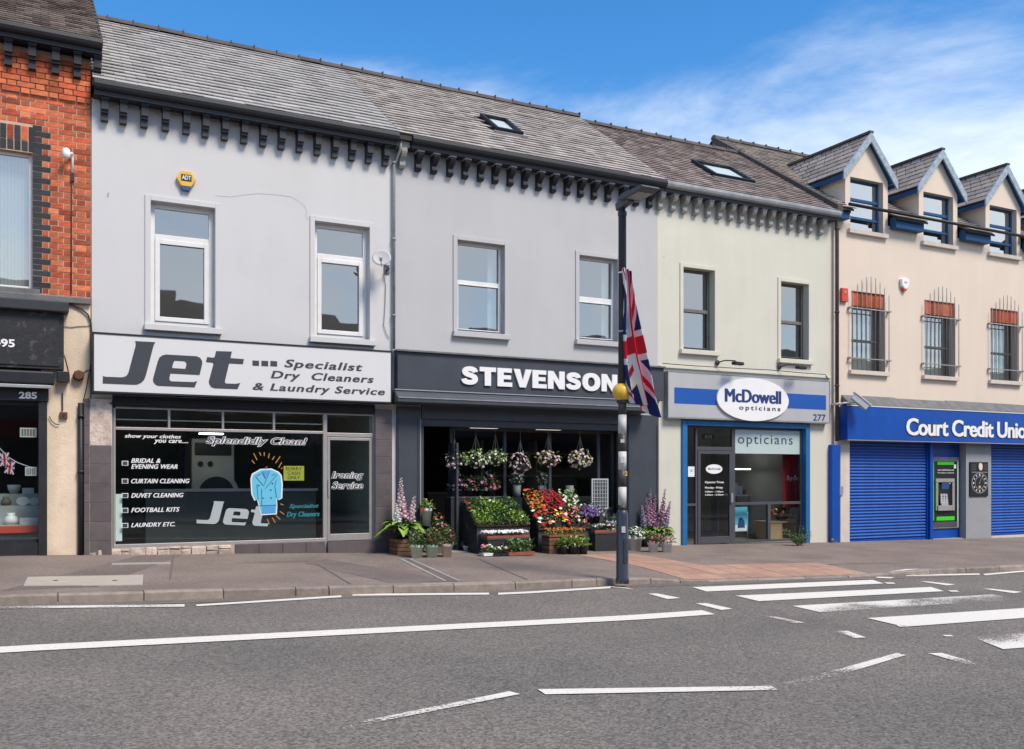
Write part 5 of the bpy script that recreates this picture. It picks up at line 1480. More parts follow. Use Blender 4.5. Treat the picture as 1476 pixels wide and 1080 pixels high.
# barred windows under a red brick band
MB_bar = None
for i, r in enumerate(WA):
    x0, x1, z0, z1 = r
    hb = .34
    wd = window(cu, (x0, x1, z0, z1 - hb), rec=.17, fm='alu_dark', fw=.05, mid=.48, midh=.06, sill='cream_paint', curtains='B', glass='glass_upper')
    back = MB().box(x0, x1, .05, .25, z1 - hb, z1).build('lintel', 'mortar', cu)
    nb = 9
    for j in range(nb):
        a = x0 + (x1 - x0) * j / nb; c = x0 + (x1 - x0) * (j + 1) / nb
        MB().box(a + .005, c - .005, .035, .06, z1 - hb + .004, z1 - .004).build('brick', 'brick_red', back)
    if i < 3:
        gr = thing('window_grille', 'pale steel window bars, ' + ('nearest the downpipe', 'second from the downpipe', 'third from the downpipe, at the picture edge')[i], 'window grille', ((x0 + x1) / 2, -.06, z0), 'window grilles on the peach house')
        n = 9; xg0, xg1 = x0 - .05, x1 + .05
        zt0 = z1 - .02; rise = .42
        for j in range(n):
            s = j / (n - 1) * 2 - 1; xx = xg0 + (xg1 - xg0) * j / (n - 1)
            zz_ = zt0 + rise * (1 - s * s) * .95
            MB().tube([(xx, -.09, z0 + .01), (xx, -.09, zz_ - .03), (xx, -.088, zz_)], [.010, .010, .003], 6).build('bar', 'bar_steel', gr)
        for zz_ in (z0 + .28, z1 - .30 - .12):
            MB().box(xg0 - .02, xg1 + .02, -.105, -.075, zz_ - .012, zz_ + .012).build('cross_rail', 'bar_steel', gr)
            for xx in (xg0 - .05, xg1 + .05):
                MB().box(xx - .03, xx + .03, -.10, -.001, zz_ - .02, zz_ + .02).build('bracket', 'bar_steel', gr)
room(cu, XM1 + .2, XC1 - .3, .32, 3.6, 3.4, 6.6, 'interior_grey')
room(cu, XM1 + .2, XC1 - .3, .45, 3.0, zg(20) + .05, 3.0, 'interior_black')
# lead flashing above the sign, the sign itself
SGY = -.27
sx0 = ux(1221.8, SGY); sz1, sz0 = uz(1221.8, 585, SGY), uz(1221.8, 633.5, SGY)
b = MB(); rr = random.Random(2)
x = XM1 + .35
lf = None
while x < XC1:
    x2 = min(x + .9, XC1); j = rr.uniform(-.01, .01)
    q = MB().hexa([(x, SGY, sz1 + .025), (x2 - .006, SGY, sz1 + .025), (x2 - .006, -.003, sz1 + .06), (x, -.003, sz1 + .06), (x, SGY, sz1 + .04), (x2 - .006, SGY, sz1 + .04), (x2 - .006, -.003, sz1 + .27 + j), (x, -.003, sz1 + .27 + j)])
    q.build('lead_flashing', 'lead', cu)
    x = x2
sg = thing('shop_sign', 'bright blue fascia sign with white condensed lettering over the credit union', 'sign', (22, 0, sz0))
MB().box(sx0, XC1, SGY, -.003, sz0, sz1).build('panel', 'cu_blue', sg, bevel=.01)
MB().box(sx0 - .005, XC1, SGY - .012, SGY + .02, sz1 + .001, sz1 + .024).build('trim', 'bright_board', sg)
MB().box(sx0 - .005, XC1, SGY - .012, SGY + .06, sz0 - .02, sz0 - .001).build('trim', 'alu_grey', sg)
# lettering runs past the frame: whole words at the measured height and width
lx0, lx1 = ux(1306, SGY), ux(1476, SGY)
lz1, lz0 = uz(1306, 602.5, SGY), uz(1306, 627.5, SGY)
wfull = (lx1 - lx0) * 1.075
obj('lettering_outline', text_mesh('Court Credit Union', lx0 - .025, lx0 + wfull + .025, lz0 - .03, lz1 + .02, SGY - .001, .006, .055, 0, .95), 'letter_dark', sg)  # dark printed outline behind the white letters
obj('lettering', text_mesh('Court Credit Union', lx0, lx0 + wfull, lz0, lz1, SGY - .008, .01, .015, 0, .95, fat=.03), 'letter_white', sg)
# shutters, slat by slat
def shutter(x0, x1, zb, zt, label):
    s = MB().box(x0, x1, .10, .12, zb, zt).build('roller_shutter', 'shutter_blue', cu)
    b = MB(); h = .075; n = 6
    prof = [(0, 0)] + [(-.038 * sin(pi * i / n) - .002, h * .90 * i / n + .002) for i in range(n + 1)] + [(0, h * .92)]
    b.prism([prof], lambda a, c, x: (x, a, c), 0, x1 - x0)
    me = b.mesh('slat'); b.fixn(me); me.materials.append(MATS['shutter_blue'])
    k = int((zt - zb) / h)
    for i in range(k):
        o = bpy.data.objects.new('slat', me); COL.objects.link(o); o.parent = s; o.location = (x0, .099, zb + .06 + i * h)
    MB().box(x0, x1, .06, .098, zb, zb + .055).build('bottom_rail', 'cu_blue', s)
    for xx in (x0 - .0, x1 - .05): MB().box(xx, xx + .05, .03, .17, zb, zt).build('guide', 'cu_blue', s)
    return s
shutter(S1[0], S1[1], zg(18.5) - .01, sz0 - .005, '')
shutter(S2[0], S2[1], zg(24) + .07, sz0 - .005, '')
MB().box(S2[0] - .0, S2[1], -.03, .3, zg(25) - .3, zg(24) + .065).build('door_sill', 'cream_paint', cu)
# blue post and pale strip at the left edge
MB().box(ux(1199.5, -.12), ux(1211, -.12), -.12, -.003, zg(17) - .2, uz(1199, 641, -.12)).build('shutter_post', 'cu_blue', cu, bevel=.01)
MB().box(ux(1211.5, -.03), S1[0] - .003, -.03, -.002, zg(17) - .2, sz0 - .01).build('door_jamb', 'cream_paint', cu)
MB().box(ux(1210.5, -.06), ux(1215.5, -.06), -.06, -.031, uz(1210, 714, -.06), uz(1210, 701, -.06)).build('lock_plate', 'steel', cu)
# cash machine bay
MB().box(ATM[0], ATM[1], .16, .30, zg(21) - .2, S1[3]).build('bay_panel', 'cu_blue', cu)
MB().box(S1[1] - .01, ATM[0] + .02, -.03, .155, zg(20) - .2, sz0 - .005).build('bay_post', 'cu_blue', cu)
MB().box(ATM[1] - .015, ux(1427), -.035, .157, zg(23) - .2, sz0 - .005).build('pier', 'pier_grey', cu, bevel=.006)
MB().box(ATM[0] - .02, ATM[1] - .1, -.02, .159, zg(21) - .2, zg(21.5) + .02).build('bay_sill', 'slab_pale', cu)
zk = lambda x, y: (1330 + x / 6.745, 630 + y / 6.745)
AY = .15
def ab(x0, y0, x1, y1, yf, yb, name, m, parent, bevel=0):
    a, c = zk(x0, y0), zk(x1, y1)
    return MB().box(ux(a[0], yf), ux(c[0], yf), yf, yb, uz(c[0], c[1], yf), uz(a[0], a[1], yf)).build(name, m, parent, bevel)
q = pt(*zk(220, 890), AY)
atm = thing('cash_machine', 'black cash machine with bright green trim set in the blue wall', 'cash machine', (q.x, AY, zg(21.5)))
ab(100, 192, 355, 885, AY - .03, AY + .008, 'surround', 'gutter_pale', atm, .02)
ab(112, 236, 335, 815, AY - .055, AY - .031, 'face_panel', 'letter_black', atm, .006)
mat('atm_green', (0.06, 0.60, 0.02), 0.4, 0.03)
mat('atm_mint', (0.35, 0.60, 0.50), 0.4, 0.03)
ab(143, 242, 305, 272, AY - .062, AY - .056, 'green_band', 'atm_green', atm)
ab(135, 776, 310, 808, AY - .062, AY - .056, 'green_band', 'atm_green', atm)
ab(100, 236, 111, 815, AY - .05, AY - .031, 'green_edge', 'atm_green', atm); ab(336, 236, 345, 815, AY - .05, AY - .031, 'green_edge', 'atm_mint', atm)
ab(112, 818, 335, 868, AY - .045, AY - .031, 'lower_panel', 'alu_dark', atm)
ab(130, 405, 312, 440, AY - .10, AY - .056, 'fascia_hood', 'alu_grey', atm, .006)
ab(130, 441, 152, 715, AY - .09, AY - .056, 'fascia_side', 'alu_grey', atm, .004); ab(290, 441, 312, 715, AY - .09, AY - .056, 'fascia_side', 'alu_grey', atm, .004)
ab(152, 668, 290, 715, AY - .12, AY - .056, 'fascia_shelf', 'alu_grey', atm, .006)
scr = MB().obox(pt(*zk(218, 475), AY - .065), (.14, 0, 0), (0, .012, 0), (0, -.01, .09)).build('screen', 'alarm_blue', atm)
ab(195, 442, 270, 456, AY - .075, AY - .0665, 'slot', 'letter_white', atm)
kp = MB().obox(pt(*zk(205, 610), AY - .08), (.13, 0, 0), (0, .02, 0), (0, .02, .15)).build('keypad_panel', 'steel', atm)
for i in range(4):
    for j in range(3):
        MB().obox(pt(*zk(180 + j * 26, 570 + i * 22), AY - .104), (.026, 0, 0), (0, .006, 0), (0, 0, .02)).build('key', 'pot_white', kp)
for s, bx in (('cash withdrawals and', (145, 312, 303, 328)), ('free balance enquiries', (145, 342, 305, 357))):
    text('lettering', s, (*zk(bx[0], bx[1]), *zk(bx[2], bx[3])), AY - .056, 'letter_white', atm, .001, .01)
ab(304, 268, 324, 306, AY - .0585, AY - .056, 'sticker', 'letter_white', atm)
# plaque on the pier
PY = -.04
q = pt(*zk(550, 575), PY)
pq = thing('wall_plaque', 'black tablet with an oval ring of characters on the grey pier', 'plaque', (q.x, PY, q.z))
ab(462, 243, 638, 575, PY - .03, PY + .004, 'tablet', 'letter_black', pq, .008)
cc = zk(553, 448); q = pt(*cc, PY - .031); rx = ux(zk(620, 0)[0], PY) - q.x; rz = uz(*zk(553, 348), PY) - q.z
def ring(ax, az, bx, bz, n=36): return [[(q.x + ax * cos(2 * pi * i / n), q.z + az * sin(2 * pi * i / n)) for i in range(n)], [(q.x + bx * cos(-2 * pi * i / n), q.z + bz * sin(-2 * pi * i / n)) for i in range(n)]]
MB().prism(ring(rx, rz, rx * .93, rz * .94), lambda a, c, y: (a, y, c), PY - .036, PY - .030).build('outer_ring', 'steel', pq, fix=True)
MB().prism(ring(rx * .6, rz * .62, rx * .55, rz * .58), lambda a, c, y: (a, y, c), PY - .036, PY - .030).build('inner_ring', 'steel', pq, fix=True)
for i in range(12):
    a = 2 * pi * i / 12; c = Vector((q.x + rx * .77 * cos(a), PY - .033, q.z + rz * .79 * sin(a)))
    MB().obox(c, Vector((cos(a), 0, sin(a))) * .022, (0, .003, 0), Vector((-sin(a), 0, cos(a))) * (.012 if i % 3 else .02)).build('character', 'letter_white', pq)
MB().bar((q.x - .02, PY - .034, q.z - .03), (q.x + .05, PY - .034, q.z + .11), .015, .006, up=(0, 1, 0)).build('hand', 'steel', pq)
MB().prism([[(q.x + .045 * cos(2 * pi * i / 16), q.z - rz * .38 + .035 * sin(2 * pi * i / 16)) for i in range(16)]], lambda a, c, y: (a, y, c), PY - .036, PY - .03).build('emblem', 'letter_gold', pq, fix=True)
q2 = pt(*zk(558, 290), PY - .03)
MB().prism([[(q2.x + .075 * cos(2 * pi * i / 24), q2.z + .095 * sin(2 * pi * i / 24)) for i in range(24)]], lambda a, c, y: (a, y, c), PY - .05, PY - .029).build('medallion', 'pot_pink', pq, fix=True)
for i in range(4):
    for xa, xb in ((472, 522), (595, 632)): ab(xa, 268 + i * 16, xb, 274 + i * 16, PY - .034, PY - .0295, 'relief_bar', 'lamp_grey', pq)
ab(478, 340, 630, 346, PY - .034, PY - .0295, 'relief_bar', 'steel', pq)

# ---------------------------------------------------------------- red brick house at the left edge
XB0, XB1 = -6.5, XJ0 - .012
bh = thing('terraced_house', 'red brick house with a black shop front at the left edge', 'house', (-1, 0, zg(-1)))
BZ0 = uz(100, 434); BZT = uz(60, 73)
bwx1 = ux(47); bwx0 = bwx1 - 1.25; bwz1, bwz0 = uz(47, 221), uz(47, 417)
CH = .0885
wb_ = wall_mesh(XB0, XB1, BZ0, BZT, .003, .32, [(bwx0, bwx1, bwz0, bwz1)]).build('wall', 'mortar', bh)
SME = {}
def brick_me(w, h, m):
    k = (round(w, 3), round(h, 3), m)
    if k not in SME:
        b = MB().box(0, w, 0, .02, 0, h); me = b.mesh('brick'); me.materials.append(MATS[m]); SME[k] = me
    return SME[k]
restb = MB()
nvis = 0
def put_brick(x, z, w, h, m, y=-.004):
    global nvis
    y += rnd.uniform(-.003, .003)
    if x + w < ux(-6):
        restb.box(x, x + w, y, y + .02, z, z + h); return
    o = bpy.data.objects.new('brick', brick_me(w, h, m)); COL.objects.link(o); o.parent = wb_
    o.location = (x, y, z); o.rotation_euler = (rnd.uniform(-.01, .01), rnd.uniform(-.004, .004), rnd.uniform(-.006, .006)); nvis += 1
nc = int((BZT - BZ0) / CH)
zband = uz(131, 153)
J = .014
lint_z1 = uz(47, 183)
for k in range(nc):
    z = BZ0 + k * CH; zc = z + CH / 2
    proud = -.04 if zc > zband else -.004
    x = XB1 - .004 - (.1835 if k % 2 else 0.0)
    first = True
    if k % 2: put_brick(XB1 - .004 - .06, z, .058, CH - J, 'brick_red', proud); x = XB1 - .004 - .06 - J
    kind = 0 if k % 2 == 0 else 1
    inwin = bwz0 - .02 < zc < bwz1 + .02
    quoin = bwz0 - .02 < zc < lint_z1
    while x > XB0 + .2:
        w = .242 if kind == 0 else .116
        lo = x - w
        if quoin:
            ql = .245 if k % 2 == 0 else .125
            lim = bwx1 + ql + J
            if x > bwx1 and lo < lim:                    # cut to the black quoin, then jump over the opening
                if x - lim > .03: put_brick(lim, z, x - lim, CH - J, 'brick_red', proud)
                put_brick(bwx1 + .004, z, ql, CH - J, 'brick_black', proud - .002)
                x = bwx0 - ql - J; continue
        if zc > BZT - .30 and False: pass
        put_brick(lo, z, w, CH - J, 'brick_red', proud)
        x = lo - J; kind ^= 1
# flat arch of alternating black and red bricks
x = bwx0 - .05; i = 0
zl0, zl1 = bwz1 + .02, lint_z1 - .01
while x < bwx1 + .10:
    col = 'brick_black' if i % 2 else 'brick_red'
    hm = (zl1 - zl0)
    for (a, c, cm_) in ((zl0, zl0 + hm * .42 - J, 'brick_black' if i % 2 == 0 else col), (zl0 + hm * .42, zl1, col)):
        put_brick(x, a, .082, c - a, cm_, -.006)
    x += .082 + J; i += 1
if restb.f:
    o = restb.build('bricks', 'brick_red', wb_); o['kind'] = 'stuff'
wbk = window(bh, (bwx0, bwx1, bwz0, bwz1), rec=.10, fm='pvc_white', fw=.05, curtains='B', sill='lead', sillp=.05, glass='glass_upper')
room(bh, XB0 + .2, XB1 - .2, .33, 3.6, BZ0, BZT - .1, 'interior_grey')
# eaves: gutter, fascia, dark corbels
BEZ = uz(60, 40, -.3)
BX1 = XB1 + .16
BS = .70
b = MB(); th = .1; brz = BEZ + BS * (RIDGE_Y - EAVE_Y); yb = 2 * RIDGE_Y - EAVE_Y
b.hexa([(XB0, EAVE_Y, BEZ - th), (BX1, EAVE_Y, BEZ - th), (BX1, RIDGE_Y, brz - th), (XB0, RIDGE_Y, brz - th), (XB0, EAVE_Y, BEZ), (BX1, EAVE_Y, BEZ), (BX1, RIDGE_Y, brz), (XB0, RIDGE_Y, brz)])
b.hexa([(XB0, RIDGE_Y, brz - th), (BX1, RIDGE_Y, brz - th), (BX1, yb, BEZ - th), (XB0, yb, BEZ - th), (XB0, RIDGE_Y, brz), (BX1, RIDGE_Y, brz), (BX1, yb, BEZ), (XB0, yb, BEZ)])
br = b.build('roof', 'roof_under', bh)
slates(br, XB0, BX1 - .02, EAVE_Y, BEZ, RIDGE_Y, brz, 'slate_brick', .14, .23)
slates(br, XB0, BX1 - .02, yb, BEZ, RIDGE_Y, brz, 'slate_brick', .3, .5, name='rear_slates')
ridge_tiles(br, XB0, BX1, RIDGE_Y, brz + .045)
MB().box(-1.1, XB1 + .12, RIDGE_Y - .9, RIDGE_Y + .1, BEZ + BS * 2.4, brz + .9).build('chimney', 'brick_red', br)
MB().box(-1.2, XB1 + .15, RIDGE_Y - 1.0, RIDGE_Y - .9, BEZ + BS * 2.35, BEZ + BS * 2.35 + .28).build('chimney_flashing', 'slab_pale', br)
cornice(bh, XB0, BX1 - .01, [12, 46.5, 80.5, 112, 141], 'cornice_black', 'cornice_black', 'cornice_black', 'cornice_dark', z=BEZ, h=.36)
b = MB().box(XB0, XB1, 0.0, .25, BZT, BEZ - .12); b.build('wall_head', 'brick_black', bh)
shell(bh, XB0, XB1, BEZ - .2, 'mortar', y0=.33)
# rendered pier and timber shop front
gf0 = zg(0) - .3
px0 = ux(60)
MB().box(px0, XB1, 0, .32, gf0, BZ0 - .002).build('rendered_pier', 'render_old', bh, bevel=.02)
MB().box(XB0, XB1 + .0, -.07, -.003, uz(60, 433.5, -.07), uz(60, 424.5, -.07)).build('string_course', 'lead', bh, bevel=.01)
zl = lambda x, y: (x / 6.35, 420 + y / 6.35)
def lb(x1, y0, y1, yf, yb, name, m, bevel=.006, x0=None):
    a, c = zl(x1, y0), zl(x1, y1)
    xl_ = XB0 + .1 if x0 is None else ux(zl(x0, 0)[0], yf)
    return MB().box(xl_, ux(a[0], yf), yf, yb, uz(c[0], c[1], yf), uz(a[0], a[1], yf)).build(name, m, bh, bevel)
lb(632, 95, 195, -.24, -.003, 'shop_cornice', 'cornice_mid', .02)
lb(585, 196, 720, -.12, -.003, 'shop_fascia', 'black_flaked', .006)
lb(545, 235, 690, -.135, -.121, 'fascia_panel', 'black_flaked', .004)
lb(500, 735, 860, -.26, -.125, 'awning_box', 'cornice_dark', .03)
lb(470, 862, 890, -.25, -.16, 'awning_rail', 'steel', .004)
lb(630, 735, 830, -.16, -.003, 'awning_bracket', 'paint_black', .006, 525)
nb_ = lb(445, 892, 1008, -.10, -.003, 'number_board', 'paint_black', .004)
MB().box(ux(55.5, -.08), ux(68, -.08), -.08, .1, gf0, uz(62, 580, -.08)).build('pilaster', 'paint_black', bh, bevel=.006)
q = zl(-70, 430); q2 = zl(135, 505)
numb = thing('shop_number', 'white phone digits on the flaked black fascia at the left edge', 'lettering', (ux(0, -.136), -.136, uz(0, 499, -.136)))
text('digits', '495', (-10, 487.6, 21.4, 499.6), -.136, 'letter_white', numb, .006, .03)
numb2 = thing('shop_number', 'white door number 285 on the dark board at left', 'lettering', (ux(40, -.1), -.1, uz(40, 575, -.1)))
text('digits', '285', (27.2, 564.6, 53.4, 574.6), -.1005, 'letter_white', numb2, .01, .035)
# shop window at the left
MB().box(XB0 + .1, ux(56), -.05, .25, gf0, uz(30, 783)).build('stall_riser', 'paint_black', bh)
b = MB(); b.box(XB0 + .1, ux(56), .02, .08, uz(30, 584), uz(30, 575)); b.box(XB0 + .1, ux(56), .02, .08, uz(30, 783), uz(30, 778)); b.box(-2.2, -2.12, .02, .08, uz(30, 778), uz(30, 584))
bsw = b.build('display_window', 'paint_black', bh)
MB().box(XB0 + .1, ux(56), .05, .056, uz(30, 778), uz(30, 584)).build('pane', 'glass_shop', bsw)
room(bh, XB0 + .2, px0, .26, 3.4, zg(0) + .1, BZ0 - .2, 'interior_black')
# the display of china and cakes in that window
zt_ = lambda x, y: (x / 4.7, 580 + y / 4.7)
dsx = thing('display_shelves', 'stepped grey display shelves in the left shop window', 'shelf', (ux(25, .6), .6, zg(0)))
steps = ((620, .85), (700, .65), (830, .42))
for i, (yv, dp) in enumerate(steps):
    zt = uz(*zt_(120, yv), dp)
    MB().box(-2.1, ux(56, .2), dp, dp + (.6 if i == 0 else .19), zg(0) + .12 if i else zt - .3, zt).build('step', 'interior_grey', dsx)
rc = tag(MB().box(-2.0, ux(54, .3), .30, .40, uz(*zt_(120, 885), .30), uz(*zt_(120, 840), .30)).build('red_cloth', 'alarm_red'), 'red cloth hanging along the front of the display shelves', 'cloth')
def china(x, yb, w, h, dp, kind, m, label, cat):
    q = pt(*zt_(x, yb), dp); s = F / (q.x * sin(TH) + (D + dp) * cos(TH)) * 4.7
    W, H = w / s, h / s
    zt = {.85: steps[0][0], .65: steps[1][0], .42: steps[2][0]}[dp]
    z = uz(*zt_(120, zt), dp) + .001
    b = MB(); c = (q.x, dp + .09, z)
    if kind == 'bowl': b.lathe([(W * .25, 0), (W * .45, H * .5), (W * .5, H), (W * .46, H), (W * .2, .02)], c, 16)
    elif kind == 'plate':
        n = 24; b.prism([[(W / 2 * cos(2 * pi * i / n), H / 2 * sin(2 * pi * i / n)) for i in range(n)]], lambda a, e, y: (c[0] + a, dp + .05 + y + e * .2, z + H / 2 + e), 0, .02)
    elif kind == 'box': b.box(c[0] - W / 2, c[0] + W / 2, dp + .03, dp + .16, z, z + H)
    elif kind == 'jug': b.lathe([(W * .35, 0), (W * .5, H * .3), (W * .4, H * .65), (W * .25, H * .8), (W * .3, H)], c, 14)
    tag(b.build(cat.replace(' ', '_'), m), label, cat)
china(95, 570, 85, 60, .85, 'bowl', 'decal_grey', 'grey blue bowl on the top display shelf', 'bowl')
china(65, 610, 60, 35, .85, 'box', 'pot_white', 'white gift box below the grey bowl in the left window', 'gift box') if False else None
china(190, 610, 70, 38, .85, 'box', 'pot_white', 'white gift box beside the grey bowl on the top shelf', 'gift box')
china(155, 700, 80, 60, .65, 'plate', 'pot_white', 'round pale plate standing on the middle display shelf', 'plate')
china(230, 700, 60, 55, .65, 'plate', 'pot_white', 'smaller plate at the right end of the middle display shelf', 'plate')
china(40, 700, 70, 60, .65, 'jug', 'wood_brown', 'dark jug with pale rim on the middle display shelf', 'jug')
china(75, 830, 90, 80, .42, 'jug', 'letter_white', 'white china teapot on the lowest display shelf', 'teapot')
china(195, 830, 110, 45, .42, 'box', 'pot_white', 'long white box on the lowest display shelf', 'gift box')
for i, (x0, y0, x1, y1) in enumerate(((135, 172, 250, 238), (170, 438, 250, 498))):
    x0m, x1m, z0m, z1m = fbox(*zt_(x0, y0), *zt_(x1, y1), .07)
    o = MB().box(x0m, x1m, .062, .066, z0m, z1m).build('window_notice', 'pot_white'); tag(o, ('upper', 'lower')[i] + ' small pale notice stuck inside the left shop window', 'notice')
    rr = random.Random(i)
    bb = MB()
    for j in range(5): bb.box(x0m + .02 + j * (x1m - x0m - .04) / 5, x0m + .01 + (j + 1) * (x1m - x0m - .04) / 5, .0595, .0615, z0m + .02, z1m - .02)
    bb.build('notice_picture', 'wood_brown', o)
# bunting across that window
def uflag(x, y):
    """union flag colours; x 0..60 along the fly, y 0..30"""
    W, R, B_ = 1, 2, 3
    if abs(x - 30) < 3 or abs(y - 15) < 3: return R
    if abs(x - 30) < 5 or abs(y - 15) < 5: return W
    d1 = (y - x / 2) / 1.118; d2 = (y - 30 + x / 2) / 1.118
    for d, sg_ in ((d1, 1 if x < 30 else -1), (d2, 1 if x < 30 else -1)):
        if 0 < d * sg_ < 1.6: return R
    if abs(d1) < 3 or abs(d2) < 3: return W
    return B_
def flag_mat():
    m = bpy.data.materials.new('flag_cloth'); m.use_nodes = True; t = m.node_tree; b = t.nodes['Principled BSDF']
    a = N(t, 'ShaderNodeAttribute', attribute_name='print'); L(t, a.outputs['Color'], b.inputs['Base Color']); b.inputs['Roughness'].default_value = .75
    b.inputs['Specular IOR Level'].default_value = .2
    MATS['flag_cloth'] = m
flag_mat()
FC = {1: (.66, .66, .66, 1), 2: (.52, .018, .035, 1), 3: (.012, .026, .13, 1)}
def flag_mesh(name, pos, nu, nv, th=.003, pat=None):
    """cloth of nu x nv cells; pos(a,b) -> point, a across 0..1, b along 0..1"""
    vs = [pos(i / nu, j / nv) for j in range(nv + 1) for i in range(nu + 1)]
    fs = []; cs = []
    for j in range(nv):
        for i in range(nu):
            k = j * (nu + 1) + i; fs.append((k, k + 1, k + nu + 2, k + nu + 1)); c = FC[uflag(60 * (j + .5) / nv, 30 * (i + .5) / nu)]; cs += [c] * 4
    me = bpy.data.meshes.new(name); me.from_pydata(vs, [], fs)
    at = me.color_attributes.new('print', 'FLOAT_COLOR', 'CORNER'); at.data.foreach_set('color', [x for c in cs for x in c])
    me.polygons.foreach_set('use_smooth', [True] * len(fs)); me.update()
    return me
bun = thing('bunting', 'string of small union flags hung across the left shop window', 'bunting', pt(20, 665, .2))
sp = [pt(*zt_(x, y), .2) for x, y in ((-60, 260), (0, 315), (60, 375), (120, 410), (190, 435), (250, 450))]
MB().tube(sp, .008, 6).build('string', 'pot_white', bun)
for x, y, tl in ((28, 345, .1), (72, 390, -.25)):
    q = pt(*zt_(x, y), .2)
    me = flag_mesh('pennant', lambda a, b_: q + Vector((a * .13 - .065 + b_ * .03 * tl * 3, .01 * sin(a * 6), -b_ * .20 + a * tl * .12)), 16, 30)
    obj('pennant', me, 'flag_cloth', bun)

# ---------------------------------------------------------------- fixtures on the walls
def pipe_thing(name, label, cat, path, r, m, clips=(), n=10):
    t_ = thing(name, label, cat, path[-1])
    MB().tube(path, r, n).build('pipe', m, t_)
    for z in clips:
        p = path[-2] if len(path) > 2 else path[0]
        MB().lathe([(r + .012, -.02), (r + .012, .02)], (path[-1][0], path[-1][1], z), 10).build('clip', m, t_)
    return t_
xp = ux(1206.5, -.10); zt_d = gz - .05
pipe_thing('downpipe', 'dark brown downpipe between the cream and peach houses', 'downpipe',
           [(ux(1224, -.2), -.22, gz - .03), (ux(1224, -.2), -.20, gz - .14), (ux(1214, -.12), -.13, gz - .20), (xp + .03, -.10, gz - .26), (xp, -.10, gz - .36), (xp, -.10, uz(1206, 636, -.1))], .045, 'pipe_brown',
           (uz(1206, 330, -.1), uz(1206, 450, -.1), uz(1206, 556, -.1)))
xp2 = ux(567.5, -.05)
pipe_thing('downpipe', 'pale thin downpipe at the joint of the two grey houses', 'downpipe',
           [(ux(578, -.2), -.22, EAVE_Z - .10), (ux(577, -.2), -.20, EAVE_Z - .26), (xp2 + .05, -.08, EAVE_Z - .40), (xp2, -.06, EAVE_Z - .50), (xp2, -.06, uz(567, 503, -.06))], .026, 'gutter_pale',
           (uz(567, 235, -.05), uz(567, 345, -.05), uz(567, 455, -.05)))
xp3 = ux(116.5, -.05)
pipe_thing('downpipe', 'square black pipe up the edge of the old rendered pier', 'downpipe', [(xp3, -.05, uz(116, 581, -.05)), (xp3, -.05, zg(.7) + .0)], .042, 'pipe_black', (uz(116, 600, -.05), uz(116, 680, -.05)), 4)
def cable(label, pts, y=-.015, r=.008, m='cable'):
    path = [pt(u, v, y) for u, v in pts]
    o = MB().tube(path, r, 5).build('cable', m); tag(o, label, 'cable'); return o
cable('thick black cable looping over the old rendered pier', [(95, 438), (105, 440), (118, 446), (127, 454), (131, 466), (132, 482), (133.5, 520), (132, 555)], -.03, .014)
cable('thin cable hanging below the pier to the pipe', [(131, 525), (128, 540), (124, 562), (120, 578)], -.02, .007)
cable('thin cable strung across the old pier under the cornice', [(93, 471), (103, 472), (115, 470.5), (131, 470)], -.012, .005)
cable('cable from the black bracket down the old pier', [(93, 512), (96, 523), (100, 540), (100, 552)], -.012, .005)
cable('cable clipped along the cream wall above the optician sign', [(955, 524), (1000, 527.5), (1060, 531), (1110, 533.5), (1160, 538), (1190, 540), (1193, 545)], -.06, .009)
cable('dark cable down the red brick wall from the lamp', [(103.5, 258), (103, 330), (102.5, 424)], -.02, .008)
cable('loose thin cable hanging from the satellite dish', [(552, 395), (556, 410), (555, 440), (553, 470), (557, 482), (561, 488)], -.02, .005)
cable('wire running down from the brown box on the pier', [(120, 538), (125, 534), (131, 534)], -.012, .005)
# crack in the render
b = MB(); cp = [(405, 590), (455, 594), (500, 588), (540, 583), (590, 586), (650, 593), (675, 607), (693, 622), (702, 640), (698, 655), (706, 668)]
zc4 = lambda x, y: (130 + x / 2.249, 20 + y / 2.249)
P_ = [pt(*zc4(*c), -.0015) for c in cp]
for p, q in zip(P_, P_[1:]):
    w_ = Vector((0, 0, .004)) if abs((q - p).x) > abs((q - p).z) else Vector((.004, 0, 0))
    b.quad(p - w_, q - w_, q + w_, p + w_)
mat('crack', (.33, .33, .34), .9)
b.build('crack', 'crack', jw)
for u, v, s_ in ((155.5, 281, .045), (957, 370, .03)):
    q = pt(u, v, -.002); b = MB(); b.quad((q.x - s_ * .4, q.y, q.z - s_), (q.x + s_ * .2, q.y, q.z - s_ * .8), (q.x + s_ * .5, q.y, q.z + s_), (q.x - s_ * .1, q.y, q.z + s_ * .6)); b.build('chip', 'crack', jw)
# hexagonal alarm box
q = pt(268.5, 258, -.06)
al = thing('alarm_box', 'yellow hexagonal alarm box on the pale grey wall', 'alarm box', q)
R_ = .155
hexa = [(q.x + R_ * cos(pi / 3 * i), q.z + R_ * .92 * sin(pi / 3 * i)) for i in range(6)]
MB().prism([hexa], lambda a, c, y: (a, y, c), -.07, -.001).build('case', 'alarm_yellow', al, bevel=.012, fix=True)
MB().box(q.x - .08, q.x + .08, -.078, -.071, q.z - .035, q.z + .065).build('badge', 'letter_black', al)
obj('lettering', text_mesh('ADT', q.x - .07, q.x + .07, q.z - .018, q.z + .05, -.0785, .002, .02), 'letter_white', al)
MB().prism([[(q.x - .085, q.z - .125), (q.x + .085, q.z - .125), (q.x + .06, q.z - .19), (q.x - .06, q.z - .19)]], lambda a, c, y: (a, y, c), -.065, -.002).build('strobe', 'alarm_blue', al, bevel=.008, fix=True)
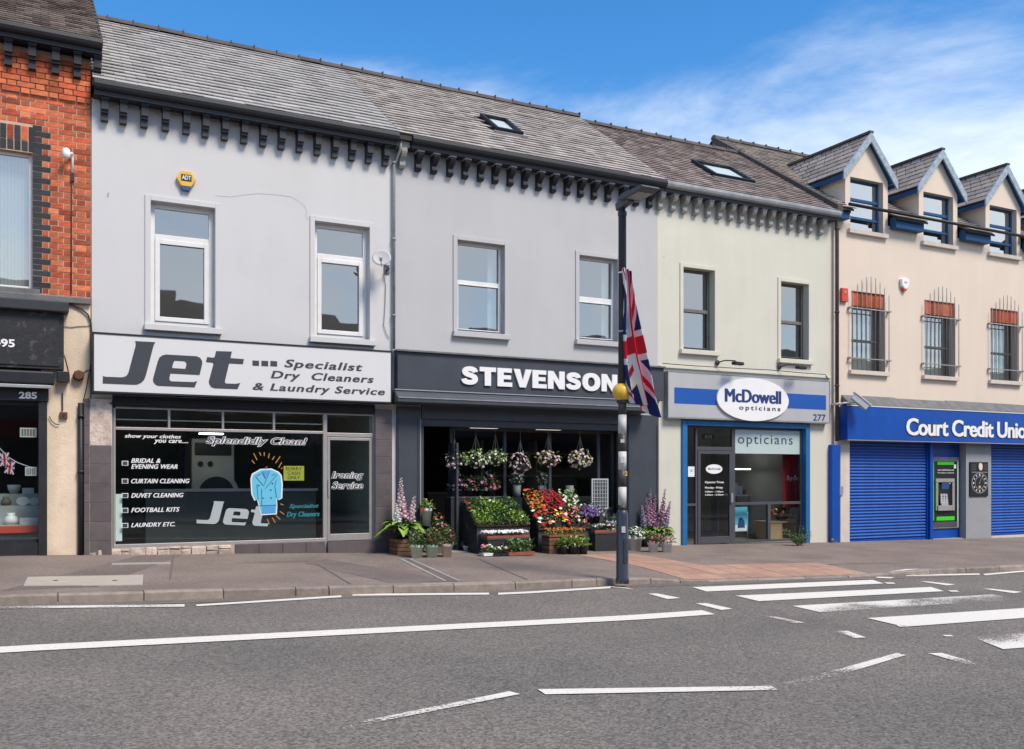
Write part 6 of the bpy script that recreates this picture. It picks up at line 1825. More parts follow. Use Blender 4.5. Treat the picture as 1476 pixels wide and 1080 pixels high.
# small alarms on the peach house
q = pt(1216.5, 425.5, -.03)
a2 = thing('alarm_box', 'small square red alarm box beside the brown downpipe', 'alarm box', q)
MB().box(q.x - .10, q.x + .10, -.07, -.001, q.z - .16, q.z + .16).build('case', 'alarm_red', a2, bevel=.01); MB().box(q.x - .05, q.x + .05, -.077, -.071, q.z + .03, q.z + .10).build('label_plate', 'bloom_coral', a2)
q = pt(1303, 409, -.03)
a3 = thing('alarm_box', 'white shield-shaped alarm box with a red base on the peach wall', 'alarm box', q)
MB().prism([[(q.x - .14, q.z + .10), (q.x, q.z + .14), (q.x + .14, q.z + .10), (q.x + .12, q.z - .06), (q.x + .03, q.z - .14), (q.x - .03, q.z - .14), (q.x - .12, q.z - .06)]], lambda a, c, y: (a, y, c), -.085, -.001).build('case', 'letter_white', a3, bevel=.015, fix=True)
MB().prism([[(q.x - .08, q.z - .12), (q.x + .08, q.z - .12), (q.x + .03, q.z - .19), (q.x - .03, q.z - .19)]], lambda a, c, y: (a, y, c), -.07, -.002).build('strobe', 'alarm_red', a3, fix=True)
MB().box(q.x - .05, q.x + .05, -.09, -.086, q.z + .0, q.z + .04).build('badge', 'decal_grey', a3)
# satellite dish
q = pt(550, 372, -.32)
sd = thing('satellite_dish', 'small pale satellite dish on the grey wall beside the right window', 'satellite dish', pt(557, 388, 0))
b = MB(); nn = Vector((-.35, -.85, .30)).normalized(); t1 = nn.cross(Vector((0, 0, 1))).normalized(); t2 = t1.cross(nn)
rings, seg = 5, 20
for j in range(rings + 1):
    r_ = .155 * j / rings
    for i in range(seg):
        a = 2 * pi * i / seg; b.v.append(tuple(q + t1 * r_ * cos(a) * 1.08 + t2 * r_ * sin(a) + nn * (r_ * r_ * .9)))
for j in range(rings):
    for i in range(seg):
        k0, k1 = j * seg + i, j * seg + (i + 1) % seg; b.smooth.add(len(b.f)); b.f.append((k0, k1, k1 + seg, k0 + seg))
do = b.build('reflector', 'dish_grey', sd); so_ = do.modifiers.new('solid', 'SOLIDIFY'); so_.thickness = .012
MB().tube([q - t2 * .17, q - t2 * .14 + nn * .20], .008, 6).build('feed_arm', 'steel', sd)
MB().tube([q - t2 * .15 + nn * .17, q - t2 * .12 + nn * .25], .025, 8).build('feed_horn', 'dish_grey', sd)
wq = pt(557, 388, 0)
MB().tube([q - nn * .01, q - nn * .06 - t2 * .06, wq + Vector((0, -.14, -.02)), wq + Vector((0, -.02, -.02))], .016, 8).build('bracket', 'lamp_grey', sd)
MB().box(wq.x - .05, wq.x + .05, -.02, -.001, wq.z - .09, wq.z + .07).build('wall_plate', 'lamp_grey', sd)
# old lamp bracket on the brick
q = pt(95.5, 221, -.16)
lb_ = thing('wall_light', 'white floodlight bracket on the red brick wall', 'light', pt(104, 250, 0))
MB().tube([pt(104.5, 250, -.02), pt(104.5, 228, -.03), pt(104, 221, -.05), pt(97, 222, -.14)], .018, 8).build('arm', 'letter_white', lb_)
MB().lathe([(.02, .08), (.05, .06), (.062, .0), (.055, -.06), (.03, -.08)], (q.x, q.y, q.z), 12).build('lamp_head', 'decal_mint', lb_)
MB().box(ux(102, 0), ux(107, 0), -.04, -.001, uz(104, 262), uz(104, 250)).build('junction_box', 'cable', lb_)
# brown box and red socket on the pier
bx_ = tag(MB().lathe([(.075, 0), (.085, .02), (.085, .10), (.06, .12)], (0, 0, 0), 8).build('junction_box', 'rust'), 'round rusty junction box on the old rendered pier', 'junction box')
bx_.location = pt(113, 542, -.0); bx_.rotation_euler = (radians(90), 0, 0)
q = pt(91.5, 599, 0)
sk_ = tag(MB().box(q.x - .055, q.x + .055, -.05, -.001, q.z - .05, q.z + .05).build('socket_box', 'rust', bevel=.008), 'small orange socket box low on the rendered pier', 'socket')
MB().lathe([(.02, 0), (.02, .006)], (q.x, 0, q.z), 10).build('socket_face', 'cable', sk_).matrix_basis = Matrix.Translation((q.x, -.051, q.z)) @ Matrix.Rotation(radians(90), 4, 'X') @ Matrix.Translation((-q.x, 0, -q.z))
cable('short cable curling from the orange socket', [(86, 612), (81, 612), (75, 608), (71, 600)], -.03, .007)
tag(MB().box(ux(89, 0), ux(91, 0), -.03, -.001, uz(90, 592), uz(90, 567)).build('wall_slot', 'cable'), 'narrow dark metal strip on the rendered pier under the bracket', 'metal strip')
# swan-neck lamps over the optician sign
for i, (u0, v0, u1, v1) in enumerate(((1033, 523, 1062, 522), (1122.5, 529, 1153, 528))):
    a = pt(u0, v0, 0)
    l_ = thing('sign_lamp', ('left' if i == 0 else 'right') + ' one of two dark spot lamps on arms over the optician sign', 'lamp', a, 'lamps over the optician sign')
    MB().sphere((a.x, -.03, a.z), .06, 10, 6, 1, .5, 1).build('wall_rose', 'pipe_brown', l_)
    e = pt(u1, v1, -.42)
    MB().tube([(a.x, -.05, a.z), (a.x + .05, -.2, a.z + .03), e + Vector((-.03, .03, .03)), e], .014, 8).build('arm', 'pipe_brown', l_)
    MB().obox(e + Vector((.03, 0, -.03)), (.15, .03, 0), (-.01, .06, 0), (0, 0, .035)).build('lamp_head', 'pipe_black', l_, bevel=.02)
# security camera
q = pt(1239, 580, -.45)
cc_ = thing('security_camera', 'pale security camera on a bracket above the blue sign', 'security camera', pt(1212, 580, 0))
ax = (pt(1250, 588, -.60) - pt(1229, 571, -.42)); ax.normalize()
sd_ = ax.cross(Vector((0, 0, 1))).normalized(); up_ = sd_.cross(ax)
cq = (pt(1250, 588, -.60) + pt(1229, 571, -.42)) / 2
hl_ = (pt(1250, 588, -.60) - pt(1229, 571, -.42)).length / 2
MB().obox(cq, ax * hl_, sd_ * .085, up_ * .075).build('housing', 'pot_white', cc_, bevel=.015)
MB().obox(cq + up_ * .088, ax * (hl_ + .04), sd_ * .10, up_ * .01).build('sun_shield', 'letter_white', cc_)
MB().obox(cq + ax * (hl_ + .002), ax * .003, sd_ * .065, up_ * .055).build('lens_window', 'letter_black', cc_)
wp_ = pt(1213, 582, -.30)
MB().tube([cq - ax * hl_ * .4 - up_ * .05, cq - ax * hl_ * .5 - up_ * .12, wp_ + Vector((.08, -.02, .02)), wp_], .022, 8).build('bracket', 'pot_white', cc_)
MB().tube([wp_, (wp_.x, -.002, wp_.z)], .03, 8).build('wall_arm', 'pot_white', cc_)

# ---------------------------------------------------------------- crossing beacon that doubles as street lamp
pb = pave(897, 836)
lp = thing('beacon_lamp_post', 'tall dark lamp post with black and white bands and an amber globe', 'lamp post', pb)
PY_ = pb.y
pz = lambda v: uz(897, v, PY_)
MB().lathe([(.098, pb.z - .05), (.098, pb.z + .02), (.088, pb.z + .04), (.088, pz(742)), (.075, pz(737)), (.06, pz(735))], (pb.x, PY_, 0), 20).build('base_sleeve', 'pole_navy', lp)
MB().box(pb.x - .03, pb.x + .03, PY_ - .094, PY_ - .086, pb.z + .25, pb.z + .6).build('access_door', 'pole_navy', lp)
edges_ = [735, 728, 702, 677, 651, 625, 598, 577, 561]
cols_ = ['pole_black', 'pole_white', 'pole_black', 'pole_white', 'pole_black', 'pole_white', 'pole_black', 'pole_black']
for (a, c), m_ in zip(zip(edges_, edges_[1:]), cols_):
    MB().lathe([(.060, pz(a)), (.060, pz(c))], (pb.x, PY_, 0), 20).build('band', m_, lp)
MB().lathe([(.058, pz(561)), (.058, pz(312)), (.066, pz(311)), (.066, pz(306)), (.045, pz(304)), (.045, pz(296))], (pb.x, PY_, 0), 20).build('upper_pole', 'pole_navy', lp)
gl_ = MB().sphere((pb.x - .005, PY_, pz(565.5)), .142, 24, 16, 1, 1, .96).build('amber_globe', 'globe_amber', lp)
MB().lathe([(.07, pz(581.5)), (.085, pz(579.5)), (.085, pz(577.5))], (pb.x, PY_, 0), 20).build('globe_collar', 'pole_black', lp)
for v, m_, h_ in ((636, 'pot_white', .05), (663, 'pot_white', .09), (763, 'pot_white', .09)):
    MB().obox((pb.x - .035, PY_ - (.056 if v < 740 else .082), pz(v)), (.025, -.012, 0), (.004, .008, 0), (0, 0, h_ / 2)).build('sticker', m_, lp)
nq = text_mesh('2', pb.x + .006, pb.x + .048, pz(686), pz(679), PY_ - .059, .002, .03)
obj('number_plate', nq, 'letter_gold', lp)
# lamp head reaching over the road
tz = pz(296)
hd = MB(); 
hd.obox((pb.x, PY_ - .06, tz + .02), (.055, 0, 0), (0, .17, -.03), (0, .012, .06))
hd.build('head_arm', 'lamp_grey', lp, bevel=.02)
b = MB()
prof = [(.05, -.01), (-.12, -.05), (-.48, -.04), (-.62, -.01), (-.58, .025), (-.10, .04)]
b.prism([[(y_, z_) for y_, z_ in prof]], lambda a, c, x: (x, PY_ - .10 + a, tz + .06 + c - a * .02), pb.x - .15, pb.x + .15)
b.build('lamp_head', 'lamp_grey', lp, bevel=.012, fix=True)
MB().hexa([(pb.x - .12, PY_ - .28, tz + .012), (pb.x + .12, PY_ - .28, tz + .012), (pb.x + .12, PY_ - .58, tz + .024), (pb.x - .12, PY_ - .58, tz + .024),
           (pb.x - .12, PY_ - .28, tz + .02), (pb.x + .12, PY_ - .28, tz + .02), (pb.x + .12, PY_ - .58, tz + .032), (pb.x - .12, PY_ - .58, tz + .032)]).build('lens', 'lamp_lens', lp, fix=True)
# flag hanging against the post
LE = [(890.5, 388), (891, 430), (891.5, 480), (892.5, 530), (893.5, 560), (899, 577)]
RE = [(903, 394), (910, 425), (918, 470), (928, 520), (938, 560), (951, 603)]
def poly(P, t):
    n = len(P) - 1; i = min(int(t * n), n - 1); f = t * n - i
    return (P[i][0] * (1 - f) + P[i + 1][0] * f, P[i][1] * (1 - f) + P[i + 1][1] * f)
def fpos(a, b_):
    l, r = poly(LE, b_), poly(RE, b_)
    ph = a * 2 * pi * 2.6 + b_ * 1.2
    aa = a + .085 * sin(ph + .8) * (.5 + .5 * b_)
    aa = max(-.02, min(1.04, aa))
    u, v = l[0] + (r[0] - l[0]) * aa, l[1] + (r[1] - l[1]) * aa + 4 * sin(a * 9 + 1) * b_
    amp = .03 + .07 * b_
    yy_ = PY_ - .10 - amp * sin(ph) - .03 * sin(b_ * 9 + a * 3)
    q = pt(u, v, PY_)
    return Vector((q.x, yy_, q.z))
fl = thing('union_flag', 'red white and blue union flag hanging from the lamp post', 'flag', pb + Vector((0, -.1, 3.0)))
me = flag_mesh('cloth', fpos, 96, 200)
fo = obj('cloth', me, 'flag_cloth', fl); sm_ = fo.modifiers.new('solid', 'SOLIDIFY'); sm_.thickness = .004
for v in (394, 478):
    MB().lathe([(.066, pz(v) - .012), (.066, pz(v) + .012)], (pb.x, PY_, 0), 14).build('tie', 'pot_white', fl)

# ================================================================== FLOWERS IN FRONT OF THE FLORIST
def scale_at(p):
    return F / (p.x * sin(TH) + (D + p.y) * cos(TH))
R2 = random.Random(21)
def leafset(b, c, rx, ry, rz, n, size, droop=.3, dome=True, spread=1.0, long=1.6):
    """n small bent leaves spread through a dome or ball"""
    for _ in range(n):
        while True:
            x, y, z = R2.uniform(-1, 1), R2.uniform(-1, 1), R2.uniform(0 if dome else -1, 1)
            q = x * x + y * y + z * z
            if q <= 1 and q > .12: break
        p = Vector(c) + Vector((x * rx, y * ry, z * rz))
        d = Vector((x * spread + R2.uniform(-.5, .5), y * spread + R2.uniform(-.5, .5), abs(z) * .6 + R2.uniform(-droop, .7))).normalized()
        s = size * R2.uniform(.6, 1.3); w = d.cross(Vector((R2.uniform(-.4, .4), R2.uniform(-.4, .4), 1)))
        if w.length < 1e-3: continue
        w.normalize(); nrm = w.cross(d)
        k = len(b.v)
        b.v += [tuple(p), tuple(p + d * s * long * .5 + w * s * .45 + nrm * s * .1), tuple(p + d * s * long - nrm * s * .15), tuple(p + d * s * long * .5 - w * s * .45 + nrm * s * .1)]
        b.f += [(k, k + 1, k + 2), (k, k + 2, k + 3)]
def bloomset(b, c, rx, ry, rz, n, size, dome=True, shell=.75, front=True):
    """small five-petal flowers near the surface of a dome"""
    for _ in range(n):
        while True:
            x, y, z = R2.uniform(-1, 1), R2.uniform(-1, 1), R2.uniform(0 if dome else -1, 1)
            q = sqrt(x * x + y * y + z * z)
            if .05 < q <= 1 and (q > shell * .6): break
        k_ = R2.uniform(shell, 1.08) / q
        p = Vector(c) + Vector((x * rx, y * ry, z * rz)) * k_
        d = Vector((x, y - .35, z + .35)) + Vector((R2.uniform(-.5, .5), R2.uniform(-.5, .5), R2.uniform(-.4, .4)))
        flower(b, p, d.normalized(), size * R2.uniform(.7, 1.25))
def flower(b, p, d, s):
    t1 = d.cross(Vector((.3, .2, 1)))
    if t1.length < 1e-3: t1 = Vector((1, 0, 0))
    t1.normalize(); t2 = d.cross(t1); a0 = R2.uniform(0, 6)
    k = len(b.v); b.v.append(tuple(p + d * s * .18))
    n = 10
    for i in range(n):
        r = s * (.55 if i % 2 == 0 else .36); a = a0 + 2 * pi * i / n
        b.v.append(tuple(p + (t1 * cos(a) + t2 * sin(a)) * r + d * (s * .05 if i % 2 == 0 else -s * .02)))
    b.v.append(tuple(p - d * s * .22))
    for i in range(n):
        b.f.append((k, k + 1 + i, k + 1 + (i + 1) % n)); b.f.append((k + n + 1, k + 1 + (i + 1) % n, k + 1 + i))
def pot(parent, c, r0, r1, h, m, rim=True):
    prof = [(r0, 0), (r1 * .97, h * .80)] + ([(r1 * 1.08, h * .80), (r1 * 1.10, h), (r1 * .98, h)] if rim else [(r1, h), (r1 * .93, h)]) + [(r1 * .86, h * .86)]
    MB().lathe(prof, c, 18).build('pot', m, parent)
    MB().lathe([(r1 * .855, h * .862), (.01, h * .9)], c, 14).build('soil', 'soil', parent)
def potted(label, u, vb, wpx, hpx, pm, leaf, fol=(1.1, .9), nl=160, ls=.045, blooms=(), rim=True, name='potted_plant', y=None, zbase=None, cat='potted plant', group=None, sq=False):
    p = pave(u, vb) if y is None else Vector((ux(u, y), y, zbase if zbase is not None else uz(u, vb, y)))
    if y is None: p.z = zfoot(p.x, p.y)
    s = scale_at(p); r1 = wpx / 2 / s; h = hpx / s
    t = thing(name, label, cat, p, group)
    pot(t, tuple(p), r1 * .74, r1 * .92, h, pm, rim)
    b = MB(); rx = r1 * fol[0] * 1.15; rz = fol[1] / s * 1.0
    leafset(b, (p.x, p.y, p.z + h * .9), rx, rx, rz, nl, ls)
    b.build('foliage', leaf, t)
    for bm_, n, size, kk in blooms:
        b = MB(); bloomset(b, (p.x, p.y, p.z + h * .9), rx * kk, rx * kk, rz * kk, n, size)
        b.build('blossoms', 'bloom_' + bm_, t)
    return t, p, h
def foxglove(t, base, h, m, lean=(0, 0), n=46, bell=.035):
    n = int(n * .72)
    b = MB(); s = MB()
    top = Vector(base) + Vector((lean[0], lean[1], h))
    s.tube([base, Vector(base).lerp(top, .5), top], [.012, .009, .004], 6)
    for i in range(n):
        f = .30 + .70 * i / n; p = Vector(base).lerp(top, f); a = i * 2.4 + R2.uniform(-.4, .4)
        d = Vector((cos(a), sin(a), -.55)).normalized(); sz = bell * (1.25 - .95 * (i / n))
        q = p + d * sz * 2.1
        b.tube([p, p + d * sz, q], [sz * .25, sz * .62, sz * .95], 6)
    s.build('flower_stem', 'leaf_mid', t); b.build('flower_spike', m, t)
def bigleaves(t, c, n, ln, w, m, up=.7):
    b = MB()
    for i in range(n):
        a = i * 2.399 + R2.uniform(-.2, .2); e = R2.uniform(.25, 1.0) * up
        d = Vector((cos(a), sin(a), e)).normalized(); L_ = ln * R2.uniform(.7, 1.15); W = w * R2.uniform(.8, 1.2)
        sd__ = d.cross(Vector((0, 0, 1))).normalized()
        prev = None; k0 = len(b.v); st = 5
        for j in range(st + 1):
            f = j / st; p = Vector(c) + d * L_ * f + Vector((0, 0, -L_ * .55 * f * f)); ww = W * sin(pi * min(.97, f * .92 + .08)) * .5
            b.v += [tuple(p - sd__ * ww + Vector((0, 0, ww * .35))), tuple(p), tuple(p + sd__ * ww + Vector((0, 0, ww * .35)))]
        for j in range(st):
            k = k0 + j * 3; b.f += [(k, k + 1, k + 4, k + 3), (k + 1, k + 2, k + 5, k + 4)]
    return b.build('leaves', m, t)
def crate(label, u0, u1, vt, vb, y, dp):
    um = (u0 + u1) / 2; x0, x1 = ux(u0, y), ux(u1, y); z0 = min(zfoot(x0, y), zfoot(x1, y)) + .004; z1 = uz(um, vt, y)
    t = thing('wooden_crate', label, 'crate', ((x0 + x1) / 2, y, z0)); n = 4; h = (z1 - z0) / n
    for i in range(n):
        za, zb = z0 + i * h + .005, z0 + (i + 1) * h - .006
        MB().box(x0, x1, y, y + .012, za, zb).build('slat', 'wood_crate', t); MB().box(x0, x1, y + dp - .012, y + dp, za, zb).build('slat', 'wood_crate', t)
        MB().box(x0, x0 + .012, y + .0125, y + dp - .0125, za, zb).build('slat', 'wood_crate', t); MB().box(x1 - .012, x1, y + .0125, y + dp - .0125, za, zb).build('slat', 'wood_crate', t)
    MB().box(x0 + .013, x1 - .013, y + .013, y + dp - .013, z1 - .05, z1 - .03).build('lid', 'wood_crate', t)
    for xx in (x0 + .013, x1 - .043): MB().box(xx, xx + .03, y + .013, y + .035, z0, z1 - .051).build('post', 'wood_crate', t)
    return x0, x1, z1 - .03

# left group: crate with foxgloves, three pots, the raised grey pot
cx0_, cx1_, cz_ = crate('dark wooden crate under the foxgloves by the left pilaster', 573, 598, 777, 803, -.62, .42)
c_ = Vector(((cx0_ + cx1_) / 2 + .02, -.40, cz_))
fg = thing('foxglove_plant', 'pink foxgloves with broad bright leaves by the left pilaster', 'foxglove', c_)
pot(fg, tuple(c_), .10, .13, .17, 'pot_black', False)
cl = c_ + Vector((0, 0, .17))
bigleaves(fg, cl, 52, .52, .16, 'leaf_bright', 1.3); bigleaves(fg, cl + Vector((.05, -.05, .06)), 26, .30, .12, 'leaf_mid', 1.4)
foxglove(fg, cl + Vector((-.03, .02, 0)), uz(585, 688, -.4) - cl.z, 'bloom_blush', (.0, 0), 60, .042)
foxglove(fg, cl + Vector((.10, 0, 0)), uz(605, 714, -.4) - cl.z, 'bloom_blush', (.12, 0), 46, .038)
foxglove(fg, cl + Vector((-.10, -.05, 0)), uz(577, 720, -.4) - cl.z - .05, 'bloom_white', (-.06, -.02), 34, .036)
foxglove(fg, cl + Vector((.04, .05, 0)), .55, 'bloom_mauve', (.03, .03), 36, .036)
potted('left of two pale green pots with loose green foliage and small flowers', 600.5, 804, 20, 18, 'pot_green', 'leaf_mid', (1.15, 22), 190, .04, [('coral', 10, .035, 1.0)])
potted('right of two pale green pots with tall red and pink geraniums', 622.5, 803.5, 20, 18, 'pot_green', 'leaf_mid', (1.1, 26), 190, .045, [('red', 8, .05, .9), ('white', 5, .04, 1.0)])
potted('pinkish beige pot with pink geraniums at the right of the pot group', 644, 803, 17.5, 18.5, 'pot_pink', 'leaf_mid', (1.25, 28), 210, .045, [('pink', 9, .05, 1.0), ('coral', 6, .05, 1.0)])
potted('pale green pot with coral geraniums standing behind the front three', 631, 797, 16, 16, 'pot_green', 'leaf_mid', (1.5, 44), 230, .045, [('coral', 24, .07, .95), ('pink', 10, .06, 1.0)])
# plant stand carrying the grey pot
q = Vector((ux(615, -.22), -.22, 0)); q.z = zfoot(q.x, q.y); zt = uz(615, 757, -.22)
ps = thing('plant_stand', 'thin dark plant stand behind the geranium pots', 'plant stand', q)
MB().lathe([(.11, zt - .02), (.11, zt)], (q.x, q.y, 0), 14).build('top', 'stand_black', ps)
for i in range(3):
    a = i * 2.09 + .3; MB().tube([(q.x + .13 * cos(a), q.y + .13 * sin(a), q.z), (q.x + .07 * cos(a), q.y + .07 * sin(a), zt - .02)], .01, 6).build('leg', 'stand_black', ps)
potted('grey bucket raised on a stand with one crimson flower', 615, 757, 15.5, 24, 'pot_grey', 'leaf_bright', (1.15, 14), 110, .045, [('red', 3, .07, 1.2), ('white', 6, .035, 1.0)], y=-.22, zbase=zt + .001)
potted('leafy green plant in a black pot beside the open florist door', 679, 792, 17, 12, 'pot_black', 'leaf_mid', (1.6, 30), 210, .055, [('yellow', 5, .03, 1.0)])
potted('dark green plant in a black pot left of the leafy one', 664, 791, 14, 10, 'pot_black', 'leaf_dark', (1.5, 28), 170, .05)
potted('small clear pot with low greenery on the marble threshold', 673, 795, 12, 8, 'pot_grey', 'leaf_grey', (1.1, 8), 60, .035)
bg_ = thing('tall_spiky_plant', 'tall spiky green plant in a black pot behind the leafy plant', 'potted plant', Vector((ux(686, -.25), -.25, zfoot(ux(686), -.25))))
p = Vector(bg_.location); pot(bg_, tuple(p), .09, .11, .18, 'pot_black', False); b = MB()
for i in range(26):
    a = R2.uniform(0, 6.28); e = R2.uniform(.05, .32); h_ = R2.uniform(.22, .46); base_ = p + Vector((.05 * cos(a), .05 * sin(a), .15)); tip = base_ + Vector((e * cos(a) * .6, e * sin(a) * .6, h_)); s_ = Vector((-sin(a), cos(a), 0)) * .018
    k = len(b.v); md_ = base_.lerp(tip, .55); b.v += [tuple(base_ - s_ * .5), tuple(base_ + s_ * .5), tuple(md_ + s_), tuple(tip), tuple(md_ - s_)]; b.f.append((k, k + 1, k + 2, k + 3, k + 4))
b.build('leaves', 'leaf_bright', bg_)

# display stands
def slope_stand(label, u0, u1, yb, yf, vb, vf, m='stand_black'):
    ym = (yb + yf) / 2; um = (u0 + u1) / 2; x0, x1 = ux(u0, ym), ux(u1, ym)
    zb, zf_ = uz(um, vb, yb), uz(um, vf, yf); g = min(zfoot(x0, yf), zfoot(x1, yf))
    t = thing('flower_stand', label, 'flower stand', ((x0 + x1) / 2, ym, g))
    MB().hexa([(x0, yf, zf_ - .03), (x1, yf, zf_ - .03), (x1, yb, zb - .03), (x0, yb, zb - .03), (x0, yf, zf_), (x1, yf, zf_), (x1, yb, zb), (x0, yb, zb)]).build('sloping_top', m, t)
    MB().box(x0 + .01, x1 - .01, yf + .005, yf + .03, g + .005, zf_ - .032).build('front_panel', 'stand_slate', t)
    for xx in (x0, x1 - .02): MB().hexa([(xx, yf + .031, g), (xx + .02, yf + .031, g), (xx + .02, yb, g), (xx, yb, g), (xx, yf + .031, zf_ - .032), (xx + .02, yf + .031, zf_ - .032), (xx + .02, yb, zb - .032), (xx, yb, zb - .032)]).build('side_panel', m, t)
    return x0, x1, yf, zf_, yb, zb
def tray(label, x0, x1, y0, z0, y1, z1, leaf, nl, ls, ht, blooms=(), tm='pot_terra', group=None, lip=.045):
    """plant tray lying on a plane from (y0,z0) front to (y1,z1) back"""
    t = thing('plant_tray', label, 'plant tray', ((x0 + x1) / 2, y0, z0), group)
    d = Vector((0, y1 - y0, z1 - z0)); n = Vector((0, -d.z, d.y)).normalized()
    e = n * .004; a0, a1 = Vector((x0, y0, z0)) + e, Vector((x1, y0, z0)) + e
    q = [a0, a1, a1 + d, a0 + d]
    MB().hexa(q + [p + n * lip for p in q]).build('tray', tm, t)
    nx = max(2, int((x1 - x0) / .11)); ny = max(1, int(d.length / .12))
    for i in range(nx):
        for j in range(ny):
            c = a0 + Vector(((x1 - x0) * (i + .5) / nx, 0, 0)) + d * ((j + .5) / ny) + n * lip
            r = min((x1 - x0) / nx, d.length / ny) * .5
    b = MB(); w = (x1 - x0)
    bl = {}
    for _ in range(nl):
        f, g = R2.random(), R2.random()
        c = a0 + Vector((w * f, 0, 0)) + d * g + n * lip + Vector((0, 0, ht * R2.uniform(0, .9)))
        k = len(b.v); dd = Vector((R2.uniform(-1, 1), R2.uniform(-1, .8), R2.uniform(0, 1.2))).normalized(); s = ls * R2.uniform(.6, 1.3)
        sd__ = dd.cross(Vector((R2.uniform(-.3, .3), R2.uniform(-.3, .3), 1))).normalized()
        b.v += [tuple(c), tuple(c + dd * s * .6 + sd__ * s * .4), tuple(c + dd * s * 1.3), tuple(c + dd * s * .6 - sd__ * s * .4)]; b.f += [(k, k + 1, k + 2), (k, k + 2, k + 3)]
    b.build('foliage', leaf, t)
    for bm_, cnt, size, fr in blooms:
        b = MB()
        for _ in range(cnt):
            f, g = R2.uniform(fr[0], fr[1]), R2.random()
            c = a0 + Vector((w * f, 0, 0)) + d * g + n * lip + Vector((0, 0, ht * R2.uniform(.75, 1.15)))
            flower(b, c, Vector((R2.uniform(-.4, .4), R2.uniform(-.9, 0), R2.uniform(.4, 1))).normalized(), size * R2.uniform(.7, 1.3))
        b.build('blossoms', 'bloom_' + bm_, t)
    return t
# left stand, green bedding plants in six trays
x0, x1, yf, zf_, yb, zb = slope_stand('dark sloping flower stand with trays of green bedding plants', 676, 752, .05, -.62, 727, 762)
words = (('lower left', 'lower middle', 'lower right'), ('upper left', 'upper middle', 'upper right'))
for r in range(2):
    for c in range(3):
        xa = x0 + (x1 - x0) * (c + .02) / 3; xb = x0 + (x1 - x0) * (c + .98) / 3
        f0, f1 = (r + .02) / 2, (r + .98) / 2
        tray(words[r][c] + ' tray of green bedding plants on the left sloping stand', xa, xb, yf + (yb - yf) * f0, zf_ + (zb - zf_) * f0, yf + (yb - yf) * f1, zf_ + (zb - zf_) * f1,
             'leaf_mid' if (r + c) % 2 else 'leaf_bright', 430, .042, .10, [('white', 3, .05, (0, 1))] if (r, c) in ((1, 1), (0, 2)) else ([('red', 4, .06, (0, .3))] if c == 0 and r else ()), tm='soil', group='trays on the left sloping stand')
# low step with white flowers, foliage tray on the ground
def block(label, u0, u1, vt, y0, y1, m='stand_black', name='display_box'):
    x0, x1 = ux(u0, y0), ux(u1, y0); g = min(zfoot(x0, y0), zfoot(x1, y0)); z1 = uz((u0 + u1) / 2, vt, y0)
    t = thing(name, label, 'display box', ((x0 + x1) / 2, (y0 + y1) / 2, g))
    MB().box(x0, x1, y0, y1, g + .002, z1 - .02).build('body', m, t, bevel=.004)
    MB().box(x0 - .01, x1 + .01, y0 - .01, y1 + .01, z1 - .0195, z1).build('lid', 'stand_slate', t)
    return x0, x1, z1
xa, xb, zz1 = block('low dark box carrying the tray of white flowers', 703, 764, 776, -.95, -.66)
tray('tray of massed white flowers on the low dark box', xa, xb, -.94, zz1, -.67, zz1, 'leaf_mid', 150, .04, .07, [('white', 330, .05, (0, .96)), ('pink', 14, .045, (.8, 1))], tm='pot_terra')
xa, xb = ux(731, -1.15), ux(768, -1.15); g = zfoot((xa + xb) / 2, -1.1) + .006
tray('terracotta tray of leafy green plants on the footway', xa, xb, -1.22, g, -.98, g, 'leaf_mid', 420, .045, .24, (), lip=.06)
xa, xb = ux(709, -1.1), ux(729, -1.1); g = zfoot((xa + xb) / 2, -1.1) + .006
tray('low black tray with white and red flowers on the footway', xa, xb, -1.2, g, -1.0, g, 'leaf_mid', 120, .04, .10, [('white', 14, .035, (0, 1)), ('coral', 6, .035, (.4, 1))], tm='pot_black')
xa, xb = ux(694, -1.05), ux(708, -1.05); g = zfoot((xa + xb) / 2, -1.05) + .006
tray('small grey tray with pink and white flowers left of the low black tray', xa, xb, -1.15, g, -.95, g, 'leaf_mid', 80, .04, .13, [('pink', 9, .05, (0, .6)), ('white', 6, .045, (.5, 1)), ('coral', 5, .045, (0, .5))], tm='pot_grey')
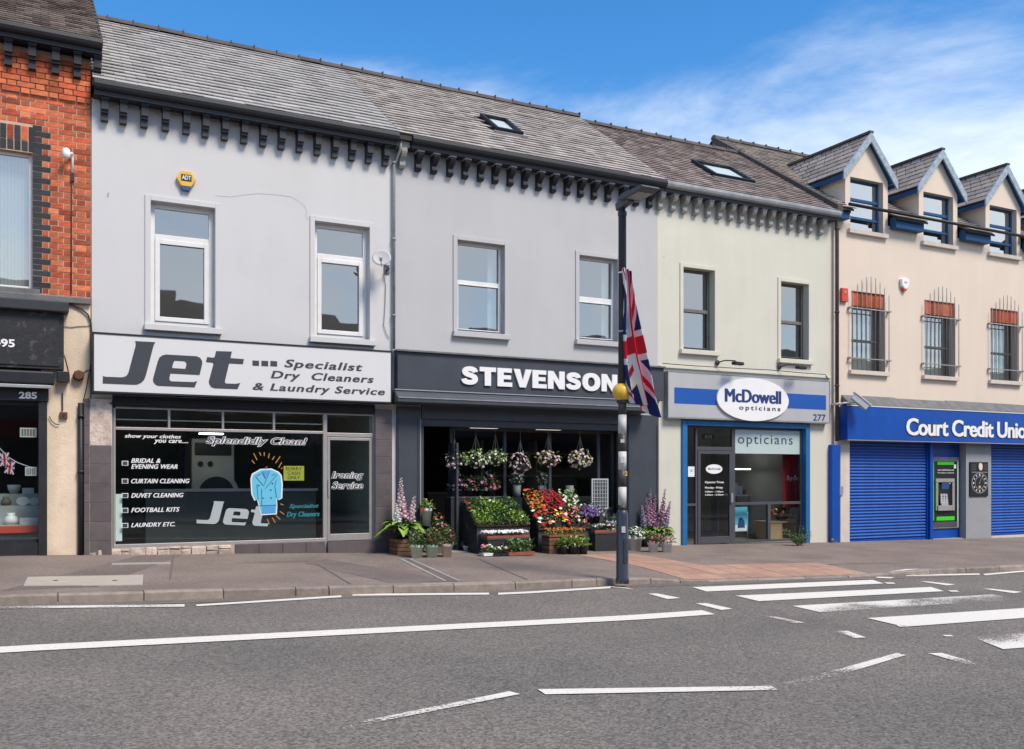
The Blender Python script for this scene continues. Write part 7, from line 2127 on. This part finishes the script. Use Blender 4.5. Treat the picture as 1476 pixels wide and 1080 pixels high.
# right stand: orange, red, white rows with begonias in front
x0, x1, yf, zf_, yb, zb = slope_stand('dark sloping flower stand with red and orange flowers', 764, 838, .05, -.60, 716, 766)
segs_ = ((.0, .30, 'orange', 'leaf_lime', 'tray of orange flowers at the left of the right stand', 55), (.31, .66, 'crimson', 'leaf_dark', 'tray of crimson flowers in the middle of the right stand', 150), (.67, .99, 'white', 'leaf_bright', 'tray of pale yellow roses at the right of the right stand', 28))
for a, c, col_, lf_, lab, nb2 in segs_:
    tray(lab, x0 + (x1 - x0) * a, x0 + (x1 - x0) * c, yf + (yb - yf) * .46, zf_ + (zb - zf_) * .46, yf + (yb - yf) * .99, zf_ + (zb - zf_) * .99, lf_, 300, .045, .12, [(col_, nb2, .055, (0, 1))], tm='soil')
for i in range(3):
    a, c = i / 3 + .005, (i + 1) / 3 - .005
    sets = ([('white', 7, .07, (0, 1)), ('red', 12, .07, (0, 1)), ('coral', 6, .07, (0, 1))], [('red', 12, .075, (0, 1)), ('yellow', 6, .10, (.1, .7)), ('white', 4, .07, (0, 1))], [('pink', 14, .065, (0, 1)), ('white', 6, .065, (0, 1)), ('red', 5, .065, (0, 1)), ('coral', 5, .065, (0, 1))])[i]
    tray(('left tray of red and white begonias on the right stand', 'middle tray of begonias with big yellow blooms on the right stand', 'right tray of pink begonias on the right stand')[i],
         x0 + (x1 - x0) * a, x0 + (x1 - x0) * c, yf + .005, zf_ + .001, yf + (yb - yf) * .44, zf_ + (zb - zf_) * .44, 'leaf_mid', 170, .045, .12, sets, tm='soil')
# crate with lime and orange plants, black pots before it
a0_, a1_, az_ = crate('brown wooden crate with lime and orange plants at the right stand', 792, 843, 773, 797, -1.02, .30)
tray('tray of lime and orange foliage plants on the brown crate', a0_, a1_, -1.02, az_ + .002, -.73, az_ + .002, 'leaf_lime', 240, .04, .11, [('orange', 60, .035, (.05, 1))])
for i, u in enumerate((812, 826, 841)):
    potted('small black pot of bright green salad plants, ' + ('left', 'middle', 'right')[i] + ' of three by the crate', u, 799, 14, 12.5, 'pot_black', 'leaf_bright', (1.1, 13), 110, .045, [('white', 4 if i == 1 else 1, .05, 1.0)], rim=False, group='black pots by the brown crate')
# purple and lilac flowers with a dark box below
xa, xb, zz1 = block('dark box carrying lilac flowers right of the begonias', 838, 872, 756, -.55, -.15)
potted('black pot of purple flowers in front of the lilac ones', 846, 757, 20, 12, 'pot_black', 'leaf_grey', (1.5, 17), 120, .045, [('purple', 60, .055, .95), ('lilac', 20, .05, 1.05)], y=-.42, zbase=zz1 + .001)
potted('black pot of pale lilac flowers behind the purple ones', 857, 750, 18, 12, 'pot_black', 'leaf_grey', (1.6, 17), 110, .045, [('lilac', 70, .05, .95), ('white', 12, .04, 1.0)], y=-.24, zbase=zz1 + .001)
xa, xb, zz2 = block('low dark box carrying white flowers beside the lamp post', 858, 892, 768, -.78, -.58)
tray('tray of white and pink flowers above the grey pots', xa, xb, -.77, zz2, -.59, zz2, 'leaf_dark', 150, .045, .10, [('white', 26, .045, (0, 1)), ('pink', 10, .045, (.2, .8))])
potted('grey bucket of grey-green plants half hidden behind the lamp post', 884, 760, 20, 16, 'pot_grey', 'leaf_grey', (1.2, 10), 110, .045, [('white', 10, .035, 1)], y=-.35, zbase=zfoot(ux(884, -.35), -.35) + .32)
o = tag(MB().box(ux(874, -.45), ux(895, -.45), -.46, -.22, zfoot(ux(884, -.35), -.35) + .002, zfoot(ux(884, -.35), -.35) + .318).build('upturned_box', 'stand_black', bevel=.01), 'upturned black box under the bucket behind the lamp post', 'box')
potted('large grey pot of white flowers left of the lamp post', 876, 792, 23, 19, 'pot_grey', 'leaf_mid', (1.2, 15), 180, .045, [('white', 60, .055, 1.0)])
potted('large grey pot of white flowers right of the lamp post', 915, 793, 23, 19, 'pot_grey', 'leaf_mid', (1.2, 16), 190, .045, [('white', 70, .055, 1.0)])
potted('green plant in a black pot right behind the lamp post', 900, 788, 14, 12, 'pot_black', 'leaf_mid', (1.1, 14), 110, .05)
# right foxgloves
q = pave(938, 788); q.z = zfoot(q.x, q.y)
rf_ = thing('foxglove_plant', 'purple foxgloves with broad leaves in a brown basket by the right pilaster', 'foxglove', q)
pot(rf_, tuple(q), .15, .19, .26, 'wood_crate')
cl = q + Vector((0, 0, .24))
bigleaves(rf_, cl + Vector((-.10, 0, .02)), 36, .50, .15, 'leaf_bright', 1.3); bigleaves(rf_, cl + Vector((.22, 0, .02)), 30, .46, .14, 'leaf_bright', 1.3)
for u, v, m_, dx_ in ((938, 703, 'bloom_mauve', -.06), (930, 716, 'bloom_mauve', -.10), (946, 712, 'bloom_mauve', 0), (957, 704, 'bloom_mauve', .18), (964, 722, 'bloom_lilac', .26), (924, 727, 'bloom_lilac', -.16), (950, 735, 'bloom_mauve', .1)):
    tx = ux(u, q.y); foxglove(rf_, Vector((q.x + dx_, q.y + R2.uniform(-.08, .08), cl.z)), uz(u, v, q.y) - cl.z, m_, (tx - q.x - dx_, 0), 52, .034)
potted('left of two small grey pots of pink flowers by the right pilaster', 941.5, 796, 17, 14, 'pot_grey', 'leaf_mid', (1.15, 15), 150, .04, [('pink', 22, .04, 1.0), ('coral', 8, .035, 1.0)])
potted('right of two small grey pots of pink flowers by the right pilaster', 961, 796, 17, 14, 'pot_grey', 'leaf_mid', (1.15, 15), 150, .04, [('pink', 30, .04, 1.0), ('blush', 8, .035, 1.0)])
# hanging baskets below the header
def basket(label, u, v, wpx, hpx, y, leaf, blooms, nl=200):
    c = pt(u, v, y); s = scale_at(c); r = wpx / 2 / s; h = hpx / 2 / s
    t = thing('hanging_basket', label, 'hanging basket', (c.x, c.y, c.z - h), 'hanging baskets of the florist')
    MB().lathe([(.02, -h * .9), (r * .35, -h * .75), (r * .55, -.05), (r * .57, 0)], (c.x, c.y, c.z), 14).build('basket', 'stand_black', t)
    b = MB(); leafset(b, (c.x, c.y, c.z), r, r * .8, h, nl, .045, droop=.9, dome=False); b.build('foliage', leaf, t)
    for bm_, n, size in blooms:
        b = MB(); bloomset(b, (c.x, c.y, c.z), r, r * .8, h, n, size, dome=False); b.build('blossoms', 'bloom_' + bm_, t)
    b = MB()
    for a in (0, 2.1, 4.2): b.tube([(c.x + r * .5 * cos(a), c.y + r * .5 * sin(a), c.z), (c.x, c.y, min(c.z + .45, zh0 - .02))], .004, 4)
    b.tube([(c.x, c.y, min(c.z + .45, zh0 - .02)), (c.x, c.y, zh0 + .0)], .004, 4)
    b.build('hanger', 'wire', t)
basket('wide hanging basket of white flowers over the open door side', 686, 662, 44, 26, .10, 'leaf_bright', [('white', 60, .05)])
basket('hanging basket of white flowers trailing next to the wide one', 714, 660, 32, 24, .14, 'leaf_bright', [('white', 40, .05)])
basket('grey hanging basket of pale flowers at the far left of the row', 655, 665, 26, 30, .12, 'leaf_grey', [('blush', 26, .045)], 120)
basket('hanging basket of drooping blush flowers in the middle of the row', 750, 668, 32, 34, .12, 'leaf_grey', [('blush', 70, .05)], 90)
basket('hanging basket of blush flowers with green trails right of the middle', 790, 661, 36, 24, .10, 'leaf_bright', [('blush', 70, .055)], 120)
basket('large round hanging basket of blush flowers at the right end', 836, 662, 36, 28, .08, 'leaf_bright', [('blush', 90, .055), ('white', 16, .05)], 110)
for lab, u, v, w, h, y, lf_, bl in (('pale bouquet standing in the left window vase', 745, 690, 22, 20, .62, 'leaf_grey', [('white', 30, .05)]), ('pale bouquet standing in the middle window vase', 781, 690, 18, 20, .62, 'leaf_grey', [('white', 30, .045)]),
                                    ('pale bouquet deep in the left of the florist window', 705, 690, 22, 22, .8, 'leaf_grey', [('white', 30, .05)])):
    c = pt(u, v, y); s = scale_at(c); t = thing('bouquet', lab, 'bouquet', (c.x, y, c.z - h / 2 / s))
    b = MB(); leafset(b, tuple(c), w / 2 / s, w / 2 / s, h / 2 / s, 60, .05, dome=False); b.build('foliage', lf_, t)
    for bm_, n, size in bl:
        b = MB(); bloomset(b, tuple(c), w / 2 / s, w / 2 / s, h / 2 / s, n, size, dome=False); b.build('blossoms', 'bloom_' + bm_, t)
    b = MB()
    for i in range(6): b.tube([(c.x + R2.uniform(-.03, .03), y + R2.uniform(-.03, .03), min(c.z - .05, uz(u, 715, y))), (c.x + R2.uniform(-.06, .06), y, c.z)], .005, 4)
    b.build('stems', 'leaf_dark', t)
# pink geranium row behind the left stand
q0 = block('dark shelf box behind the left sloping stand', 650, 722, 716, .08, .36)
for i, u in enumerate((660, 676, 692, 708)):
    potted(('first', 'second', 'third', 'fourth')[i] + ' pot of dusky pink geraniums behind the left stand, from the left', u, 716, 14, 10, 'pot_black', 'leaf_dark', (1.6, 22), 110, .05, [('pink' if i % 2 else 'mauve', 26, .05, 1.0), ('red', 4, .05, .9)], y=.20, zbase=q0[2] + .001, group='geraniums behind the left stand')
# framed display board and dark greenery at the right of the florist window
q = pt(868, 720, .02); zg_ = zfoot(q.x, .0)
fb = thing('display_board', 'pale framed board leaning in the right of the florist front', 'board', (q.x, .0, zg_))
x0, x1 = ux(853, .1), ux(877, .1); z0, z1 = uz(865, 734, .1), uz(865, 690, .1)
b = MB(); b.box(x0, x1, .10, .13, z0, z0 + .03); b.box(x0, x1, .10, .13, z1 - .03, z1); b.box(x0, x0 + .03, .10, .13, z0 + .03, z1 - .03); b.box(x1 - .03, x1, .10, .13, z0 + .03, z1 - .03)
b.build('frame', 'decal_grey', fb); MB().box(x0 + .03, x1 - .03, .11, .12, z0 + .03, z1 - .03).build('panel', 'stand_slate', fb)
for i in range(1, 6):
    xx = x0 + (x1 - x0) * i / 6; MB().box(xx - .006, xx + .006, .102, .109, z0 + .03, z1 - .03).build('wire', 'decal_grey', fb)
for i in range(1, 8):
    zz_ = z0 + (z1 - z0) * i / 8; MB().box(x0 + .03, x1 - .03, .096, .1015, zz_ - .005, zz_ + .005).build('wire', 'decal_grey', fb)
for xx in (x0 + .03, x1 - .05): MB().box(xx, xx + .02, .131, .15, zg_, z1 - .05).build('leg', 'stand_black', fb)
# weeds at the optician window, arrangement on the cabinet
q = pave(1150, 787); q.z = zfoot(q.x, q.y)
wd_ = thing('weed', 'straggly green weed growing at the foot of the optician window', 'weed', q)
b = MB()
for i in range(34):
    a = R2.uniform(0, 6.28); l_ = R2.uniform(.15, .5); tip = q + Vector((cos(a) * l_ * .75, sin(a) * l_ * .35, l_ * R2.uniform(.3, .9)))
    b.tube([q, q.lerp(tip, .6) + Vector((0, 0, .04)), tip], [.006, .004, .002], 4)
    leafset(b, tuple(tip), .05, .04, .05, 7, .03, dome=False); leafset(b, tuple(q.lerp(tip, .6)), .05, .04, .05, 6, .03, dome=False)
b.build('shoots', 'leaf_mid', wd_)
q = pave(1203, 783); q.z = zfoot(q.x, q.y)
wd2 = thing('weed', 'tiny yellowing weed at the foot of the blue post', 'weed', q); b = MB(); leafset(b, tuple(q), .10, .06, .08, 40, .03); b.build('shoots', 'leaf_lime', wd2)
c = pt(*zo(790, 800), .62)
ar = thing('flower_arrangement', 'orange and red dried flower arrangement on the pine cabinet', 'flowers', (c.x, .62, uz(*zo(710, 832), .42) + .036))
zb_ = uz(*zo(710, 832), .42) + .036
MB().lathe([(.10, 0), (.15, .10), (.14, .12)], (c.x, .62, zb_), 12).build('bowl', 'stand_black', ar)
b = MB(); leafset(b, (c.x, .62, zb_ + .1), .3, .18, .28, 140, .06); b.build('foliage', 'leaf_dark', ar)
for cname, n in (('orange', 16), ('red', 14), ('yellow', 10)):
    b = MB(); bloomset(b, (c.x - .06, .60, zb_ + .1), .26, .16, .28, n, .07); b.build('blossoms', 'bloom_' + cname, ar)
# dry cleaner interior
fz = zg(3) + .1
dm_ = thing('tumble_dryer', 'big cream tumble dryer inside the dry cleaner', 'dryer', (ux(308, 2.6), 2.6, fz))
x0, x1 = ux(276, 2.4), ux(338, 2.4); z1 = uz(280, 632, 2.4)
MB().box(x0, x1, 2.4, 3.3, fz, z1).build('body', 'machine_white', dm_, bevel=.02)
MB().box(x0 + .06, x1 - .06, 2.38, 2.399, z1 - .32, z1 - .08).build('control_panel', 'machine_dark', dm_, bevel=.02)
n_ = 28; xc, zc = (x0 + x1) / 2 + .05, z1 - 1.05
MB().prism([[(xc + .42 * cos(2 * pi * i / n_), zc + .42 * sin(2 * pi * i / n_)) for i in range(n_)]], lambda a, c, y: (a, y, c), 2.34, 2.399).build('door_ring', 'machine_white', dm_, fix=True)
MB().prism([[(xc + .33 * cos(2 * pi * i / n_), zc + .33 * sin(2 * pi * i / n_)) for i in range(n_)]], lambda a, c, y: (a, y, c), 2.32, 2.339).build('door_glass', 'machine_dark', dm_, fix=True)
for i in range(2): MB().prism([[(x0 + .16 + i * .18 + .05 * cos(2 * pi * k / 12), z1 - .48 + .05 * sin(2 * pi * k / 12)) for k in range(12)]], lambda a, c, y: (a, y, c), 2.37, 2.399).build('knob', 'machine_dark', dm_, fix=True)
ct = thing('shop_counter', 'long dark counter inside the dry cleaner', 'counter', (ux(330, 1.5), 1.5, fz))
MB().box(ux(210, 1.4), ux(455, 1.4), 1.4, 1.9, fz, uz(300, 709, 1.4)).build('front', 'counter', ct)
MB().box(ux(207, 1.38), ux(458, 1.38), 1.36, 1.94, uz(300, 708.8, 1.4), uz(300, 705, 1.4)).build('top', 'decal_grey', ct)
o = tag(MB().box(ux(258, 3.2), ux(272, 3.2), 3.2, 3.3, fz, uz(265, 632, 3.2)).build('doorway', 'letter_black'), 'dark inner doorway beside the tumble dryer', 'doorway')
tag(MB().box(ux(288, 1.6), ux(322, 1.6), 1.6, 1.7, uz(290, 626, 1.6), uz(290, 624, 1.6)).build('strip_light', 'lamp_tube'), 'lit strip light inside the dry cleaner', 'light')

# ================================================================== THE OTHER SIDE OF THE STREET (seen in the glass)
OY = -21.6
for nm, c in (('opp_brick', (.23, .10, .065)), ('opp_cream', (.5, .45, .37)), ('opp_grey', (.2, .2, .21)), ('opp_roof', (.055, .05, .05)), ('opp_dark', (.03, .032, .038)), ('opp_red', (.28, .03, .03)), ('opp_navy', (.02, .035, .08))):
    mat(nm, c, .8, .12, 2, .2, 40)
mat('opp_glass', (.03, .035, .04), .08, .05, 1, spec=.6)
def opp(label, x0, x1, h, wm, fm, sign=None, shopm='opp_dark'):
    g = zroad((x0 + x1) / 2) + .1
    t = thing('opposite_house', label, 'house', ((x0 + x1) / 2, OY, g))
    MB().box(x0, x1, OY - 7, OY, g - .5, g + h).build('wall', wm, t)
    b = MB(); xa, xb = x0 - .0, x1
    b.prism([[(OY + .35, g + h - .05), (OY - 3.5, g + h + 2.6), (OY - 7.35, g + h - .05)]], lambda a, c, x: (x, a, c), xa, xb); b.build('roof', 'opp_roof', t, fix=True)
    MB().box(x0, x1, OY + .01, OY + .32, g + h - .22, g + h - .06).build('cornice', 'opp_dark', t)
    n = max(2, int((x1 - x0) / 2.3))
    for zz_ in ([3.9] if h < 8.6 else [3.9, 6.6]):
        for i in range(n):
            c = x0 + (x1 - x0) * (i + .5) / n
            f = MB().box(c - .55, c + .55, OY + .002, OY + .06, g + zz_, g + zz_ + 1.8).build('window', 'pvc_white', t)
            MB().box(c - .47, c + .47, OY + .061, OY + .07, g + zz_ + .08, g + zz_ + .86).build('pane', 'opp_glass', f); MB().box(c - .47, c + .47, OY + .061, OY + .07, g + zz_ + .94, g + zz_ + 1.72).build('pane', 'opp_glass', f)
    MB().box(x0 + .1, x1 - .1, OY + .002, OY + .25, g + 2.65, g + 3.35).build('shop_fascia', fm, t)
    MB().box(x0 + .3, x1 - .3, OY + .002, OY + .05, g + .1, g + 2.6).build('shop_front', shopm, t)
    MB().box(x0 + .5, x1 - 1.6, OY + .051, OY + .06, g + .6, g + 2.4).build('shop_pane', 'opp_glass', t)
    if sign: obj('lettering', text_mesh(sign, x0 + .5, x1 - .5, g + 2.8, g + 3.2, OY + .251, .01, .03, face=1), 'pot_white', t)
opp('brick terrace opposite, far left behind the photographer', -14, -7.5, 7.0, 'opp_brick', 'opp_red')
opp('cream house opposite the red brick house', -7.4, -1.2, 6.2, 'opp_cream', 'opp_dark')
opp('grey house opposite the dry cleaner', -1.1, 5.4, 6.5, 'opp_grey', 'opp_red')
opp('brick house opposite with the barber sign', 5.5, 12.4, 6.3, 'opp_brick', 'opp_navy', 'TURKISH BARBERS')
opp('dark grey house opposite the optician', 12.5, 19.0, 6.0, 'opp_grey', 'opp_dark')
opp('dark brick house opposite the credit union', 19.1, 27.0, 6.4, 'opp_brick', 'opp_navy')
opp('grey house opposite, beyond the credit union', 27.1, 36.0, 6.2, 'opp_grey', 'opp_dark')
opp('added brick house opposite, second beyond the credit union', 36.1, 46.0, 6.6, 'opp_brick', 'opp_red')  # last two houses added to keep bright sky out of the optician glass
opp('added long brick house opposite at the far end of the row', 46.1, 60.0, 6.4, 'opp_brick', 'opp_dark')
